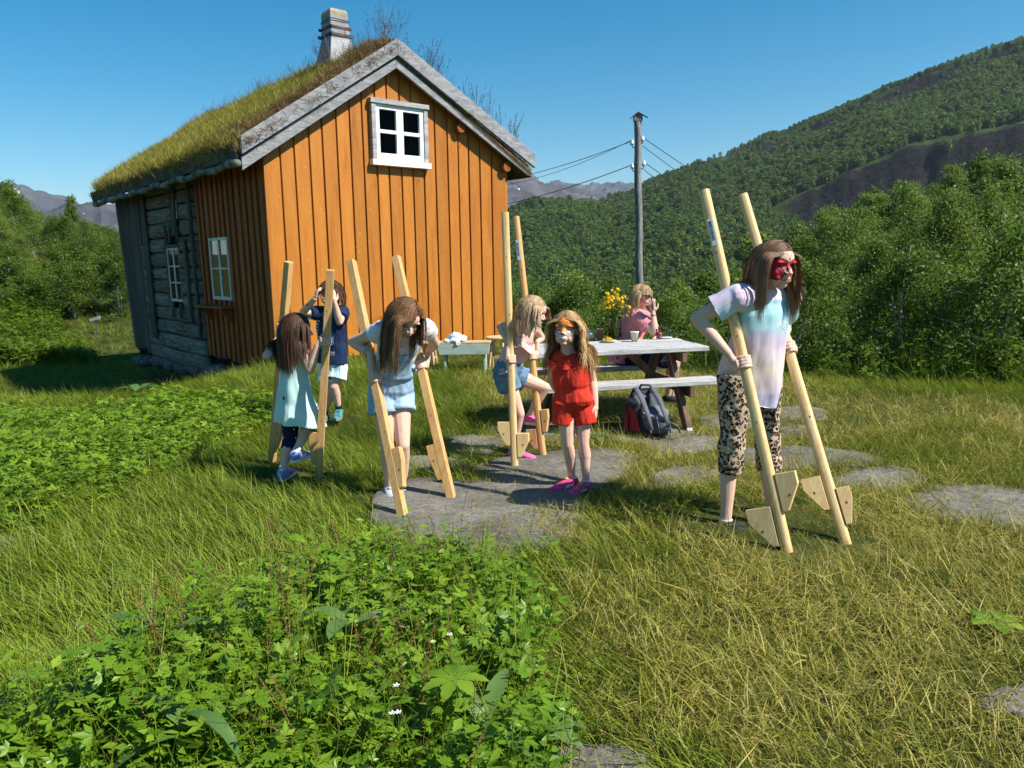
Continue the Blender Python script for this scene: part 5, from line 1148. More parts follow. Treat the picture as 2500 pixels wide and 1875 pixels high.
nz2 = noise_tex(nt, v, 70, 2); gap = ramp(nt, [(.62, (0, 0, 0)), (.66, (1, 1, 1))], nz2)
nt.links.new(mixc(nt, gap.outputs[0], r1.outputs[0], (.44, .34, .235)), b.inputs['Base Color']); b.inputs['Roughness'].default_value = .85; b.inputs['Specular IOR Level'].default_value = .12
mb = MB(); t_.loft(mb, [(-.2, .10, .08, 0), (-.1, .152, .115, -.01), (.02, .158, .116, -.01), (.14, .148, .108, -.006)])
for sd in 'rl':
    H, K, A = J['hip_' + sd], J['kn_' + sd], J['an_' + sd]; C = K.lerp(A, .44)
    mb.tube([H.lerp(K, -.05), H.lerp(K, .3), H.lerp(K, .7), K, K.lerp(A, .14), K.lerp(A, .22), K.lerp(A, .3), C], [.098, .094, .078, .070, .074, .068, .073, .066], 18)
T.part(mb, 'leggings', m_leo, .006, 2, .008, (14, 14, 10))
m_navyc = cloth('navy_canvas', [(0.3, (.012, .014, .022)), (0.7, (.028, .03, .042))], 30)
for sd in 'rl': T.sock(sd, m_white_sock, .012, .038); T.shoe(sd, m_navyc, flat('dark_sole', (.03, .03, .035), .7), 1.08, collar=.05)
m_hairT = hairmat('brown_hair', (.075, .036, .018), (.26, .15, .085), (.48, .32, .20)); T.hair(m_hairT, 3200, .32, -.05, .0036, wave=.02, seed=3, jitter=.08, vol=1.04)

# ---- little girl in the red playsuit, tiger face paint
fR = Vector((-.38, -.925, 0)); rR = Vector((-.925, .38, 0))
J = joints(sh_r=(1360, 872, 4.76), el_r=(1346, 925, 4.90), wr_r=(1368, 968, 4.96), sh_l=(1428, 868, 4.78), el_l=(1447, 930, 4.80), wr_l=(1454, 988, 4.74),
           hip_r=(1381, 992, 4.74), kn_r=(1386, 1085, 4.72), an_r=(1397, 1168, 4.80), toe_r=(1345, 1189, 4.66), hip_l=(1420, 992, 4.76), kn_l=(1424, 1083, 4.74), an_l=(1431, 1178, 4.76), toe_l=(1383, 1207, 4.58))
hd = Head(at(1383, 803, 4.74), (-.30, -.93, .14), .213, (.04, .05, 1))
R_ = Person('little girl in red playsuit with orange tiger face paint, standing before the picnic table', J, .78, hd, Torso(at(1400, 978, 4.75), at(1390, 858, 4.77), rR, rR, .80), .0040, .95)
hand(R_.mb, J['wr_l'], Vector((0, -.05, -1)), rR, .80, .25, -1); hand(R_.mb, J['wr_r'], Vector((.6, 0, -.6)), Vector((0, -1, 0)), .78, .4, 1)
def paintR(s, x, y, z):
    ax = np.abs(x); org = np.clip((z - .50) / .04, 0, 1) * (ax < .30) + ((ax < .05) & (z > .40)); s.blend(s.ck * np.clip(org, 0, 1) * .9, (.78, .24, .02))
    s.blend(s.ck * np.clip(1.2 - ((ax - .20) / .14) ** 2 - ((z - .33) / .10) ** 2, 0, 1) * .38, (.85, .80, .78)); s.blend(s.ck * np.clip(1.3 - (x / .13) ** 2 - ((z - .245) / .05) ** 2, 0, 1), (.80, .78, .78))
    s.blend(s.ck * ((x / .055) ** 2 + ((z - .335) / .03) ** 2 < 1) * .95, (.02, .015, .015))
    for z0 in (.27, .315, .36): s.blend(s.ck * ((np.abs(z - z0 - .25 * (ax - .2) * (z0 - .31) * 6) < .006) & (ax > .13) & (ax < .33)) * .75, (.05, .03, .03))
    for z0 in (.62, .70, .78): s.blend(s.ck * ((np.abs(z - z0 + .3 * ax) < .012) & (ax < .17) & (ax > .03)) * .75, (.10, .03, .01))
    s.blend(s.ck * ((np.abs(z - .53 + .12 * (ax - .16)) < .012) & (ax > .06) & (ax < .30)) * .7, (.05, .02, .01))
HR = (.36, .22, .10); R_.body(paintR, HR)
m_redc = cloth('red_crinkle_cotton', [(0.3, (.56, .030, .018)), (0.7, (.74, .055, .028))], 9, .85, .6, .006, (60, .8))
mb = MB(); t_ = R_.t; t_.loft(mb, [(-.17, .06, .05, 0), (-.09, .150, .110, 0), (0, .166, .130, .0), (.15, .148, .118, .004), (.25, .136, .106, .004), (.31, .148, .118, .006), (.5, .150, .118, .008), (.75, .152, .108, .004), (.87, .132, .085, 0), (.94, .085, .06, 0)], 30)
for sd in 'rl': H, K = J['hip_' + sd], J['kn_' + sd]; lx = rR * (.024 if sd == 'r' else -.024); mb.tube([H.lerp(K, -.1), H.lerp(K, .2) + lx * .6, H.lerp(K, .46) + lx], [.080, .074, .073], 18); mb.caps(t_.pt(.86, 0, 0), J['sh_' + sd], .06, .046)
su = R_.part(mb, 'playsuit', m_redc, .0055, 2, .008, (16, 16, 4))
def ruffle(pts, outd, depth, amp, n=7, rows=4):
    vs = []; m = len(pts)
    for r in range(rows):
        f = r / (rows - 1)
        for i, p in enumerate(pts):
            w = math.sin(i * 2 * math.pi * n / m) * amp * f; vs.append(Vector(p) + Vector(outd[i]) * (.012 + .35 * depth * f + w) - Z_ * depth * f)
    return vs, [(r * m + i, r * m + (i + 1) % m, (r + 1) * m + (i + 1) % m, (r + 1) * m + i) for r in range(rows - 1) for i in range(m)]
pts = []; od = []
for i in range(72):
    q = 2 * math.pi * i / 72; p, l, f, d = t_.fr(.90); o = l * math.cos(q) + f * math.sin(q); pts.append(p + l * math.cos(q) * .108 * t_.k + f * math.sin(q) * .088 * t_.k - d * .012 * math.sin(q)); od.append(o)
vs, fs = ruffle(pts, od, .062, .010, 9); MB().add(vs, fs).build('ruffle', m_redc, su, smooth=True, recalc=False)
for sd, sg in (('r', 1), ('l', -1)):
    S, E = J['sh_' + sd], J['el_' + sd]; d = (E - S).normalized(); x, y, _ = basis(d); pts = [S + x * .05 * math.cos(q) + y * .05 * math.sin(q) + d * -.005 for q in [2 * math.pi * i / 40 for i in range(40)]]; od = [(p - S).normalized() * .6 + d * .3 for p in pts]
    vs, fs = ruffle(pts, od, .038, .007, 6); MB().add(vs, fs).build('ruffle', m_redc, su, smooth=True, recalc=False)
m_pinkshoe = cloth('hot_pink_mesh', [(0.3, (.52, .03, .16)), (0.7, (.70, .06, .24))], 40, .6, .4, .002); m_orl = flat('orange_trim', (.85, .30, .06), .7)
for sd in 'rl': R_.sock(sd, m_white_sock, .02, .037); R_.shoe(sd, m_pinkshoe, m_wsole, .92, lace=m_orl, stripe=m_wsole, tongue=m_orl)
m_hairR = hairmat('dark_blonde_hair', (.26, .145, .055), (.60, .40, .18), (.80, .60, .33)); R_.hair(m_hairR, 3000, .33, .0, .0036, wave=.13, seed=5, jitter=.16, frizz=.02, vol=1.12)

# ---- girl in dungarees
fO = Vector((.42, -.907, 0)); rO = Vector((-.907, -.42, 0))
J = joints(sh_r=(936, 806, 4.58), el_r=(860, 834, 4.72), sh_l=(1038, 800, 4.64), el_l=(1062, 838, 4.82), hip_r=(930, 965, 4.72), kn_r=(947, 1092, 4.64), an_r=(949, 1190, 4.74), toe_r=(964, 1228, 4.54),
           hip_l=(976, 962, 4.78), kn_l=(984, 1086, 4.64), an_l=(984, 1196, 4.78), toe_l=(1001, 1228, 4.58))
J['wr_r'] = gp_('o1', 892, -.012, -.01, .075); J['wr_l'] = gp_('o2', 878, .055, .03, .045)
hd = Head(at(992, 775, 4.46), (.42, -.70, -.62), .215, (.35, -.35, .85))
O = Person('girl in denim dungarees looking down, long brown hair falling forward', J, .87, hd, Torso(at(955, 945, 4.74), at(985, 806, 4.58), rO, rO, .88, fO * -.03), .0042, .98)
grip(O.mb, J['wr_r'], 'o1', 925, .85, 1, n=Vector((-.3, -.8, .3))); grip(O.mb, J['wr_l'], 'o2', 892, .85, -1, n=Vector((.9, .3, .2)))
HO_ = (.12, .062, .03); O.body(None, HO_)
m_wtee, nt, b = newmat('white_tee_pink_print'); v = coords(nt); nn = noise_tex(nt, v, 20, 3); gz_ = N(nt, 'ShaderNodeSeparateXYZ'); nt.links.new(v, gz_.inputs[0])
nt.links.new(ramp(nt, [(0.0, (.74, .68, .69)), (.60, (.74, .68, .69)), (.66, (.70, .36, .45))], nn).outputs[0], b.inputs['Base Color']); b.inputs['Roughness'].default_value = .9; b.inputs['Specular IOR Level'].default_value = .1
mb = MB(); t_ = O.t; t_.loft(mb, [(.05, .12, .10, 0), (.2, .140, .108, 0), (.4, .132, .102, .0), (.6, .146, .108, .006), (.8, .158, .104, .0), (.9, .136, .084, -.004), (.97, .085, .066, -.008)]); 
for sd in 'rl': sleeve(mb, J['sh_' + sd], J['el_' + sd], .34, .060, .062); mb.caps(t_.pt(.9, 0, 0), J['sh_' + sd], .068, .058)
tee = O.part(mb, 'shirt', m_wtee, .0055, 2, .010, (9, 9, 3))
mb = MB(); t_.loft(mb, [(-.22, .10, .09, 0), (-.12, .160, .125, -.005), (.0, .164, .126, -.006), (.15, .152, .118, -.002), (.27, .145, .114, .0), (.30, .12, .09, 0)])
for sd in 'rl': H, K = J['hip_' + sd], J['kn_' + sd]; mb.tube([H.lerp(K, -.1), H.lerp(K, .15), H.lerp(K, .33)], [.090, .092, .090], 18)
dg_ = O.part(mb, 'dungarees', m_denim, .0055, 2, .008, (12, 12, 7)); trs = [bvh_of(tee), bvh_of(dg_)]
bib = MB(); N_ = 9; vs = []
for off in (0.002, .012):
    for j in range(N_):
        tt_ = .24 + (.74 - .24) * j / (N_ - 1); hw = np.interp(tt_, [.24, .45, .74], [.125, .088, .074])
        for i in range(N_):
            x = hw * (2 * i / (N_ - 1) - 1); p, l, f, d = t_.fr(tt_); q = p + l * x * t_.k; h_ = [h for h in (t.ray_cast(q + f * .35, -f, .5) for t in trs) if h[0] is not None]
            base = max(h_, key=lambda h: (h[0] - q).dot(f))[0] if h_ else q + f * .1; vs.append(base + f * off)
M_ = N_ * N_; fs = []
for j in range(N_ - 1):
    for i in range(N_ - 1): a = j * N_ + i; fs += [(a, a + 1, a + N_ + 1, a + N_), (M_ + a, M_ + a + N_, M_ + a + N_ + 1, M_ + a + 1)]
for i in range(N_ - 1):
    for a, b2 in ((i, i + 1), ((N_ - 1) * N_ + i, (N_ - 1) * N_ + i + 1), (i * N_, (i + 1) * N_), (i * N_ + N_ - 1, (i + 1) * N_ + N_ - 1)): fs.append((a, b2, M_ + b2, M_ + a))
bo_ = MB().add(vs, fs).build('bib', m_denim, O.e, smooth=True); tb = bvh_of(bo_); fB = t_.fr(.5)[2]; upB = perp(Z_, fB)
pk = t_.pt(.54, -.0, .1); decal(line_polys([(-.05, .04), (.05, .04), (.052, -.045), (.03, -.065), (-.03, -.065), (-.052, -.045)], .003, True) + line_polys([(-.05, .028), (.05, .028)], .002) , tb, pk, -t_.fr(.5)[1], upB, 'pocket_stitching', m_denim2, bo_)
for sx in (1, -1):
    pts = [t_.pt(.70, sx * .06, .125), t_.pt(.82, sx * .075, .118), t_.pt(.95, sx * .085, .07), t_.pt(1.0, sx * .085, .0), t_.pt(.95, sx * .075, -.08), t_.pt(.75, sx * .05, -.115)]
    MB().tube(pts, [.016] * 6, 8, flat=.3, up=(0, 0, 1)).build('strap', m_denim, O.e, smooth=True)
for sd in 'rl': H, K = J['hip_' + sd], J['kn_' + sd]; MB().tube([H.lerp(K, .26), H.lerp(K, .27), H.lerp(K, .345), H.lerp(K, .352)], [.094, .0975, .0975, .093], 20).build('turn_up', m_denim, dg_, smooth=True)
x, y, d = basis(J['el_r'] - J['wr_r'])
for i, c in enumerate(((.70, .66, .05), (.25, .40, .62), (.75, .75, .72))):
    q = J['wr_r'] + d * (.012 + i * .011); ob = MB().tube([q + x * .027 * math.cos(a) + y * .027 * math.sin(a) for a in [k * math.pi / 8 for k in range(17)]], .0042, 6).build('bracelet', flat('bracelet_band', c, .5), O.e, smooth=True)
m_gsh = cloth('grey_mesh', [(0.3, (.30, .31, .33)), (0.7, (.48, .49, .51))], 50, .7, .4, .002); m_lsh = flat('pale_lace', (.7, .7, .72), .8)
for sd in 'rl': O.sock(sd, m_white_sock, .012, .036); O.shoe(sd, m_gsh, m_wsole, .98, lace=m_lsh, stripe=flat('silver_trim', (.55, .56, .58), .4), tongue=m_gsh)
m_hairO = hairmat('chestnut_hair', (.055, .025, .012), (.21, .105, .048), (.46, .27, .14)); O.hair(m_hairO, 2800, lambda x, y, z, r: np.where(x > -.05, .36, .20) + .04 * r.normal(size=len(x)), -.12, .0038, wave=.08, seed=8, jitter=.10, frizz=.012, vol=1.06, comb=(-.1, .05, 0), grav=.24, open_=.30)

# ---- girl in the pale pink top
fP = Vector((.95, -.31, 0)); rP = Vector((-.31, -.95, 0))
J = joints(sh_r=(1272, 797, 5.42), el_r=(1222, 797, 5.56), sh_l=(1300, 797, 5.66), el_l=(1322, 824, 5.80), hip_r=(1234, 920, 5.48), kn_r=(1268, 1010, 5.50), an_r=(1254, 1098, 5.58), toe_r=(1303, 1118, 5.48),
           hip_l=(1256, 918, 5.64), kn_l=(1331, 946, 5.66), an_l=(1292, 1016, 5.72), toe_l=(1330, 1036, 5.66))
J['wr_r'] = gp_('p1', 858, -.012, .01, .06); J['wr_l'] = gp_('p2', 852, .05, .02, .05)
hd = Head(at(1304, 758, 5.46), (.86, -.36, -.36), .205, (.35, -.1, .9))
P = Person('girl in pale pink ruffled top and denim shorts, stepping onto a stilt', J, .82, hd, Torso(at(1243, 902, 5.56), at(1292, 790, 5.53), rP, rP, .82, fP * -.02), .0042, .98)
grip(P.mb, J['wr_r'], 'p1', 876, .82, 1, n=Vector((-.5, -.6, .3))); grip(P.mb, J['wr_l'], 'p2', 868, .82, -1, n=Vector((.9, .2, .2)))
def paintP(s, x, y, z):
    s.blend(s.ck * ((x / .07) ** 2 + ((z - .325) / .045) ** 2 < 1) * .95, (.015, .012, .012)); s.blend(s.ck * np.clip(1.2 - (x / .12) ** 2 - ((z - .24) / .05) ** 2, 0, 1) * .8, (.8, .78, .78))
    for z0 in (.26, .30): s.blend(s.ck * ((np.abs(z - z0) < .007) & (np.abs(x) > .12) & (np.abs(x) < .3)) * .8, (.03, .02, .02))
HP = (.34, .22, .115); P.body(paintP, HP)
m_pinkc = cloth('pale_pink_cotton', [(0.3, (.66, .40, .36)), (0.7, (.78, .53, .49))], 8, .9, .4, .005)
mb = MB(); t_ = P.t; t_.loft(mb, [(.12, .135, .108, 0), (.3, .138, .108, 0), (.5, .140, .108, .004), (.72, .146, .104, .004), (.87, .122, .082, 0), (.95, .08, .062, -.006)])
for sd in 'rl': mb.caps(t_.pt(.88, 0, 0), t_.pt(.9, 0, 0).lerp(J['sh_' + sd], .8), .06, .052)
tp_ = P.part(mb, 'top', m_pinkc, .0055, 2, .012, (12, 12, 5))
pts = []; od = []
for i in range(72):
    q = 2 * math.pi * i / 72; p, l, f, d = t_.fr(.66); fr_ = max(0, math.sin(q)); pts.append(p + l * math.cos(q) * .148 * t_.k + f * math.sin(q) * .112 * t_.k + d * .05 * (1 - fr_)); od.append(l * math.cos(q) + f * math.sin(q))
vs, fs = ruffle(pts, od, .05, .012, 8); MB().add(vs, fs).build('ruffle', m_pinkc, tp_, smooth=True, recalc=False)
for sd in 'rl':
    S = J['sh_' + sd]; x, y, d = basis(J['el_' + sd] - S); pts = [S + x * .05 * math.cos(q) + y * .05 * math.sin(q) - d * .012 for q in [2 * math.pi * i / 36 for i in range(36)]]; vs, fs = ruffle(pts, [(p - S).normalized() * .4 + d * .4 for p in pts], .018, .005, 6); MB().add(vs, fs).build('ruffle', m_pinkc, tp_, smooth=True, recalc=False)
mb = MB(); t_.loft(mb, [(-.2, .10, .09, 0), (-.1, .158, .122, -.008), (.02, .160, .124, -.008), (.14, .145, .112, -.004), (.20, .141, .110, -.002)])
for sd in 'rl': H, K = J['hip_' + sd], J['kn_' + sd]; mb.tube([H.lerp(K, -.12), H.lerp(K, .12), H.lerp(K, .34)], [.088, .090, .089], 18)
sp_ = P.part(mb, 'shorts', m_denim2, .0055, 2, .008, (12, 12, 9)); tr_ = bvh_of(sp_)
m_fray = flat('frayed_white_cotton', (.62, .64, .66), .9)
decal([[(x0 + .0, y0), (x0 + w_, y0 + .004), (x0 + w_ * .9, y0 + .013), (x0 + .01, y0 + .009)] for x0, y0, w_ in ((-.02, -.0, .07), (-.05, -.035, .075), (.01, -.06, .06), (-.04, -.085, .07), (-.06, .025, .05), (-.05, -.11, .09))], tr_, t_.pt(-.04, .09, .03), -rP.cross(Z_) * -1 if 0 else fP, Z_, 'frayed_tear', m_fray, sp_)
m_pk2 = cloth('bright_pink_mesh', [(0.3, (.70, .10, .30)), (0.7, (.82, .18, .40))], 45, .6, .3, .002)
P.shoe('r', m_pk2, m_wsole, .92, stripe=m_pk2, lace=m_pk2); P.shoe('l', m_pk2, m_wsole, .92, lace=m_pk2)
m_hairP = hairmat('ash_blonde_hair', (.26, .16, .08), (.56, .39, .22), (.80, .62, .40)); P.hair(m_hairP, 2600, lambda x, y, z, r: np.where(x > -.02, .205, .13) * (1 + .07 * r.normal(size=len(x))), .02, .0036, wave=.05, seed=12, jitter=.16, frizz=.02, comb=(.05, -.02, 0))

# ---- girl in the mint dress, seen from behind
fM = Vector((.86, .51, 0)); rM = Vector((.51, -.86, 0))
J = joints(sh_l=(694, 850, 5.16), el_l=(652, 868, 5.04), sh_r=(738, 850, 5.0), el_r=(757, 903, 4.98), hip_l=(706, 985, 5.20), kn_l=(709, 1072, 5.14), an_l=(690, 1150, 5.08), toe_l=(714, 1164, 5.24),
           hip_r=(730, 985, 5.13), kn_r=(757, 1036, 5.18), an_r=(722, 1104, 5.06), toe_r=(756, 1120, 5.18))
J['wr_l'] = gp_('m1', 812, -.035, -.03, -.045); J['wr_r'] = gp_('m2', 838, -.055, -.02, -.01)
hd = Head(at(727, 802, 5.04), (.93, .30, -.12), .20, (.08, .02, 1))
M_p = Person('girl in mint tunic and spotted leggings, seen from behind stepping onto stilts', J, .82, hd, Torso(at(718, 965, 5.10), at(716, 838, 5.08), rM, rM, .82), .0042, .95)
grip(M_p.mb, J['wr_l'], 'm1', 800, .80, 1, n=Vector((-.6, -.7, 0))); grip(M_p.mb, J['wr_r'], 'm2', 832, .80, 1, n=Vector((-.85, -.4, 0)))
HM = (.055, .026, .015); M_p.body(None, HM)
m_mint = cloth('mint_cotton', [(0.3, (.42, .62, .58)), (0.7, (.52, .72, .67))], 7, .9, .35, .005)
mb = MB(); t_ = M_p.t; n_ = 44; rs = []
for t, rx, ry, o, fl in ((-.50, .225, .205, .035, .06), (-.35, .215, .19, .025, .05), (-.1, .180, .155, .01, .03), (.15, .162, .130, .0, .01), (.40, .146, .112, 0, 0), (.6, .146, .110, .004, 0), (.76, .148, .104, 0, 0), (.86, .118, .082, -.004, 0), (.92, .085, .064, -.008, 0)):
    p, l, f, d = t_.fr(t); rs.append([p + (l * rx * math.cos(q) + f * ry * math.sin(q)) * (1 + fl * math.sin(7 * q + 1)) * t_.k + f * o + (Vector((0, 0, -.035 * max(0, math.sin(q + .3)))) if t < -.4 else Vector()) for q in [2 * math.pi * i / n_ for i in range(n_)]])
mb.rings(rs)
dr = M_p.part(mb, 'tunic', m_mint, .0055, 2, .014, (8, 8, 2.5))
for sd in 'rl': MB().tube([t_.pt(.83, .10 * (1 if sd == 'r' else -1), .075), t_.pt(.96, .095 * (1 if sd == 'r' else -1), .02), t_.pt(.94, .09 * (1 if sd == 'r' else -1), -.05), t_.pt(.80, .085 * (1 if sd == 'r' else -1), -.095)], [.017] * 4, 8, flat=.4).build('strap', m_mint, dr, smooth=True)
tr_ = bvh_of(dr); fl_ = []
for i in range(26):
    cx, cy_ = random.uniform(-.03, .03), random.uniform(-.22, .10); r = random.uniform(.006, .013); fl_.append((i % 4, [[(cx + r * math.cos(a), cy_ + r * math.sin(a)) for a in [k * math.pi / 4 for k in range(8)]]]))
for ci, cc in enumerate(((.12, .12, .16), (.60, .55, .12), (.35, .33, .36), (.62, .40, .45))): decal([p[0] for i, p in fl_ if i == ci], tr_, t_.pt(.05, .04, .16), -rM * 1.0 if 0 else Vector((.75, -.66, 0)) * -1 if 0 else Vector((.6, .8, 0)), Z_, 'flower_print', flat('flower_ink', cc, .8), dr)
m_polka, nt, b = newmat('navy_spotted_jersey'); v = coords(nt); vo = N(nt, 'ShaderNodeTexVoronoi'); vo.inputs['Scale'].default_value = 34; vo.inputs['Randomness'].default_value = .7; nt.links.new(v, vo.inputs['Vector'])
hs = N(nt, 'ShaderNodeHueSaturation'); hs.inputs['Saturation'].default_value = .35; hs.inputs['Value'].default_value = .8; nt.links.new(vo.outputs['Color'], hs.inputs['Color'])
msk = ramp(nt, [(.20, (1, 1, 1)), (.25, (0, 0, 0))], vo.outputs['Distance']); nt.links.new(mixc(nt, msk.outputs[0], (.012, .015, .04), mixc(nt, .6, hs.outputs[0], (.8, .8, .8))), b.inputs['Base Color']); b.inputs['Roughness'].default_value = .85; b.inputs['Specular IOR Level'].default_value = .12
mb = MB(); t_.loft(mb, [(-.25, .10, .08, 0), (-.1, .150, .112, -.008), (.05, .152, .114, -.008)])
for sd, fr_ in (('l', .32), ('r', .22)): H, K, A = J['hip_' + sd], J['kn_' + sd], J['an_' + sd]; mb.chain([H.lerp(K, .08), H.lerp(K, .5), K], [.064, .062, .052]); mb.tube([K, K.lerp(A, fr_ * .6), K.lerp(A, fr_)], [.051, .050, .049], 16)
M_p.part(mb, 'leggings', m_polka, .0055, 2, .006, (16, 16, 12))
m_gs = cloth('grey_sock', [(0.3, (.42, .42, .43)), (0.7, (.56, .56, .57))], 60); m_psh = cloth('lilac_blue_mesh', [(0.35, (.16, .19, .50)), (0.65, (.33, .36, .66))], 30, .6, .4, .002); m_mag = flat('magenta_trim', (.55, .03, .20), .6)
for sd in 'rl': M_p.sock(sd, m_gs, .035, .038); M_p.shoe(sd, m_psh, m_wsole, .95, lace=m_mag, stripe=m_mag if sd == 'l' else m_wsole, tongue=m_mag)
m_hairM = hairmat('dark_brown_hair', (.020, .010, .006), (.080, .040, .022), (.22, .12, .07)); M_p.hair(m_hairM, 2800, .265, .0, .0036, wave=.01, seed=21, jitter=.06)

# ---- boy in the navy shirt by the wall
fB_ = Vector((-.55, -.835, 0)); rB = Vector((-.835, .55, 0))
J = joints(sh_r=(776, 764, 7.02), el_r=(740, 762, 6.86), sh_l=(836, 762, 7.0), el_l=(829, 786, 6.80), hip_r=(800, 895, 7.06), kn_r=(803, 955, 7.02), an_r=(792, 1012, 7.08), toe_r=(770, 1026, 6.94),
           hip_l=(825, 895, 7.04), kn_l=(815, 944, 6.98), an_l=(828, 1000, 7.06), toe_l=(822, 1024, 6.88))
J['wr_r'] = at(768, 730, 6.76); J['wr_l'] = at(817, 738, 6.74)
hd = Head(at(804, 714, 6.98), (-.62, -.76, -.12), .215, (-.05, 0, 1))
B = Person('boy in navy t-shirt and white shorts, hands raised to his face by the wall', J, .90, hd, Torso(at(812, 885, 7.05), at(808, 752, 7.02), rB, rB, .92), .0048, .95)
hand(B.mb, J['wr_r'], Vector((.35, -.05, .9)), Vector((.7, .4, 0)), .85, .55, 1); hand(B.mb, J['wr_l'], Vector((-.12, -.12, .95)), Vector((-.5, .6, 0)), .85, .5, -1)
HB_ = (.12, .06, .032); B.body(None, HB_, lambda x, y, z: np.where(y > .10, z > .78, np.where(y > -.14, z > .46, z > .20)))
m_navy = cloth('navy_jersey', [(0.3, (.010, .020, .060)), (0.7, (.018, .034, .090))], 8, .7, .35, .005)
mb = MB(); t_ = B.t; t_.loft(mb, [(.0, .165, .128, 0), (.2, .160, .122, 0), (.4, .154, .116, .002), (.65, .162, .114, .004), (.82, .164, .104, 0), (.91, .135, .084, -.006), (.98, .08, .066, -.01)])
for sd in 'rl': sleeve(mb, J['sh_' + sd], J['el_' + sd], .62, .066, .070); mb.caps(t_.pt(.9, 0, 0), J['sh_' + sd], .074, .066)
sh = B.part(mb, 'shirt', m_navy, .006, 2, .012, (10, 10, 4)); tr_ = bvh_of(sh); wp = flat('white_print_ink', (.60, .62, .66), .8); cp = flat('cyan_print_ink', (.10, .42, .62), .8)
xd = -rB
pl_ = []
for i in range(11):
    y = .20 - i * .030; x0 = -.095 - .012 * math.sin(i * .4); x1 = -.035 + .02 * math.cos(i * .55); pl_ += line_polys([(x0, y - .008), ((x0 + x1) / 2, y), (x1, y - .012)], .0135)
decal(pl_, tr_, t_.pt(.52, .02, .12), xd, Z_, 'stripe_print', wp, sh)
decal(line_polys([(-.07, .10), (-.055, .02), (.0, -.035), (.045, -.01), (.055, .10)], .007), tr_, t_.pt(.40, -.06, .12), xd, Z_, 'line_print', cp, sh)
decal(text_polys('T90', .034, .35) + line_polys([(-.035, -.008), (.03, -.008)], .003), tr_, t_.pt(.20, -.085, .12), xd, Z_, 'text_print', wp, sh)
m_wsh = cloth('white_polyester', [(0.3, (.68, .70, .72)), (0.7, (.80, .81, .82))], 10, .6, .3, .005)
mb = MB(); t_.loft(mb, [(-.25, .10, .09, 0), (-.12, .160, .122, -.004), (.0, .154, .116, -.004), (.06, .148, .112, 0)])
for sd in 'rl': H, K = J['hip_' + sd], J['kn_' + sd]; mb.tube([H.lerp(K, -.1), H.lerp(K, .3), H.lerp(K, .62)], [.090, .096, .102], 18)
so_ = B.part(mb, 'shorts', m_wsh, .006, 2, .010, (12, 12, 5)); tr_ = bvh_of(so_); cy2 = flat('sky_blue_stripe', (.16, .52, .62), .7)
ox = J['hip_l'].lerp(J['kn_l'], .2)
decal([q for x in (.038, .055, .072) for q in line_polys([(x, .12), (x, -.12)], .010)], tr_, ox, Vector((.93, -.36, 0)), Z_, 'stripe', cy2, so_)
decal([[(x, -.022), (x + .012, -.022), (x + .012 + .012 * h_, -.022 + .0 + h_ * .03), (x + .012 * h_, -.022 + h_ * .03)] for x, h_ in ((-.028, .45), (-.011, .8), (.006, 1.15))] + text_polys('adidas', .017), tr_, ox + Z_ * -.05 - Vector((.03, 0, 0)), Vector((.93, -.36, 0)), Z_, 'logo', m_ink, so_)
m_blk = cloth('black_sock', [(0.3, (.010, .010, .011)), (0.7, (.022, .022, .024))], 60); m_teal = cloth('teal_mesh', [(0.35, (.03, .14, .14)), (0.65, (.10, .30, .28))], 30, .6, .4, .002)
for sd in 'rl': B.sock(sd, m_blk, .05, .038); B.shoe(sd, m_teal, flat('grey_sole', (.25, .27, .27), .7), 1.0, lace=m_blk)
m_hairB = hairmat('brown_boy_hair', (.03, .014, .008), (.115, .058, .030), (.27, .15, .085)); B.hair(m_hairB, 2000, .115, .03, .0042, 'bangs', seed=31, jitter=.12, len_front=.085, vol=1.08, grav=.24)

# ---- woman at the table, on the phone
fW = Vector((.97, -.22, 0)); rW = Vector((-.22, -.97, 0))
J = joints(sh_r=(1556, 776, 7.30), el_r=(1598, 812, 7.20), wr_r=(1594, 762, 7.22), sh_l=(1572, 774, 7.62), el_l=(1606, 826, 7.62), wr_l=(1588, 840, 7.40), hip_r=(1532, 874, 7.40), kn_r=(1646, 882, 7.30), an_r=(1630, 968, 7.38), toe_r=(1668, 985, 7.30),
           hip_l=(1536, 872, 7.58), kn_l=(1650, 880, 7.54), an_l=(1640, 968, 7.60), toe_l=(1676, 982, 7.56))
hd = Head(at(1568, 720, 7.42), (.90, -.43, -.06), .205, (.06, 0, 1))
Wm = Person('blonde woman in pink t-shirt and sunglasses, sitting at the table, phone at her ear', J, 1.0, hd, Torso(at(1528, 862, 7.49), at(1556, 756, 7.46), rW, rW, 1.05, fW * -.02), .0046, 1.0)
hand(Wm.mb, J['wr_r'], Vector((-.12, .05, .95)), Vector((.25, .9, 0)), .95, .45, -1); hand(Wm.mb, J['wr_l'], Vector((-.5, -.6, 0)), Vector((0, 0, -1)), .9, .2, 1)
HW = (.50, .34, .17); Wm.body(None, HW, lambda x, y, z: np.where(y > .10, z > .76, np.where(y > -.14, z > .44, z > .16)))
m_pkt = cloth('rose_pink_cotton', [(0.3, (.56, .20, .22)), (0.7, (.70, .28, .30))], 8, .9, .35, .005)
mb = MB(); t_ = Wm.t; t_.loft(mb, [(-.18, .17, .150, 0), (.0, .175, .150, 0), (.2, .165, .138, .004), (.45, .158, .130, .01), (.65, .166, .132, .018), (.82, .170, .112, .004), (.91, .14, .09, -.006), (.98, .08, .066, -.01)])
for sd in 'rl': sleeve(mb, J['sh_' + sd], J['el_' + sd], .60, .072, .078); mb.caps(t_.pt(.9, 0, 0), J['sh_' + sd], .084, .072)
Wm.part(mb, 'shirt', m_pkt, .0065, 2, .012, (10, 10, 5))
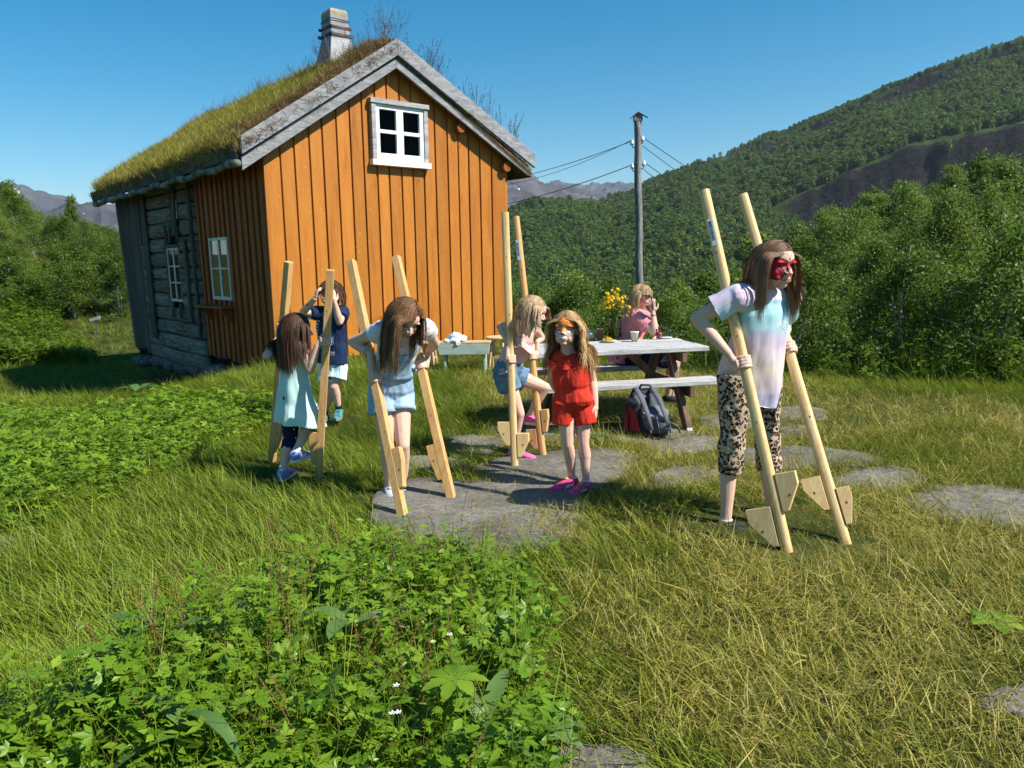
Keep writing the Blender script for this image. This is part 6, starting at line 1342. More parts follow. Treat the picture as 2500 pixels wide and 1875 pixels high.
m_nv = cloth('dark_navy_cotton', [(0.3, (.010, .013, .028)), (0.7, (.022, .026, .05))], 12)
mb = MB(); t_.loft(mb, [(-.22, .12, .10, 0), (-.1, .172, .135, -.01), (.04, .170, .130, -.01)])
for sd in 'rl': H, K = J['hip_' + sd], J['kn_' + sd]; mb.chain([H, H.lerp(K, .5), H.lerp(K, .90)], [.098, .090, .072])
Wm.part(mb, 'shorts', m_nv, .0065, 2, .008, (12, 12, 12))
for sd in 'rl': Wm.shoe(sd, m_nv, m_wsole, 1.1)
h_ = Wm.head; m_lens = flat('black_lens', (.008, .008, .009), .08, .6); gl = MB()
for sx in (1, -1):
    gl.rings([[h_.p(sx * (.165 + .135 * math.cos(q)), .40 + o - .16 * abs(.165 + .135 * math.cos(q)) ** 1.5, .475 + .075 * math.sin(q)) for q in [2 * math.pi * i / 16 for i in range(16)]] for o in (0, .03)])
sg_ = gl.build('sunglasses', m_lens, Wm.e, smooth=False); MB().tube([h_.p(-.05, .42, .50), h_.p(.05, .42, .50)], .006, 6).build('bridge', m_lens, sg_)
for sx in (1, -1): MB().tube([h_.p(sx * .30, .36, .495), h_.p(sx * .37, .15, .49), h_.p(sx * .375, -.06, .47)], .006, 6).build('temple_arm', m_lens, sg_)
x, y, d = basis(J['el_r'] - J['wr_r']); q = J['wr_r'] + d * .03; MB().tube([q + x * .028 * math.cos(a) + y * .028 * math.sin(a) for a in [k * math.pi / 8 for k in range(17)]], .004, 6).build('bracelet', flat('dark_bracelet', (.05, .05, .06), .4), Wm.e)
ph = J['wr_r'] + Vector((-.012, -.035, .085)); o = MB().obox(ph, Vector((.010, .026, -.004)), Vector((.0042, -.0014, 0)), Vector((-.012, 0, .062))).build('phone', flat('black_phone', (.012, .012, .014), .2, .5), None, bevel=.004); tag(o, 'black phone in the raised hand of the seated woman', 'phone')
m_hairW = hairmat('blonde_bob_hair', (.25, .15, .065), (.55, .39, .20), (.80, .64, .40)); Wm.hair(m_hairW, 1800, .185, .0, .005, 'bangs', seed=41, jitter=.07, len_front=.075, vol=1.10)
CAST = (T, R_, O, P, M_p, B)

# ------------------------------------------------------------------ vegetation
m_bark = noisy('birch_bark', [(0.35, (0.07, 0.065, 0.06)), (0.5, (0.30, 0.29, 0.27)), (0.7, (0.52, 0.51, 0.49))], scale=5, stretch=(1, 1, 3), detail=6, rough=0.85, bstr=0.3)
m_leafA = foliage('birch_leaves', [(0.0, (0.045, 0.081, 0.012)), (0.35, (0.107, 0.171, 0.025)), (0.7, (0.189, 0.261, 0.040)), (1.0, (0.258, 0.324, 0.067))], 0.42)
m_leafB = foliage('alder_leaves', [(0.0, (0.039, 0.079, 0.011)), (0.4, (0.090, 0.162, 0.019)), (0.75, (0.155, 0.230, 0.030)), (1.0, (0.215, 0.288, 0.048))], 0.42)
m_leafC = foliage('bright_shrub_leaves', [(0.0, (0.045, 0.095, 0.008)), (0.5, (0.11, 0.19, 0.014)), (1.0, (0.21, 0.29, 0.03))], 0.4)
def leaf_cloud(C, tintc, size, r, up=.35, aspect=.62, droop=0.0):
    """one folded diamond per centre, facing mostly up and out"""
    n = len(C); d = r.normal(size=(n, 3)); d[:, 2] -= droop; d /= np.linalg.norm(d, axis=1)[:, None]; q = r.normal(size=(n, 3)); q[:, 2] += up
    s = np.cross(d, q); s /= np.maximum(np.linalg.norm(s, axis=1), 1e-6)[:, None]; L = size * r.uniform(.6, 1.35, n)[:, None]; w = L * aspect / 2
    V = np.stack([C - d * L / 2, C + s * w, C + d * L / 2, C - s * w], 1).reshape(-1, 3); F = np.arange(n * 4).reshape(n, 4)
    return V, F, np.clip(tintc + r.normal(size=n) * .16, 0, 1)
def make_crown(h, seed, nleaf, size, base=.12, width=.30, limbs=34, conical=.5, cl=.055, stems=1):
    r = np.random.default_rng(seed); tm = MB(); cents = []
    for st in range(stems):
        off = Vector((r.normal() * .06 * h, r.normal() * .06 * h, 0)) if stems > 1 else Vector(); lean = Vector((r.normal() * .05, r.normal() * .05, 0)) * (2.5 if stems > 1 else 1); hh = h * (1 if st == 0 else r.uniform(.7, .95))
        path = [off * 0.4 + off * (i / 9) + lean * hh * (i / 9) ** 1.4 + Vector((.012 * hh * math.sin(i * 1.7 + seed), .012 * hh * math.cos(i * 1.3 + seed), hh * .97 * i / 9)) for i in range(10)]
        path[0].z = -.25; tm.tube(path, [max(.004, .017 * hh * (1 - i / 9.6) ** .9 / (1 if stems == 1 else 1.5)) for i in range(10)], 7)
        for b in range(limbs // stems):
            f = base + (1 - base) * (b + r.random()) / (limbs // stems); f = min(f, .99); i = min(int(f * 9), 8); p0 = path[i].lerp(path[i + 1], f * 9 - i)
            prof = (math.sin(math.pi * min(1, (f - base) / (1 - base) * .82 + .22)) ** .7) * (1 - conical * f) + .06
            a = r.uniform(0, 6.283); ln = width * hh * prof * r.uniform(.55, 1.2); d = Vector((math.cos(a), math.sin(a), r.uniform(.15, .9))).normalized()
            p1 = p0 + d * ln * .6; p2 = p1 + (d + Vector((0, 0, -.35))).normalized() * ln * .45
            tm.tube([p0, p1, p2], [.0055 * hh * (1.1 - f), .0035 * hh * (1.1 - f), .0008 * hh], 4, cap=False)
            for k in range(6):
                q = r.random(); c = (p0.lerp(p1, q * 1.0) if k < 2 else p1.lerp(p2, q)) + Vector(r.normal(size=3) * .035 * hh); cents.append((c, ln))
    n = len(cents); C = np.array([c for c, l in cents]); tc = np.clip(r.normal(size=n) * .17 + .42, 0, 1); idx = r.integers(0, n, nleaf); P = C[idx] + r.normal(size=(nleaf, 3)) * cl * h * np.array((1, 1, .75))
    P[:, 2] = np.maximum(P[:, 2], .03 * h); V, F, t = leaf_cloud(P, tc[idx], size, r); return tm, V, F, t
PROTO = {}
def proto_tree(key, name, leafm, **kw):
    tm, V, F, t = make_crown(**kw); root = bpy.data.objects.new(name, None)
    me = mesh_of('crown', V, F.tolist(), [leafm]); set_attr(me, 'tint', t); PROTO[key] = (name, mesh_of('trunk', tm.v, tm.f, [m_bark], True), me, kw['h'])
def tree(key, x, y, h, label, cat, group, rz=None, z=None):
    name, tme, cme, h0 = PROTO[key]; t = thing(name, label, cat, (x, y, zt(x, y) - .05 if z is None else z), group)
    s = h / h0; t.scale = (s * random.uniform(.85, 1.2), s * random.uniform(.85, 1.2), s); t.rotation_euler = (random.uniform(-.05, .05), random.uniform(-.05, .05), random.uniform(0, 6.28) if rz is None else rz)
    link('trunk', tme, t); link('crown', cme, t); return t
for i in range(4): proto_tree('near%d' % i, 'birch_tree', m_leafA, h=4.0, seed=50 + i, nleaf=16000, size=.060, base=.06 if i % 2 else .16, width=.31, limbs=34, cl=.031, stems=1 if i < 2 else 2)
for i in range(4): proto_tree('far%d' % i, 'birch_tree', m_leafA, h=6.0, seed=60 + i, nleaf=7500, size=.15, base=.08, width=.27, limbs=30, cl=.030, conical=.5)
for i in range(3): proto_tree('bush%d' % i, 'shrub', m_leafB, h=2.2, seed=70 + i, nleaf=10000, size=.052, base=.02, width=.46, limbs=36, cl=.045, conical=.25, stems=4)
for i in range(3): proto_tree('alder%d' % i, 'alder_tree', m_leafB, h=3.6, seed=80 + i, nleaf=17000, size=.062, base=.14, width=.36, limbs=48, cl=.042, conical=.35, stems=3)

# left of the cabin
def left(u, v_top, Y, key, label, group=None, cat='tree', wid=1.0):
    x = (u - 1250) / F_PX * Y + .0; z0 = zt(x, Y); h = CAM_Z + slope_at(u, v_top) * Y - z0; t = tree(key, x, Y, h * 1.02, label, cat, group); t.scale = (t.scale[0] * wid, t.scale[1] * wid, t.scale[2]); return t
for u, vt, Y, key, lab, w in ((195, 588, 25.6, 'alder0', 'leafy alder with bare lower stems just left of the signpost', 1.0), (246, 560, 26.2, 'alder1', 'leafy alder right behind the signpost', 1.0), (300, 575, 26.8, 'alder2', 'leafy alder half hidden by the back corner of the cabin', 1.0),
                              (352, 590, 28.0, 'alder0', 'alder hidden mostly behind the log end of the cabin', 1.0), (182, 650, 27.5, 'alder2', 'smaller alder beside the grass path left of the cabin', .9),
                              (10, 560, 27.5, 'alder1', 'big dense alder at the left edge, in front of its neighbours', 1.25), (88, 590, 28.2, 'alder2', 'dense alder on the left side of the grass path', 1.15), (-85, 575, 27.0, 'alder0', 'dense alder partly cut off by the left picture edge', 1.2),
                              (213, 478, 40.0, 'far0', 'slim pointed birch standing above the alders by the cabin roof edge', .55), (5, 446, 38.0, 'near0', 'tall birch at the upper left corner of the wood', 1.1), (58, 444, 40.0, 'near1', 'tall birch in front of the snowy mountain', 1.0),
                              (112, 500, 38.0, 'near2', 'rounded birch behind the alders left of the path', 1.1), (205, 540, 34.0, 'near3', 'birch at the upper end of the grass path, behind the alders', 1.0), (262, 550, 34.0, 'near1', 'birch behind the alders beside the cabin', 1.0), (-70, 470, 36.0, 'near3', 'tall birch beyond the left picture edge', 1.2), (40, 520, 30.0, 'near0', 'birch between the left alders and the tall birches', 1.2), (70, 560, 29.0, 'near2', 'low birch overlooking the grass path', 1.0), (310, 590, 38.0, 'near0', 'distant birch glimpsed at the cabin corner', 1.0), (-30, 520, 30, 'near1', 'birch behind the leftmost alder', 1.1)):
    left(u, vt, Y, key, lab, wid=w)

LIML = [(-400, 440), (-60, 455), (0, 450), (60, 452), (110, 492), (160, 508), (200, 515), (250, 535), (330, 552)]
for k in range(46):
    u, Y = (random.uniform(-260, 330) if k % 3 else random.uniform(150, 330)), random.uniform(30, 50); left(u, np.interp(u, *zip(*LIML)) + random.uniform(0, 45), Y, 'near%d' % random.randrange(4), 'birch in the thick wood rising behind the alders, left of the cabin', 'birches left of the cabin', 'tree', random.uniform(1.1, 1.5))
for k in range(14):
    u, Y = (random.uniform(-220, 115) if k % 2 else random.uniform(195, 350)), random.uniform(26, 31); left(u, random.uniform(548, 610), Y, 'alder%d' % random.randrange(3), 'broad leafy alder in the front rank of the wood left of the cabin', 'alders left of the cabin', 'tree', random.uniform(1.2, 1.6))
for k in range(16):
    u, Y = random.choice((random.uniform(-200, 125), random.uniform(185, 330))), random.uniform(25.5, 30); left(u, random.uniform(610, 700), Y, 'bush%d' % random.randrange(3), 'round leafy bush filling the foot of the wood left of the cabin', 'bushes left of the cabin', 'shrub', random.uniform(1.0, 1.3))
# right: wood on the slope behind the table
LIM = [(1150, 690), (1240, 655), (1500, 628), (1650, 590), (1700, 566), (1830, 520), (1950, 510), (2060, 470), (2150, 452), (2250, 420), (2330, 380), (2420, 362), (2500, 366), (2800, 300), (3300, 250)]
spots = []; r_ = random.Random(11)
def try_tree(u, Y, hw, sp):
    x = (u - 1250) / F_PX * Y
    if edge_d(x, Y) < 1.0: return
    if u < 1250 and Y < 26: return
    z0 = zt(x, Y); hmax = CAM_Z + slope_at(u, np.interp(u, *zip(*LIM)) + r_.uniform(0, 55)) * Y - z0; h = min(hw, hmax)
    if h < hw * .45 or any((x - a) ** 2 + (Y - b) ** 2 < sp ** 2 for a, b, _, _ in spots): return
    spots.append((x, Y, h, z0))
for n_, tries, ya, yb, ha, hb, sp in ((70, 5000, 9, 16, 1.2, 2.4, .85), (95, 9000, 14, 30, 2.8, 4.8, 1.25), (110, 12000, 28, 75, 4.2, 6.6, 1.7)):
    n0 = len(spots)
    for k in range(tries):
        if len(spots) - n0 < n_: try_tree(r_.uniform(1230, 2800), r_.uniform(ya, yb), r_.uniform(ha, hb), sp)
print('wood', len(spots))
for i, (x, y, h, z0) in enumerate(spots):
    u = 1250 + x / y * F_PX
    where = 'left of the flower jar' if u < 1490 else 'left of the tall girl' if u < 1790 else 'just right of the tall girl' if u < 2150 else 'at the right picture edge'
    if y < 17 and h < 2.4: tree('bush%d' % r_.randrange(3), x, y, h, 'low leafy shrub at the wood edge, ' + where, 'shrub', 'shrubs along the edge of the clearing')
    elif y < 29: tree('near%d' % r_.randrange(4), x, y, h, 'birch in the near rows of the wood, ' + where, 'tree', 'birches in the near rows of the wood')
    else: tree('far%d' % r_.randrange(4), x, y, h, 'birch in the far rows of the wood, ' + where, 'tree', 'birches in the far rows of the wood')

# ---- scattering helper: one object whose node tree sets prepared plants on given points
def scatter(name, pts, rots, scl, protos, kind='stuff'):
    me = bpy.data.meshes.new(name); n = len(pts); me.vertices.add(n); me.vertices.foreach_set('co', np.asarray(pts, dtype=np.float32).ravel())
    a = me.attributes.new('rot', 'FLOAT_VECTOR', 'POINT'); a.data.foreach_set('vector', np.asarray(rots, dtype=np.float32).ravel())
    a = me.attributes.new('siz', 'FLOAT_VECTOR', 'POINT'); a.data.foreach_set('vector', np.asarray(scl, dtype=np.float32).ravel())
    a = me.attributes.new('pick', 'INT', 'POINT'); a.data.foreach_set('value', rng.integers(0, len(protos), n).astype(np.int32)); me.update()
    pc = bpy.data.collections.new(name + '_plants')
    for i, p in enumerate(protos): pc.objects.link(bpy.data.objects.new('%s_%02d' % (name, i), p))
    g = bpy.data.node_groups.new(name, 'GeometryNodeTree'); g.interface.new_socket('Geometry', in_out='INPUT', socket_type='NodeSocketGeometry'); g.interface.new_socket('Geometry', in_out='OUTPUT', socket_type='NodeSocketGeometry')
    gi, go = g.nodes.new('NodeGroupInput'), g.nodes.new('NodeGroupOutput'); ip = g.nodes.new('GeometryNodeInstanceOnPoints'); ci = g.nodes.new('GeometryNodeCollectionInfo'); ci.inputs[0].default_value = pc; ci.inputs[1].default_value = True; ci.inputs[2].default_value = True
    def attr(nm, ty): q = g.nodes.new('GeometryNodeInputNamedAttribute'); q.data_type = ty; q.inputs[0].default_value = nm; return q.outputs[0]
    L = g.links.new; mp = g.nodes.new('GeometryNodeMeshToPoints'); L(gi.outputs[0], mp.inputs[0]); L(mp.outputs[0], ip.inputs['Points']); L(ci.outputs[0], ip.inputs['Instance']); ip.inputs['Pick Instance'].default_value = True
    L(attr('pick', 'INT'), ip.inputs['Instance Index']); L(attr('rot', 'FLOAT_VECTOR'), ip.inputs['Rotation']); L(attr('siz', 'FLOAT_VECTOR'), ip.inputs['Scale']); L(ip.outputs[0], go.inputs[0])
    o = link(name, me); md = o.modifiers.new('scatter', 'NODES'); md.node_group = g; tag(o, kind=kind); return o

# ---- forest on the valley floor and the hillside
m_leafF = foliage('forest_leaves', [(0.0, (0.040, 0.081, 0.015)), (0.35, (0.086, 0.150, 0.027)), (0.7, (0.136, 0.210, 0.038)), (1.0, (0.192, 0.265, 0.054))], 0.40)
FP = []
for i in range(5):
    r = np.random.default_rng(200 + i); n = 190; h = 6.0; z = r.random(n) ** .85; wdt = np.sqrt(np.clip(1 - (1.75 * z - .8) ** 2, .05, 1)) * (2.3 if i < 3 else 1.8); a = r.uniform(0, 6.28, n); q = r.random(n) ** .5
    P = np.stack([np.cos(a) * q * wdt, np.sin(a) * q * wdt, .3 + z * (h - .7)], 1); V, F, t = leaf_cloud(P, np.full(n, .45) + r.normal(size=n) * .14, 1.0, r, .8, .85); me = mesh_of('forest_tree', V, F.tolist(), [m_leafF]); set_attr(me, 'tint', t); FP.append(me)
pts = []
r = np.random.default_rng(5)
# hillside points by bilinear sampling of the ribbon
ui = r.uniform(0, len(us) - 1.001, 200000); vi = r.uniform(0, 109.999, 200000); dens = r.random(200000)
i0, j0 = ui.astype(int), vi.astype(int); fu, fv = (ui - i0)[:, None], (vi - j0)[:, None]
A = HV[i0, j0] * (1 - fu) * (1 - fv) + HV[i0 + 1, j0] * fu * (1 - fv) + HV[i0, j0 + 1] * (1 - fu) * fv + HV[i0 + 1, j0 + 1] * fu * fv
e1 = HV[i0 + 1, j0] - HV[i0, j0]; e2 = HV[i0, j0 + 1] - HV[i0, j0]; nn = np.cross(e1, e2); area = np.linalg.norm(nn, axis=1); nz = np.abs(nn[:, 2]) / np.maximum(area, 1e-9)
s_ = SG[j0]
patch = fbm(A[:, 0] * .012, A[:, 1] * .012, 77, 4)
keep = dens < np.clip(area / 45.0, .02, 1) * np.where(nz > .62, 1, np.where(nz > .5, .3, .05)) * ~((np.abs(s_ - .418) < .022) & (ui > 0) & (A[:, 0] / A[:, 1] > .33) & (r.random(len(s_)) < .90)) * np.where(s_ > .86, np.clip((patch - .42) * 5, .06, 1), 1) * np.clip((patch - .20) * 6, .12, 1)
H_ = A[keep]; hs_ = r.uniform(.65, 1.25, len(H_)) * np.where(s_[keep] > .8, .72, 1)
# valley floor
vx = r.uniform(-60, 520, 26000); vy = r.uniform(62, 320, 26000); d_ok = (vx / vy > -.05) & (vx / vy < 1.7) & (vy > 62 + 0 * vx) & ~((vx / vy > .27) & (vy < 76)); vx, vy = vx[d_ok], vy[d_ok]; keepn = r.random(len(vx)) < .8; vx, vy = vx[keepn], vy[keepn]
Vv = np.stack([vx, vy, height(vx, vy)], 1); hv_ = r.uniform(.7, 1.25, len(Vv))
nearv = np.array([(x, y) for x, y, h, z in spots if y > 20])
pts = np.concatenate([H_, Vv]); sc_ = np.concatenate([hs_, hv_]); print('forest trees', len(pts))
scatter('forest', pts, np.stack([r.normal(size=len(pts)) * .06, r.normal(size=len(pts)) * .06, r.uniform(0, 6.28, len(pts))], 1), np.stack([sc_ * r.uniform(.8, 1.15, len(pts)), sc_ * r.uniform(.8, 1.15, len(pts)), sc_], 1), FP)

# ------------------------------------------------------------------ stone slabs of the terrace
SLABS = [
 [(905, 1205), (960, 1168), (1060, 1160), (1180, 1172), (1290, 1165), (1380, 1180), (1430, 1215), (1445, 1262), (1400, 1300), (1330, 1330), (1240, 1352), (1130, 1372), (1040, 1352), (960, 1300), (900, 1255)],
 [(1150, 1130), (1210, 1112), (1330, 1096), (1440, 1085), (1520, 1088), (1560, 1108), (1530, 1150), (1470, 1180), (1400, 1186), (1300, 1172), (1210, 1180), (1150, 1160)],
 [(1085, 1062), (1150, 1056), (1222, 1062), (1236, 1082), (1190, 1102), (1120, 1108), (1080, 1090)],
 [(985, 1110), (1060, 1098), (1130, 1112), (1140, 1138), (1050, 1152), (990, 1142)],
 [(1180, 1032), (1290, 1022), (1420, 1022), (1460, 1040), (1440, 1062), (1330, 1072), (1220, 1066)],
 [(1470, 1040), (1560, 1030), (1690, 1040), (1700, 1066), (1590, 1080), (1490, 1072)],
 [(1570, 1058), (1700, 1050), (1765, 1060), (1760, 1088), (1660, 1100), (1580, 1092)],
 [(1585, 1150), (1640, 1134), (1720, 1128), (1760, 1145), (1740, 1172), (1650, 1188), (1590, 1176)],
 [(1690, 1012), (1770, 1006), (1850, 1004), (1880, 1020), (1830, 1040), (1720, 1042)],
 [(1885, 988), (1960, 982), (2015, 996), (2018, 1014), (1950, 1024), (1890, 1018)],
 [(1880, 1036), (1950, 1028), (1990, 1040), (1980, 1058), (1900, 1064)],
 [(1770, 1090), (1890, 1080), (2010, 1086), (2130, 1098), (2160, 1112), (2080, 1128), (1960, 1138), (1840, 1134), (1775, 1116)],
 [(2020, 1158), (2080, 1136), (2170, 1126), (2240, 1140), (2262, 1160), (2210, 1180), (2110, 1186), (2040, 1180)],
 [(2185, 1212), (2260, 1180), (2340, 1168), (2440, 1172), (2560, 1190), (2700, 1220), (2700, 1290), (2560, 1296), (2430, 1284), (2320, 1262), (2220, 1238)],
 [(1285, 1840), (1330, 1802), (1410, 1796), (1500, 1800), (1570, 1830), (1600, 1880), (1590, 1960), (1420, 1990), (1310, 1960), (1280, 1890)],
 [(2370, 1690), (2420, 1668), (2500, 1662), (2620, 1680), (2640, 1730), (2520, 1736), (2420, 1724)],
 [(-40, 1310), (40, 1296), (70, 1312), (30, 1336), (-40, 1346)],
]
slab_xy = []
m_slab, nt, b = newmat('lichen_grey_flagstone'); v = coords(nt); n1 = noise_tex(nt, v, 2.2, 9, .62); n2 = noise_tex(nt, coords(nt, scale=(1, 2.6, 1)), 26, 6, .65, 1.0); n3 = noise_tex(nt, v, 7, 5, .7)
c1 = ramp(nt, [(.28, (.085, .079, .070)), (.5, (.155, .147, .134)), (.72, (.24, .23, .212))], n1).outputs[0]; c2 = ramp(nt, [(.30, (.30, .28, .25)), (.50, (1, 1, 1)), (.68, (1.5, 1.42, 1.25))], n2).outputs[0]
c3 = mixc(nt, 1.0, c1, c2, 'MULTIPLY'); ms = ramp(nt, [(.60, (0, 0, 0)), (.72, (.6, .6, .6))], n3)
nt.links.new(mixc(nt, ms.outputs[0], c3, (.14, .13, .065)), b.inputs['Base Color']); b.inputs['Roughness'].default_value = .9; b.inputs['Specular IOR Level'].default_value = .15; bump(nt, b, n2, .8, .008)
for poly in SLABS:
    P = [onz(u, v, .03) for u, v in poly]; n = len(P); c = sum(P, Vector()) / n
    R = []                              # smoothed outline
    for i in range(n):
        a, b2, d_ = P[i - 1], P[i], P[(i + 1) % n]
        for f in (.0, .25, .5, .75):
            q = (a.lerp(b2, .5 + f / 2) if f < .5 else b2.lerp(d_, (f - .5))) if f else a.lerp(b2, .5); k_ = mnoise.fractal(Vector((q.x * 5, q.y * 5, 1.5)), .8, 2, 3) * .07; R.append(q.lerp(c, k_) + Vector((random.uniform(-.014, .014), random.uniform(-.014, .014), 0)))
    slab_xy.append(np.array([(p.x, p.y) for p in R])); zz = zt(c.x, c.y); tilt = Vector((random.uniform(-.008, .008), random.uniform(-.008, .008), 0))
    rings = [[Vector((p.x, p.y, zz - .06)) for p in R], [Vector((p.x, p.y, zz + .002 + (p - c).dot(tilt))) for p in R]]
    for f, dz in ((.03, .012), (.25, .016), (.55, .018), (.85, .018)): rings.append([Vector(((p.lerp(c, f)).x, (p.lerp(c, f)).y, zz + dz + (p - c).dot(tilt) * (1 - f) + .007 * mnoise.noise(Vector(((p.lerp(c, f)).x * 5, (p.lerp(c, f)).y * 5, 3))))) for p in R])
    MB().rings(rings).build('paving_stone', m_slab, ground, smooth=True)
def in_poly(px, py, poly):
    inside = np.zeros(len(px), bool); n = len(poly); j = n - 1
    for i in range(n):
        xi, yi = poly[i]; xj, yj = poly[j]; c = ((yi > py) != (yj > py)) & (px < (xj - xi) * (py - yi) / (yj - yi + 1e-12) + xi); inside ^= c; j = i
    return inside
def poly_w(pxpts): return np.array([(p.x, p.y) for p in (onz(u, v) for u, v in pxpts)])
WEED = poly_w([(-500, 2200), (-200, 2080), (0, 1990), (200, 1890), (400, 1760), (560, 1630), (720, 1520), (860, 1450), (980, 1425), (1120, 1470), (1220, 1540), (1270, 1630), (1280, 1740), (1240, 1830), (1240, 2080), (-600, 2130)])
HERB = poly_w([(-300, 1015), (60, 1020), (220, 1035), (420, 990), (540, 985), (640, 1000), (600, 1060), (420, 1110), (250, 1200), (60, 1260), (-300, 1320)])
NX = 220
def soft(mask_fn, x, y, w):            # crude soft membership by jittered tests
    t = 0
    for k in range(6): t = t + mask_fn(x + rng.normal(size=len(x)) * w, y + rng.normal(size=len(y)) * w)
    return t / 6

# ---- plants
m_grass = foliage('lush_grass', [(0.0, (0.048, 0.091, 0.008)), (0.3, (0.117, 0.182, 0.014)), (0.6, (0.212, 0.272, 0.022)), (0.85, (0.306, 0.330, 0.040)), (1.0, (0.423, 0.383, 0.110))], 0.3, clump=0.9)
m_straw = foliage('short_dry_grass', [(0.0, (0.070, 0.106, 0.009)), (0.25, (0.164, 0.199, 0.018)), (0.5, (0.281, 0.272, 0.034)), (0.78, (0.423, 0.349, 0.085)), (1.0, (0.586, 0.466, 0.180))], 0.25, clump=1.1)
m_herb = foliage('meadow_herb', [(0.0, (0.055, 0.123, 0.008)), (0.4, (0.134, 0.241, 0.014)), (0.75, (0.220, 0.325, 0.024)), (1.0, (0.329, 0.392, 0.050))], 0.35, clump=0.8)
m_weed = foliage('buttercup_leaf', [(0.0, (0.056, 0.131, 0.007)), (0.4, (0.133, 0.248, 0.013)), (0.8, (0.217, 0.335, 0.022)), (1.0, (0.349, 0.422, 0.050))], 0.35, rough=.38, spec=.4, clump=1.3)
m_sorrel = foliage('sorrel_spike', [(0.0, (0.09, 0.035, 0.016)), (0.5, (0.19, 0.085, 0.035)), (1.0, (0.26, 0.17, 0.06))], 0.2)
m_turfg = foliage('roof_grass', [(0.0, (0.088, 0.111, 0.013)), (0.3, (0.188, 0.210, 0.022)), (0.6, (0.319, 0.287, 0.050)), (0.85, (0.493, 0.366, 0.110)), (1.0, (0.550, 0.497, 0.220))], 0.25, clump=1.4)
m_turfb = foliage('dry_roof_moss', [(0.0, (0.063, 0.034, 0.015)), (0.4, (0.184, 0.109, 0.039)), (0.7, (0.345, 0.241, 0.099)), (1.0, (0.506, 0.402, 0.220))], 0.2, clump=2.2)
m_stalk = foliage('roof_stalk', [(0.0, (0.06, 0.055, 0.05)), (1.0, (0.15, 0.13, 0.11))], 0.2)
def tuft(seed, n, L, spread, lean, w, segs=3, flatn=.0, mat=None, tint=(.45, .18), dirv=None, curl=1.0):
    r = np.random.default_rng(seed); V = []; F = []; T = []
    for i in range(n):
        a = r.uniform(0, 6.28); b = r.normal(size=2) * spread; l = L * r.uniform(.55, 1.2); d = np.array((math.cos(a), math.sin(a)))
        if dirv is not None: d = d * .55 + np.array(dirv); d /= np.linalg.norm(d)
        th = abs(r.normal()) * lean * .6 + lean * .5; p = np.array((b[0], b[1], -.015)); side = np.array((-d[1], d[0], 0)); side = side * math.cos(a * 3) + np.array((d[0], d[1], 0)) * math.sin(a * 3) * .6; k0 = len(V); ww = w * r.uniform(.6, 1.3)
        for s in range(segs + 1):
            f = s / segs; q = ww * (1 - f ** 1.6) * .5 + .0002; V += [p - side * q, p + side * q]; tt = th + f * curl * th; p = p + np.array((d[0] * math.sin(tt), d[1] * math.sin(tt), max(math.cos(tt), -.25))) * l / segs; p[2] = max(p[2], .006)
        t = min(max(r.normal() * tint[1] + tint[0], 0), 1)
        for s in range(segs): j = k0 + s * 2; F.append((j, j + 1, j + 3, j + 2)); T.append(min(1, t + .10 * (s - 1)))
    me = mesh_of('tuft', V, F, [mat]); set_attr(me, 'tint', T); return me
def leafy(seed, nst, H, leaf, lobes, mat, per=5, spread=.05, tint=(.5, .16)):
    """little plant: thin stems carrying lobed leaves"""
    r = np.random.default_rng(seed); V = []; F = []; T = []
    def quadstrip(p, d, w, l, n_, t):
        k = len(V); s = np.cross(d, n_); s /= max(np.linalg.norm(s), 1e-6); c = n_ * -.12 * l
        V.extend([p, p + d * l * .45 + s * w + c * .2, p + d * l + c, p + d * l * .45 - s * w + c * .2]); F.append((k, k + 1, k + 2, k + 3)); T.append(min(max(t, 0), 1))
    for i in range(nst):
        a = r.uniform(0, 6.28); h = H * r.uniform(.45, 1.1); b = np.array((*(r.normal(size=2) * spread), 0)); top = b + np.array((math.cos(a) * h * .35, math.sin(a) * h * .35, h)); st = r.normal() * tint[1] + tint[0]
        k = len(V); V.extend([b + (.002, 0, 0), b - (.002, 0, 0), top - (.001, 0, 0), top + (.001, 0, 0)]); F.append((k, k + 1, k + 2, k + 3)); T.append(max(0, st - .2))
        for j in range(per):
            f = 1.0 if j == 0 else r.uniform(.35, .98); p = b + (top - b) * f; a2 = r.uniform(0, 6.28); d0 = np.array((math.cos(a2), math.sin(a2), r.uniform(-.1, .55))); d0 /= np.linalg.norm(d0); n_ = np.array((r.normal() * .35, r.normal() * .35, 1.0)); n_ -= d0 * n_.dot(d0); n_ /= np.linalg.norm(n_); sd = np.cross(d0, n_); L = leaf * r.uniform(.6, 1.25); q = p + d0 * L * .35; t = st + r.normal() * .1
            for m in range(lobes):
                ang = (m - (lobes - 1) / 2) * (1.9 / max(lobes - 1, 1)) if lobes > 1 else 0; dd = d0 * math.cos(ang) + sd * math.sin(ang); quadstrip(q, dd, L * (.17 if lobes > 1 else .26), L * (1 - .25 * abs(ang)), n_, t + r.normal() * .05)
    me = mesh_of('herb', V, F, [mat]); set_attr(me, 'tint', T); return me
def jgrid(x0, x1, y0, y1, dx): 
    X, Y = np.meshgrid(np.arange(x0, x1, dx), np.arange(y0, y1, dx)); X = X.ravel() + rng.uniform(-.6, .6, X.size) * dx; Y = Y.ravel() + rng.uniform(-.6, .6, Y.size) * dx; return X, Y
def in_view(x, y, m=800): u = 1250 + x / np.maximum(y, .1) * F_PX; return (u > -m) & (u < 2500 + m) & (y > 1.15)
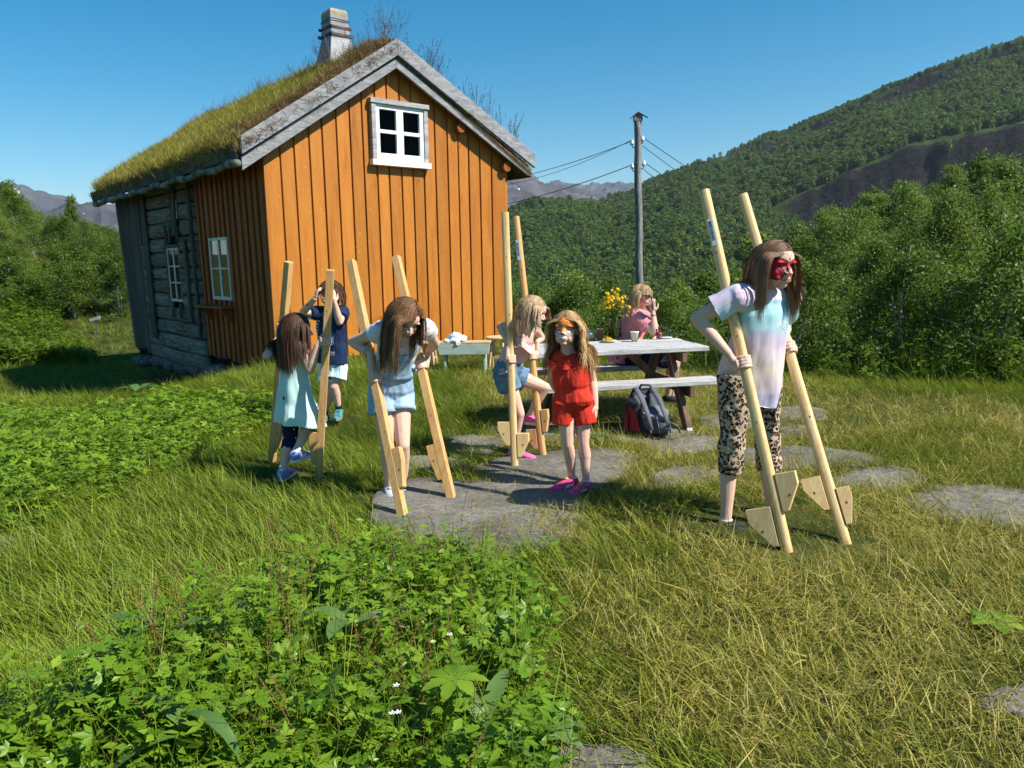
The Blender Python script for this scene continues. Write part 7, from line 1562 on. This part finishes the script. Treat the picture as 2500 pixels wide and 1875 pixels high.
HP4 = np.array([(hp(-.05, -.05, 0).x, hp(-.05, -.05, 0).y), (hp(WD + .05, -.05, 0).x, hp(WD + .05, -.05, 0).y), (hp(WD + .05, LN + .1, 0).x, hp(WD + .05, LN + .1, 0).y), (hp(-.05, LN + .1, 0).x, hp(-.05, LN + .1, 0).y)])
def on_slab(x, y, shrink=1.0):
    m = np.zeros(len(x), bool)
    for P in slab_xy: c = P.mean(0); m |= in_poly(x, y, c + (P - c) * shrink)
    return m
def put(name, x, y, protos, s0, s1, tilt=.12, zoff=0.0, flat_=None):
    n = len(x); s = rng.uniform(s0, s1, n); z = height(x, y) + zoff; df = np.min([np.hypot(x - a, y - b2) for a, b2 in FEET], axis=0); s = s * (.28 + .72 * smoothstep(.06, .40, df)); rz = rng.uniform(0, 6.28, n) if flat_ is None else flat_(x, y) + rng.normal(size=n) * .35
    return scatter(name, np.stack([x, y, z], 1), np.stack([rng.normal(size=n) * tilt, rng.normal(size=n) * tilt, rz], 1), np.stack([s, s, s * rng.uniform(.8, 1.2, n)], 1), protos)
X1, Y1_ = jgrid(-7.5, 8, 1.2, 6.2, .060); X2, Y2 = jgrid(-11, 9, 6.2, 10.5, .095); X3, Y3 = jgrid(-16, 8, 10.5, 20, .15)
X = np.concatenate([X1, X2, X3]); Y = np.concatenate([Y1_, Y2, Y3]); k = in_view(X, Y) & ~in_poly(X, Y, HP4) & (edge_d(X, Y) < 1.5); X, Y = X[k], Y[k]
k = ~on_slab(X, Y, .97); X, Y = X[k], Y[k]
lush = smoothstep(.35, -.35, X + .10 * (Y - 4) + .9 * (fbm(X * .5, Y * .5, 13, 3) - .5)) ; lush = np.maximum(lush, smoothstep(8.8, 10.2, Y) * .65); lush = np.maximum(lush, smoothstep(-1.3, -.3, edge_d(X, Y)) * .8)
herb = soft(lambda a, b2: in_poly(a, b2, HERB), X, Y, .22); weed = soft(lambda a, b2: in_poly(a, b2, WEED), X, Y, .08)
q = rng.random(len(X)); q2 = rng.random(len(X))
isw = weed > q; ish = ~isw & (herb * .75 > q2); isl = ~isw & ~ish & (lush > rng.random(len(X))); pat = fbm(X * .9, Y * .9, 47, 3); isl |= ~isw & ~ish & (pat > .60) & (rng.random(len(X)) < .3) & (X > -.5); iss = ~isw & ~ish & ~isl
FEET = [(P_.J[j].x, P_.J[j].y) for P_ in CAST for j in ('an_r', 'an_l', 'toe_r', 'toe_l')] + [(q_[0].x, q_[0].y) for q_ in STILT.values()]
swirl = lambda x, y: 2.4 + 1.8 * fbm(x * .45, y * .45, 23, 3) * 2
GL = [tuft(300 + i, 24, .165, .04, .62, .0052, 4, mat=m_grass, dirv=(.45, .15), curl=1.5) for i in range(6)]
GS = [tuft(320 + i, 30, .095, .040, .80, .0040, 3, mat=m_straw, tint=(.46, .24), curl=1.2) for i in range(6)]; GF = [tuft(330 + i, 14, .13, .05, 1.45, .0034, 3, mat=m_straw, tint=(.72, .22), curl=.1) for i in range(4)]
GH = [leafy(340 + i, 9, .13, .042, 3, m_herb, 5) for i in range(6)]
put('lush_grass', X[isl], Y[isl], GL, .75, 1.35, .15, flat_=swirl); put('short_grass', X[iss], Y[iss], GS, .6, 1.3, .25)
k = iss & (rng.random(len(X)) < 1.0 * np.clip((fbm(X * .8, Y * .8, 37, 3) - .25) * 3, .1, 1)); put('dry_straw', X[k], Y[k], GF, .7, 1.4, .2, .035)
put('meadow_herbs', X[ish], Y[ish], GH, .8, 1.5, .15)
thin = isw & (rng.random(len(X)) < .62); GW = [leafy(360 + i, 10, .27, .040, 5 if i % 2 else 3, m_weed, 8, .055) for i in range(6)] + [leafy(370 + i, 12, .30, .034, 1, m_weed, 9, .05) for i in range(3)]; GT = [tuft(380 + i, 12, .40, .05, .30, .0055, 5, mat=m_grass, tint=(.38, .18), curl=1.6) for i in range(6)]
fr = (X * .9 - (Y - 3.0)) + .8 * (fbm(X * 1.2, Y * 1.2, 29, 3) - .5); tall = isw & (rng.random(len(X)) < np.where(fr > -.5, .6, .30))
put('broadleaf_weeds', X[thin], Y[thin], GW, .6, 1.25, .15); put('tall_grass', X[tall], Y[tall], GT, .6, 1.15, .12)
low = isw & (rng.random(len(X)) < .3); put('weed_undergrowth', X[low], Y[low], GH, 1.0, 1.8, .2)
# tufts round the slabs, longer blades against the wall and along the edge
X5, Y5 = jgrid(-6, 7, 1.3, 11, .07); k = on_slab(X5, Y5, 1.06) & ~on_slab(X5, Y5, .90) & (rng.random(len(X5)) < .9); put('slab_edge_grass', X5[k], Y5[k], GS, .7, 1.4, .4, .0); k = on_slab(X5, Y5, .98) & (fbm(X5 * 2.2, Y5 * 2.2, 57, 3) > .60) & (rng.random(len(X5)) < .7); put('slab_moss_grass', X5[k], Y5[k], GS, .4, .9, .4, .0)
k = on_slab(X5, Y5, .99) & (rng.random(len(X5)) < .5); put('slab_straw', X5[k], Y5[k], GF, .35, .9, .05, .030)
k = on_slab(X5, Y5, .95) & (rng.random(len(X5)) < .05); put('slab_crack_grass', X5[k], Y5[k], GS, .5, .9, .3, .03)
SPK = []
for i in range(5):
    r = np.random.default_rng(400 + i); V = []; F = []; T = []
    for s in range(2):
        h = r.uniform(.36, .60); a = r.uniform(0, 6.28); ln = r.uniform(.05, .22); b0 = np.array((*(r.normal(size=2) * .02), 0.)); k0 = len(V)
        for f in np.linspace(0, 1, 5): p = b0 + np.array((math.cos(a) * ln * f * f, math.sin(a) * ln * f * f, h * f)); V += [p - (.0010, 0, 0), p + (.0010, 0, 0)]
        for j in range(4): F.append((k0 + 2 * j, k0 + 2 * j + 1, k0 + 2 * j + 3, k0 + 2 * j + 2)); T.append(.9)
        for m in range(46):
            f = r.uniform(.66, 1.0); p = b0 + np.array((math.cos(a) * ln * f * f, math.sin(a) * ln * f * f, h * f)); d = r.normal(size=3); d /= np.linalg.norm(d); e = np.cross(d, (0.3, .2, 1)); e /= np.linalg.norm(e); q_ = p + d * .008 * (1.4 - f); k0 = len(V); V += [q_ - d * .003, q_ + e * .0018, q_ + d * .003, q_ - e * .0018]; F.append((k0, k0 + 1, k0 + 2, k0 + 3)); T.append(r.random())
    me = mesh_of('spike', V, F, [m_sorrel]); set_attr(me, 'tint', T); SPK.append(me)
k = isw & (rng.random(len(X)) < np.where(fr > -.7, .10, .022)); put('sorrel_spikes', X[k], Y[k], SPK, .75, 1.15, .15)
k = (isl | ish) & (Y < 6) & (rng.random(len(X)) < .0025); put('stray_sorrel', X[k], Y[k], SPK, .6, .9, .15)
# bright shrub bank at the left and long grass on the drop
X4, Y4 = jgrid(-26, -8, 20.5, 30, .21); uu = 1250 + X4 / Y4 * F_PX; k = (uu > -300) & (uu < 300) & ~((uu > 140) & (uu < 190) & (Y4 > 23)) & ~((uu > 190) & (Y4 > 21.5)) & ~((uu > 235) & (Y4 > 19)); BS = [leafy(420 + i, 14, .36, .075, 3, m_leafC, 8, .10) for i in range(5)]
hgt = (smoothstep(285, 60, uu) * .9 + .5); X4, Y4, hgt = X4[k], Y4[k], hgt[k]; n = len(X4); s = hgt * rng.uniform(.7, 1.3, n)
scatter('shrub_bank', np.stack([X4, Y4, height(X4, Y4)], 1), np.stack([rng.normal(size=n) * .15, rng.normal(size=n) * .15, rng.uniform(0, 6.28, n)], 1), np.stack([s, s, s * 1.15], 1), BS)
X6, Y6 = jgrid(-3, 26, 6, 32, .30); k = (edge_d(X6, Y6) > .6) & in_view(X6, Y6, 300); X6, Y6 = X6[k], Y6[k]; ED = [leafy(440 + i, 10, .40, .06, 3, m_leafC, 8, .12) for i in range(4)] + [tuft(450 + i, 26, .5, .09, .4, .011, 3, mat=m_grass) for i in range(3)]
put('slope_undergrowth', X6, Y6, ED, .8, 1.6, .2)
X7, Y7 = jgrid(-30, -5, 19.5, 44, .34); k = in_view(X7, Y7, 260) & ~in_poly(X7, Y7, HP4) & (X7 < -6.5); put('far_grass', X7[k], Y7[k], GL, 1.4, 2.4, .15)
# roof: grass over the turf, dry tufts along the verge, tall stalks
TLa, TRa = np.array(TL[0]), np.array(TR[0])
def roof_pick(A, ni, nj, n, f=None):
    r = rng.integers(0, len(A), n); p = A[r] + rng.normal(size=(n, 3)) * .03 * np.array((1, 1, .2)); i, j = r % (ni + 1), r // (ni + 1); return p, i / ni, j / nj
GR = [tuft(460 + i, 22, .15, .045, .55, .006, 3, mat=m_turfg, tint=(.48, .22), curl=1.3) for i in range(5)]; GB = [tuft(470 + i, 30, .12, .05, .9, .006, 3, mat=m_turfb, tint=(.5, .25), curl=1.2) for i in range(5)]
p, fi, fj = roof_pick(TLa, TL[1], TL[2], 9000); t_m = fj * (LN + OVB + .3)
dry = (t_m < .75 * (1.2 * fbm(fi * 9, fj * 30, 3, 3) + .25)) | ((fi > .75) & (t_m < 1.6) & (rng.random(len(fi)) < .5)); dry |= rng.random(len(fi)) < .08
down = math.atan2(-U_.y, -U_.x)
def on_roof(name, p, protos, s0, s1, side):
    n = len(p); s = rng.uniform(s0, s1, n); ang = .35; ax = np.array((V_.x, V_.y, V_.z))  # lean downhill
    rots = np.stack([rng.normal(size=n) * .15 + side * ang * V_.x * -1, rng.normal(size=n) * .15 + side * ang * V_.y * -1, rng.uniform(0, 6.28, n)], 1); o = scatter(name, p - np.array(HO), rots, np.stack([s, s, s], 1), protos); o.parent = roof_o; return o
on_roof('turf_grass', p[~dry], GR, .7, 1.35, 1); on_roof('dry_turf', p[dry], GB, .7, 1.5, 1)
n = 700; j = rng.uniform(0, 1, n); vg = np.array([hp(EL_S - .02, -OVF + .1 + q_ * (LN + OVB - .1), rz(EL_S, .17)) for q_ in j]) + rng.normal(size=(n, 3)) * .035; on_roof('eave_grass', vg, GR + GB[:2], .8, 1.4, 1)
pR, fi, fj = roof_pick(TRa, TR[1], TR[2], 5000); on_roof('turf_grass', pR[fj > .03], GR, .5, 1.0, -1); on_roof('dry_turf', pR[fj <= .06], GB, .5, 1.0, -1)
n = 260; q_ = rng.uniform(0, 1, n) ; s_v = EL_S + q_ * (ER_S - EL_S); vg = np.array([hp(s, -OVF + .14 + abs(rng.normal()) * .08, rz(s, .26)) for s in s_v]) + rng.normal(size=(n, 3)) * .02
on_roof('verge_moss', vg, GB, .45, 1.2, 1)
STK = []
for i in range(5):
    r = np.random.default_rng(500 + i); V = []; F = []; T = []
    for s in range(4):
        h = r.uniform(.35, .75); a = r.uniform(0, 6.28); ln = r.uniform(.02, .22); b0 = np.array((*(r.normal(size=2) * .05), 0.)); k0 = len(V); pp = [b0 + np.array((math.cos(a) * ln * f ** 2, math.sin(a) * ln * f ** 2, h * f)) for f in np.linspace(0, 1, 6)]
        for p_ in pp: V += [p_ - (.0022, .0022, 0), p_ + (.0022, .0022, 0)]
        for j_ in range(5): F.append((k0 + 2 * j_, k0 + 2 * j_ + 1, k0 + 2 * j_ + 3, k0 + 2 * j_ + 2)); T.append(.6)
        for m in range(16):
            f = r.uniform(.62, 1.0); p_ = b0 + np.array((math.cos(a) * ln * f ** 2, math.sin(a) * ln * f ** 2, h * f)); d = np.array((r.normal(), r.normal(), 1.0)); d /= np.linalg.norm(d); e = np.cross(d, (1, .3, 0)); e /= np.linalg.norm(e); q_ = p_ + r.normal(size=3) * .012; k0 = len(V); V += [q_, q_ + d * .014 + e * .004, q_ + d * .03, q_ + d * .014 - e * .004]; F.append((k0, k0 + 1, k0 + 2, k0 + 3)); T.append(r.random() * .6)
    me = mesh_of('stalk', V, F, [m_stalk]); set_attr(me, 'tint', T); STK.append(me)
sp = []
for s0, n, sd in ((2.25, 10, .12), (3.05, 9, .10), (3.2, 5, .1), (3.75, 9, .16), (4.1, 5, .12), (4.62, 10, .12)):
    for i in range(n): s = s0 + rng.normal() * sd; sp.append(hp(s, -OVF + .25 + abs(rng.normal()) * .25, rz(s, .22)))
on_roof('roof_stalks', np.array(sp), STK, .75, 1.15, 0)
p, fi, fj = roof_pick(TLa, TL[1], TL[2], 900); k = (fi > .78) ; on_roof('ridge_stalks', p[k][:150], STK, .25, .55, 0)
nn_ = 8; cb = np.array([Vector((CHP.x, CHP.y, zc0 + .28)) - U_ * rng.uniform(.2, .5) - V_ * rng.uniform(-.2, .5) for i in range(14)]); on_roof('chimney_stalks', cb, STK, .35, .8, 0)
# a few single broad-leaved plants in the foreground
m_dock = foliage('dock_leaf', [(0.0, (0.06, 0.13, 0.03)), (0.5, (0.10, 0.19, 0.045)), (1.0, (0.17, 0.26, 0.07))], 0.3, rough=.35, spec=.4)
def broad_leaf(mb, T, base, d, L, w, bend, t, teeth=0.0, seg=9):
    d = Vector(d).normalized(); s = Vector((-d.y, d.x, 0)).normalized(); p = Vector(base); ang = math.asin(max(-1, min(1, d.z))); hd_ = Vector((d.x, d.y, 0)).normalized(); rows = []
    for i in range(seg + 1):
        f = i / seg; ww = w * math.sin(math.pi * min(1, f * .92 + .06)) ** .8 * (1 + teeth * (i % 2)) * (1 if f < .97 else .1); up = Z_ * ww * .18; rows.append((p - s * ww + up, p.copy(), p + s * ww + up)); ang -= bend / seg; p = p + (hd_ * math.cos(ang) + Z_ * math.sin(ang)) * L / seg
    k = len(mb.v); mb.v += [q for r in rows for q in r]
    for i in range(seg):
        for c in (0, 1): a = k + i * 3 + c; mb.f.append((a, a + 1, a + 4, a + 3)); T.append(t + .1 * c)
def plant(u, v, z, label, cat, leaves, name, mat=None):
    g_ = onz(u, v, z); g_.z = 0; t = thing(name, label, cat, Vector((g_.x, g_.y, zt(g_.x, g_.y))))
    for (az, el, L, w, bend, h0, teeth) in leaves:
        mb = MB(); T = []; broad_leaf(mb, T, Vector((g_.x, g_.y, zt(g_.x, g_.y) + h0)), (math.cos(rad(az)) * math.cos(rad(el)), math.sin(rad(az)) * math.cos(rad(el)), math.sin(rad(el))), L, w, bend, random.uniform(.3, .8), teeth); o = mb.build('leaf', mat or m_dock, t, smooth=True, recalc=False); set_attr(o.data, 'tint', T)
    return t
plant(1180, 1700, .30, 'big dock plant with one broad upright leaf at the right edge of the weeds', 'plant', [(70, 50, .22, .026, 1.0, .20, .08), (200, 40, .20, .03, 1.2, .18, 0), (320, 45, .18, .03, 1.2, .16, 0), (130, 55, .18, .028, 1.0, .2, 0)], 'dock_plant')
plant(1270, 1790, .12, 'dandelion with toothed grey-green leaves beside the bottom flagstone', 'plant', [(20, 50, .26, .034, 1.7, .08, .5), (300, 45, .24, .034, 1.8, .06, .5), (250, 40, .22, .03, 1.5, .05, .5), (100, 55, .2, .03, 1.3, .08, .5), (340, 60, .22, .03, 1.6, .08, .5)], 'dandelion')
plant(450, 1740, .33, 'dock plant with a long bent pale leaf in the middle of the weeds', 'plant', [(-25, 35, .24, .018, 1.9, .26, .15), (150, 50, .2, .03, 1.2, .22, 0), (215, 35, .2, .03, 1.4, .2, 0)], 'dock_plant')
plant(400, 1560, .28, 'dock plant with drooping long leaves at the upper left of the weeds', 'plant', [(220, 55, .24, .016, 2.2, .24, 0), (190, 60, .22, .022, 1.6, .25, 0), (20, 40, .24, .02, 1.2, .22, 0)], 'dock_plant')
plant(1110, 1680, .34, 'pale green plant with a star-shaped seven-fingered leaf in the weeds', 'plant', [(a, 8, .10, .018, .5, .36, .25) for a in (0, 51, 103, 154, 206, 257, 309)], 'cranesbill', m_weed)
plant(850, 1540, .3, 'broad-leaved plant with glossy leaves amid the tall grass', 'plant', [(a, 40, .16, .03, 1.1, .26 + .02 * (a % 3), 0) for a in (10, 90, 170, 260)], 'dock_plant')
plant(340, 965, 0.0, 'small dock plant with pale leaves at the border of the cabin shadow', 'plant', [(a, 55, .28, .05, 1.3, .05, 0) for a in (0, 70, 140, 215, 290)], 'dock_plant')
plant(2430, 1530, .02, 'low broad-leaved plant in the dry grass at the right edge', 'plant', [(a, 30, .11, .028, .8, .03, .3) for a in (0, 60, 125, 190, 255, 310)], 'dandelion', m_weed)
plant(1455, 1075, .02, 'leafy dock sprawling by the left leg of the picnic table', 'plant', [(a, 35, .16, .03, 1.1, .03, 0) for a in (160, 200, 20, 350, 280, 90)], 'dock_plant')
m_wfl = flat('white_stitchwort', (0.82, 0.82, 0.80), .6)
for (u, v) in ((958, 1742), (972, 1740), (1098, 1550), (968, 1674)):
    c = onz(u, v, .36); t = thing('stitchwort', 'tiny white star flower among the foreground weeds', 'flower', Vector((c.x, c.y, .1)), 'white flowers in the weeds'); mb = MB()
    for k in range(5):
        a = k * 1.257 + u; d = Vector((math.cos(a), math.sin(a), .3)); s = Vector((-d.y, d.x, 0)); mb.add([c, c + d * .007 + s * .0028, c + d * .011, c + d * .007 - s * .0028], [(0, 1, 2, 3)])
    mb.build('petal', m_wfl, t, recalc=False); MB().tube([c - Z_ * .2, c], .0012, 4).build('stem', m_stem, t)

# ------------------------------------------------------------------ the valley's air
m_haze = bpy.data.materials.new('pale_air'); m_haze.use_nodes = True; nt = m_haze.node_tree; nt.nodes.remove(nt.nodes['Principled BSDF'])
pv = nt.nodes.new('ShaderNodeVolumePrincipled'); pv.inputs['Color'].default_value = (0.75, 0.86, 1.0, 1); pv.inputs['Density'].default_value = 0.00008; pv.inputs['Anisotropy'].default_value = 0.2
nt.links.new(pv.outputs[0], nt.nodes['Material Output'].inputs['Volume'])
zz = [v.co.z for o in bpy.data.objects if o.get('kind') == 'structure' and o.type == 'MESH' for v in o.data.vertices]
hz = MB().obox((0, 0, 0), (11000, 0, 0), (0, 11000, 0), (0, 0, 1)); lo_z, hi_z = min(zz) - 1.0, max(zz) + 15
hz.v = [Vector((v.x, v.y, lo_z if v.z < 0 else hi_z)) for v in hz.v]
tag(hz.build('haze', m_haze), kind='stuff')
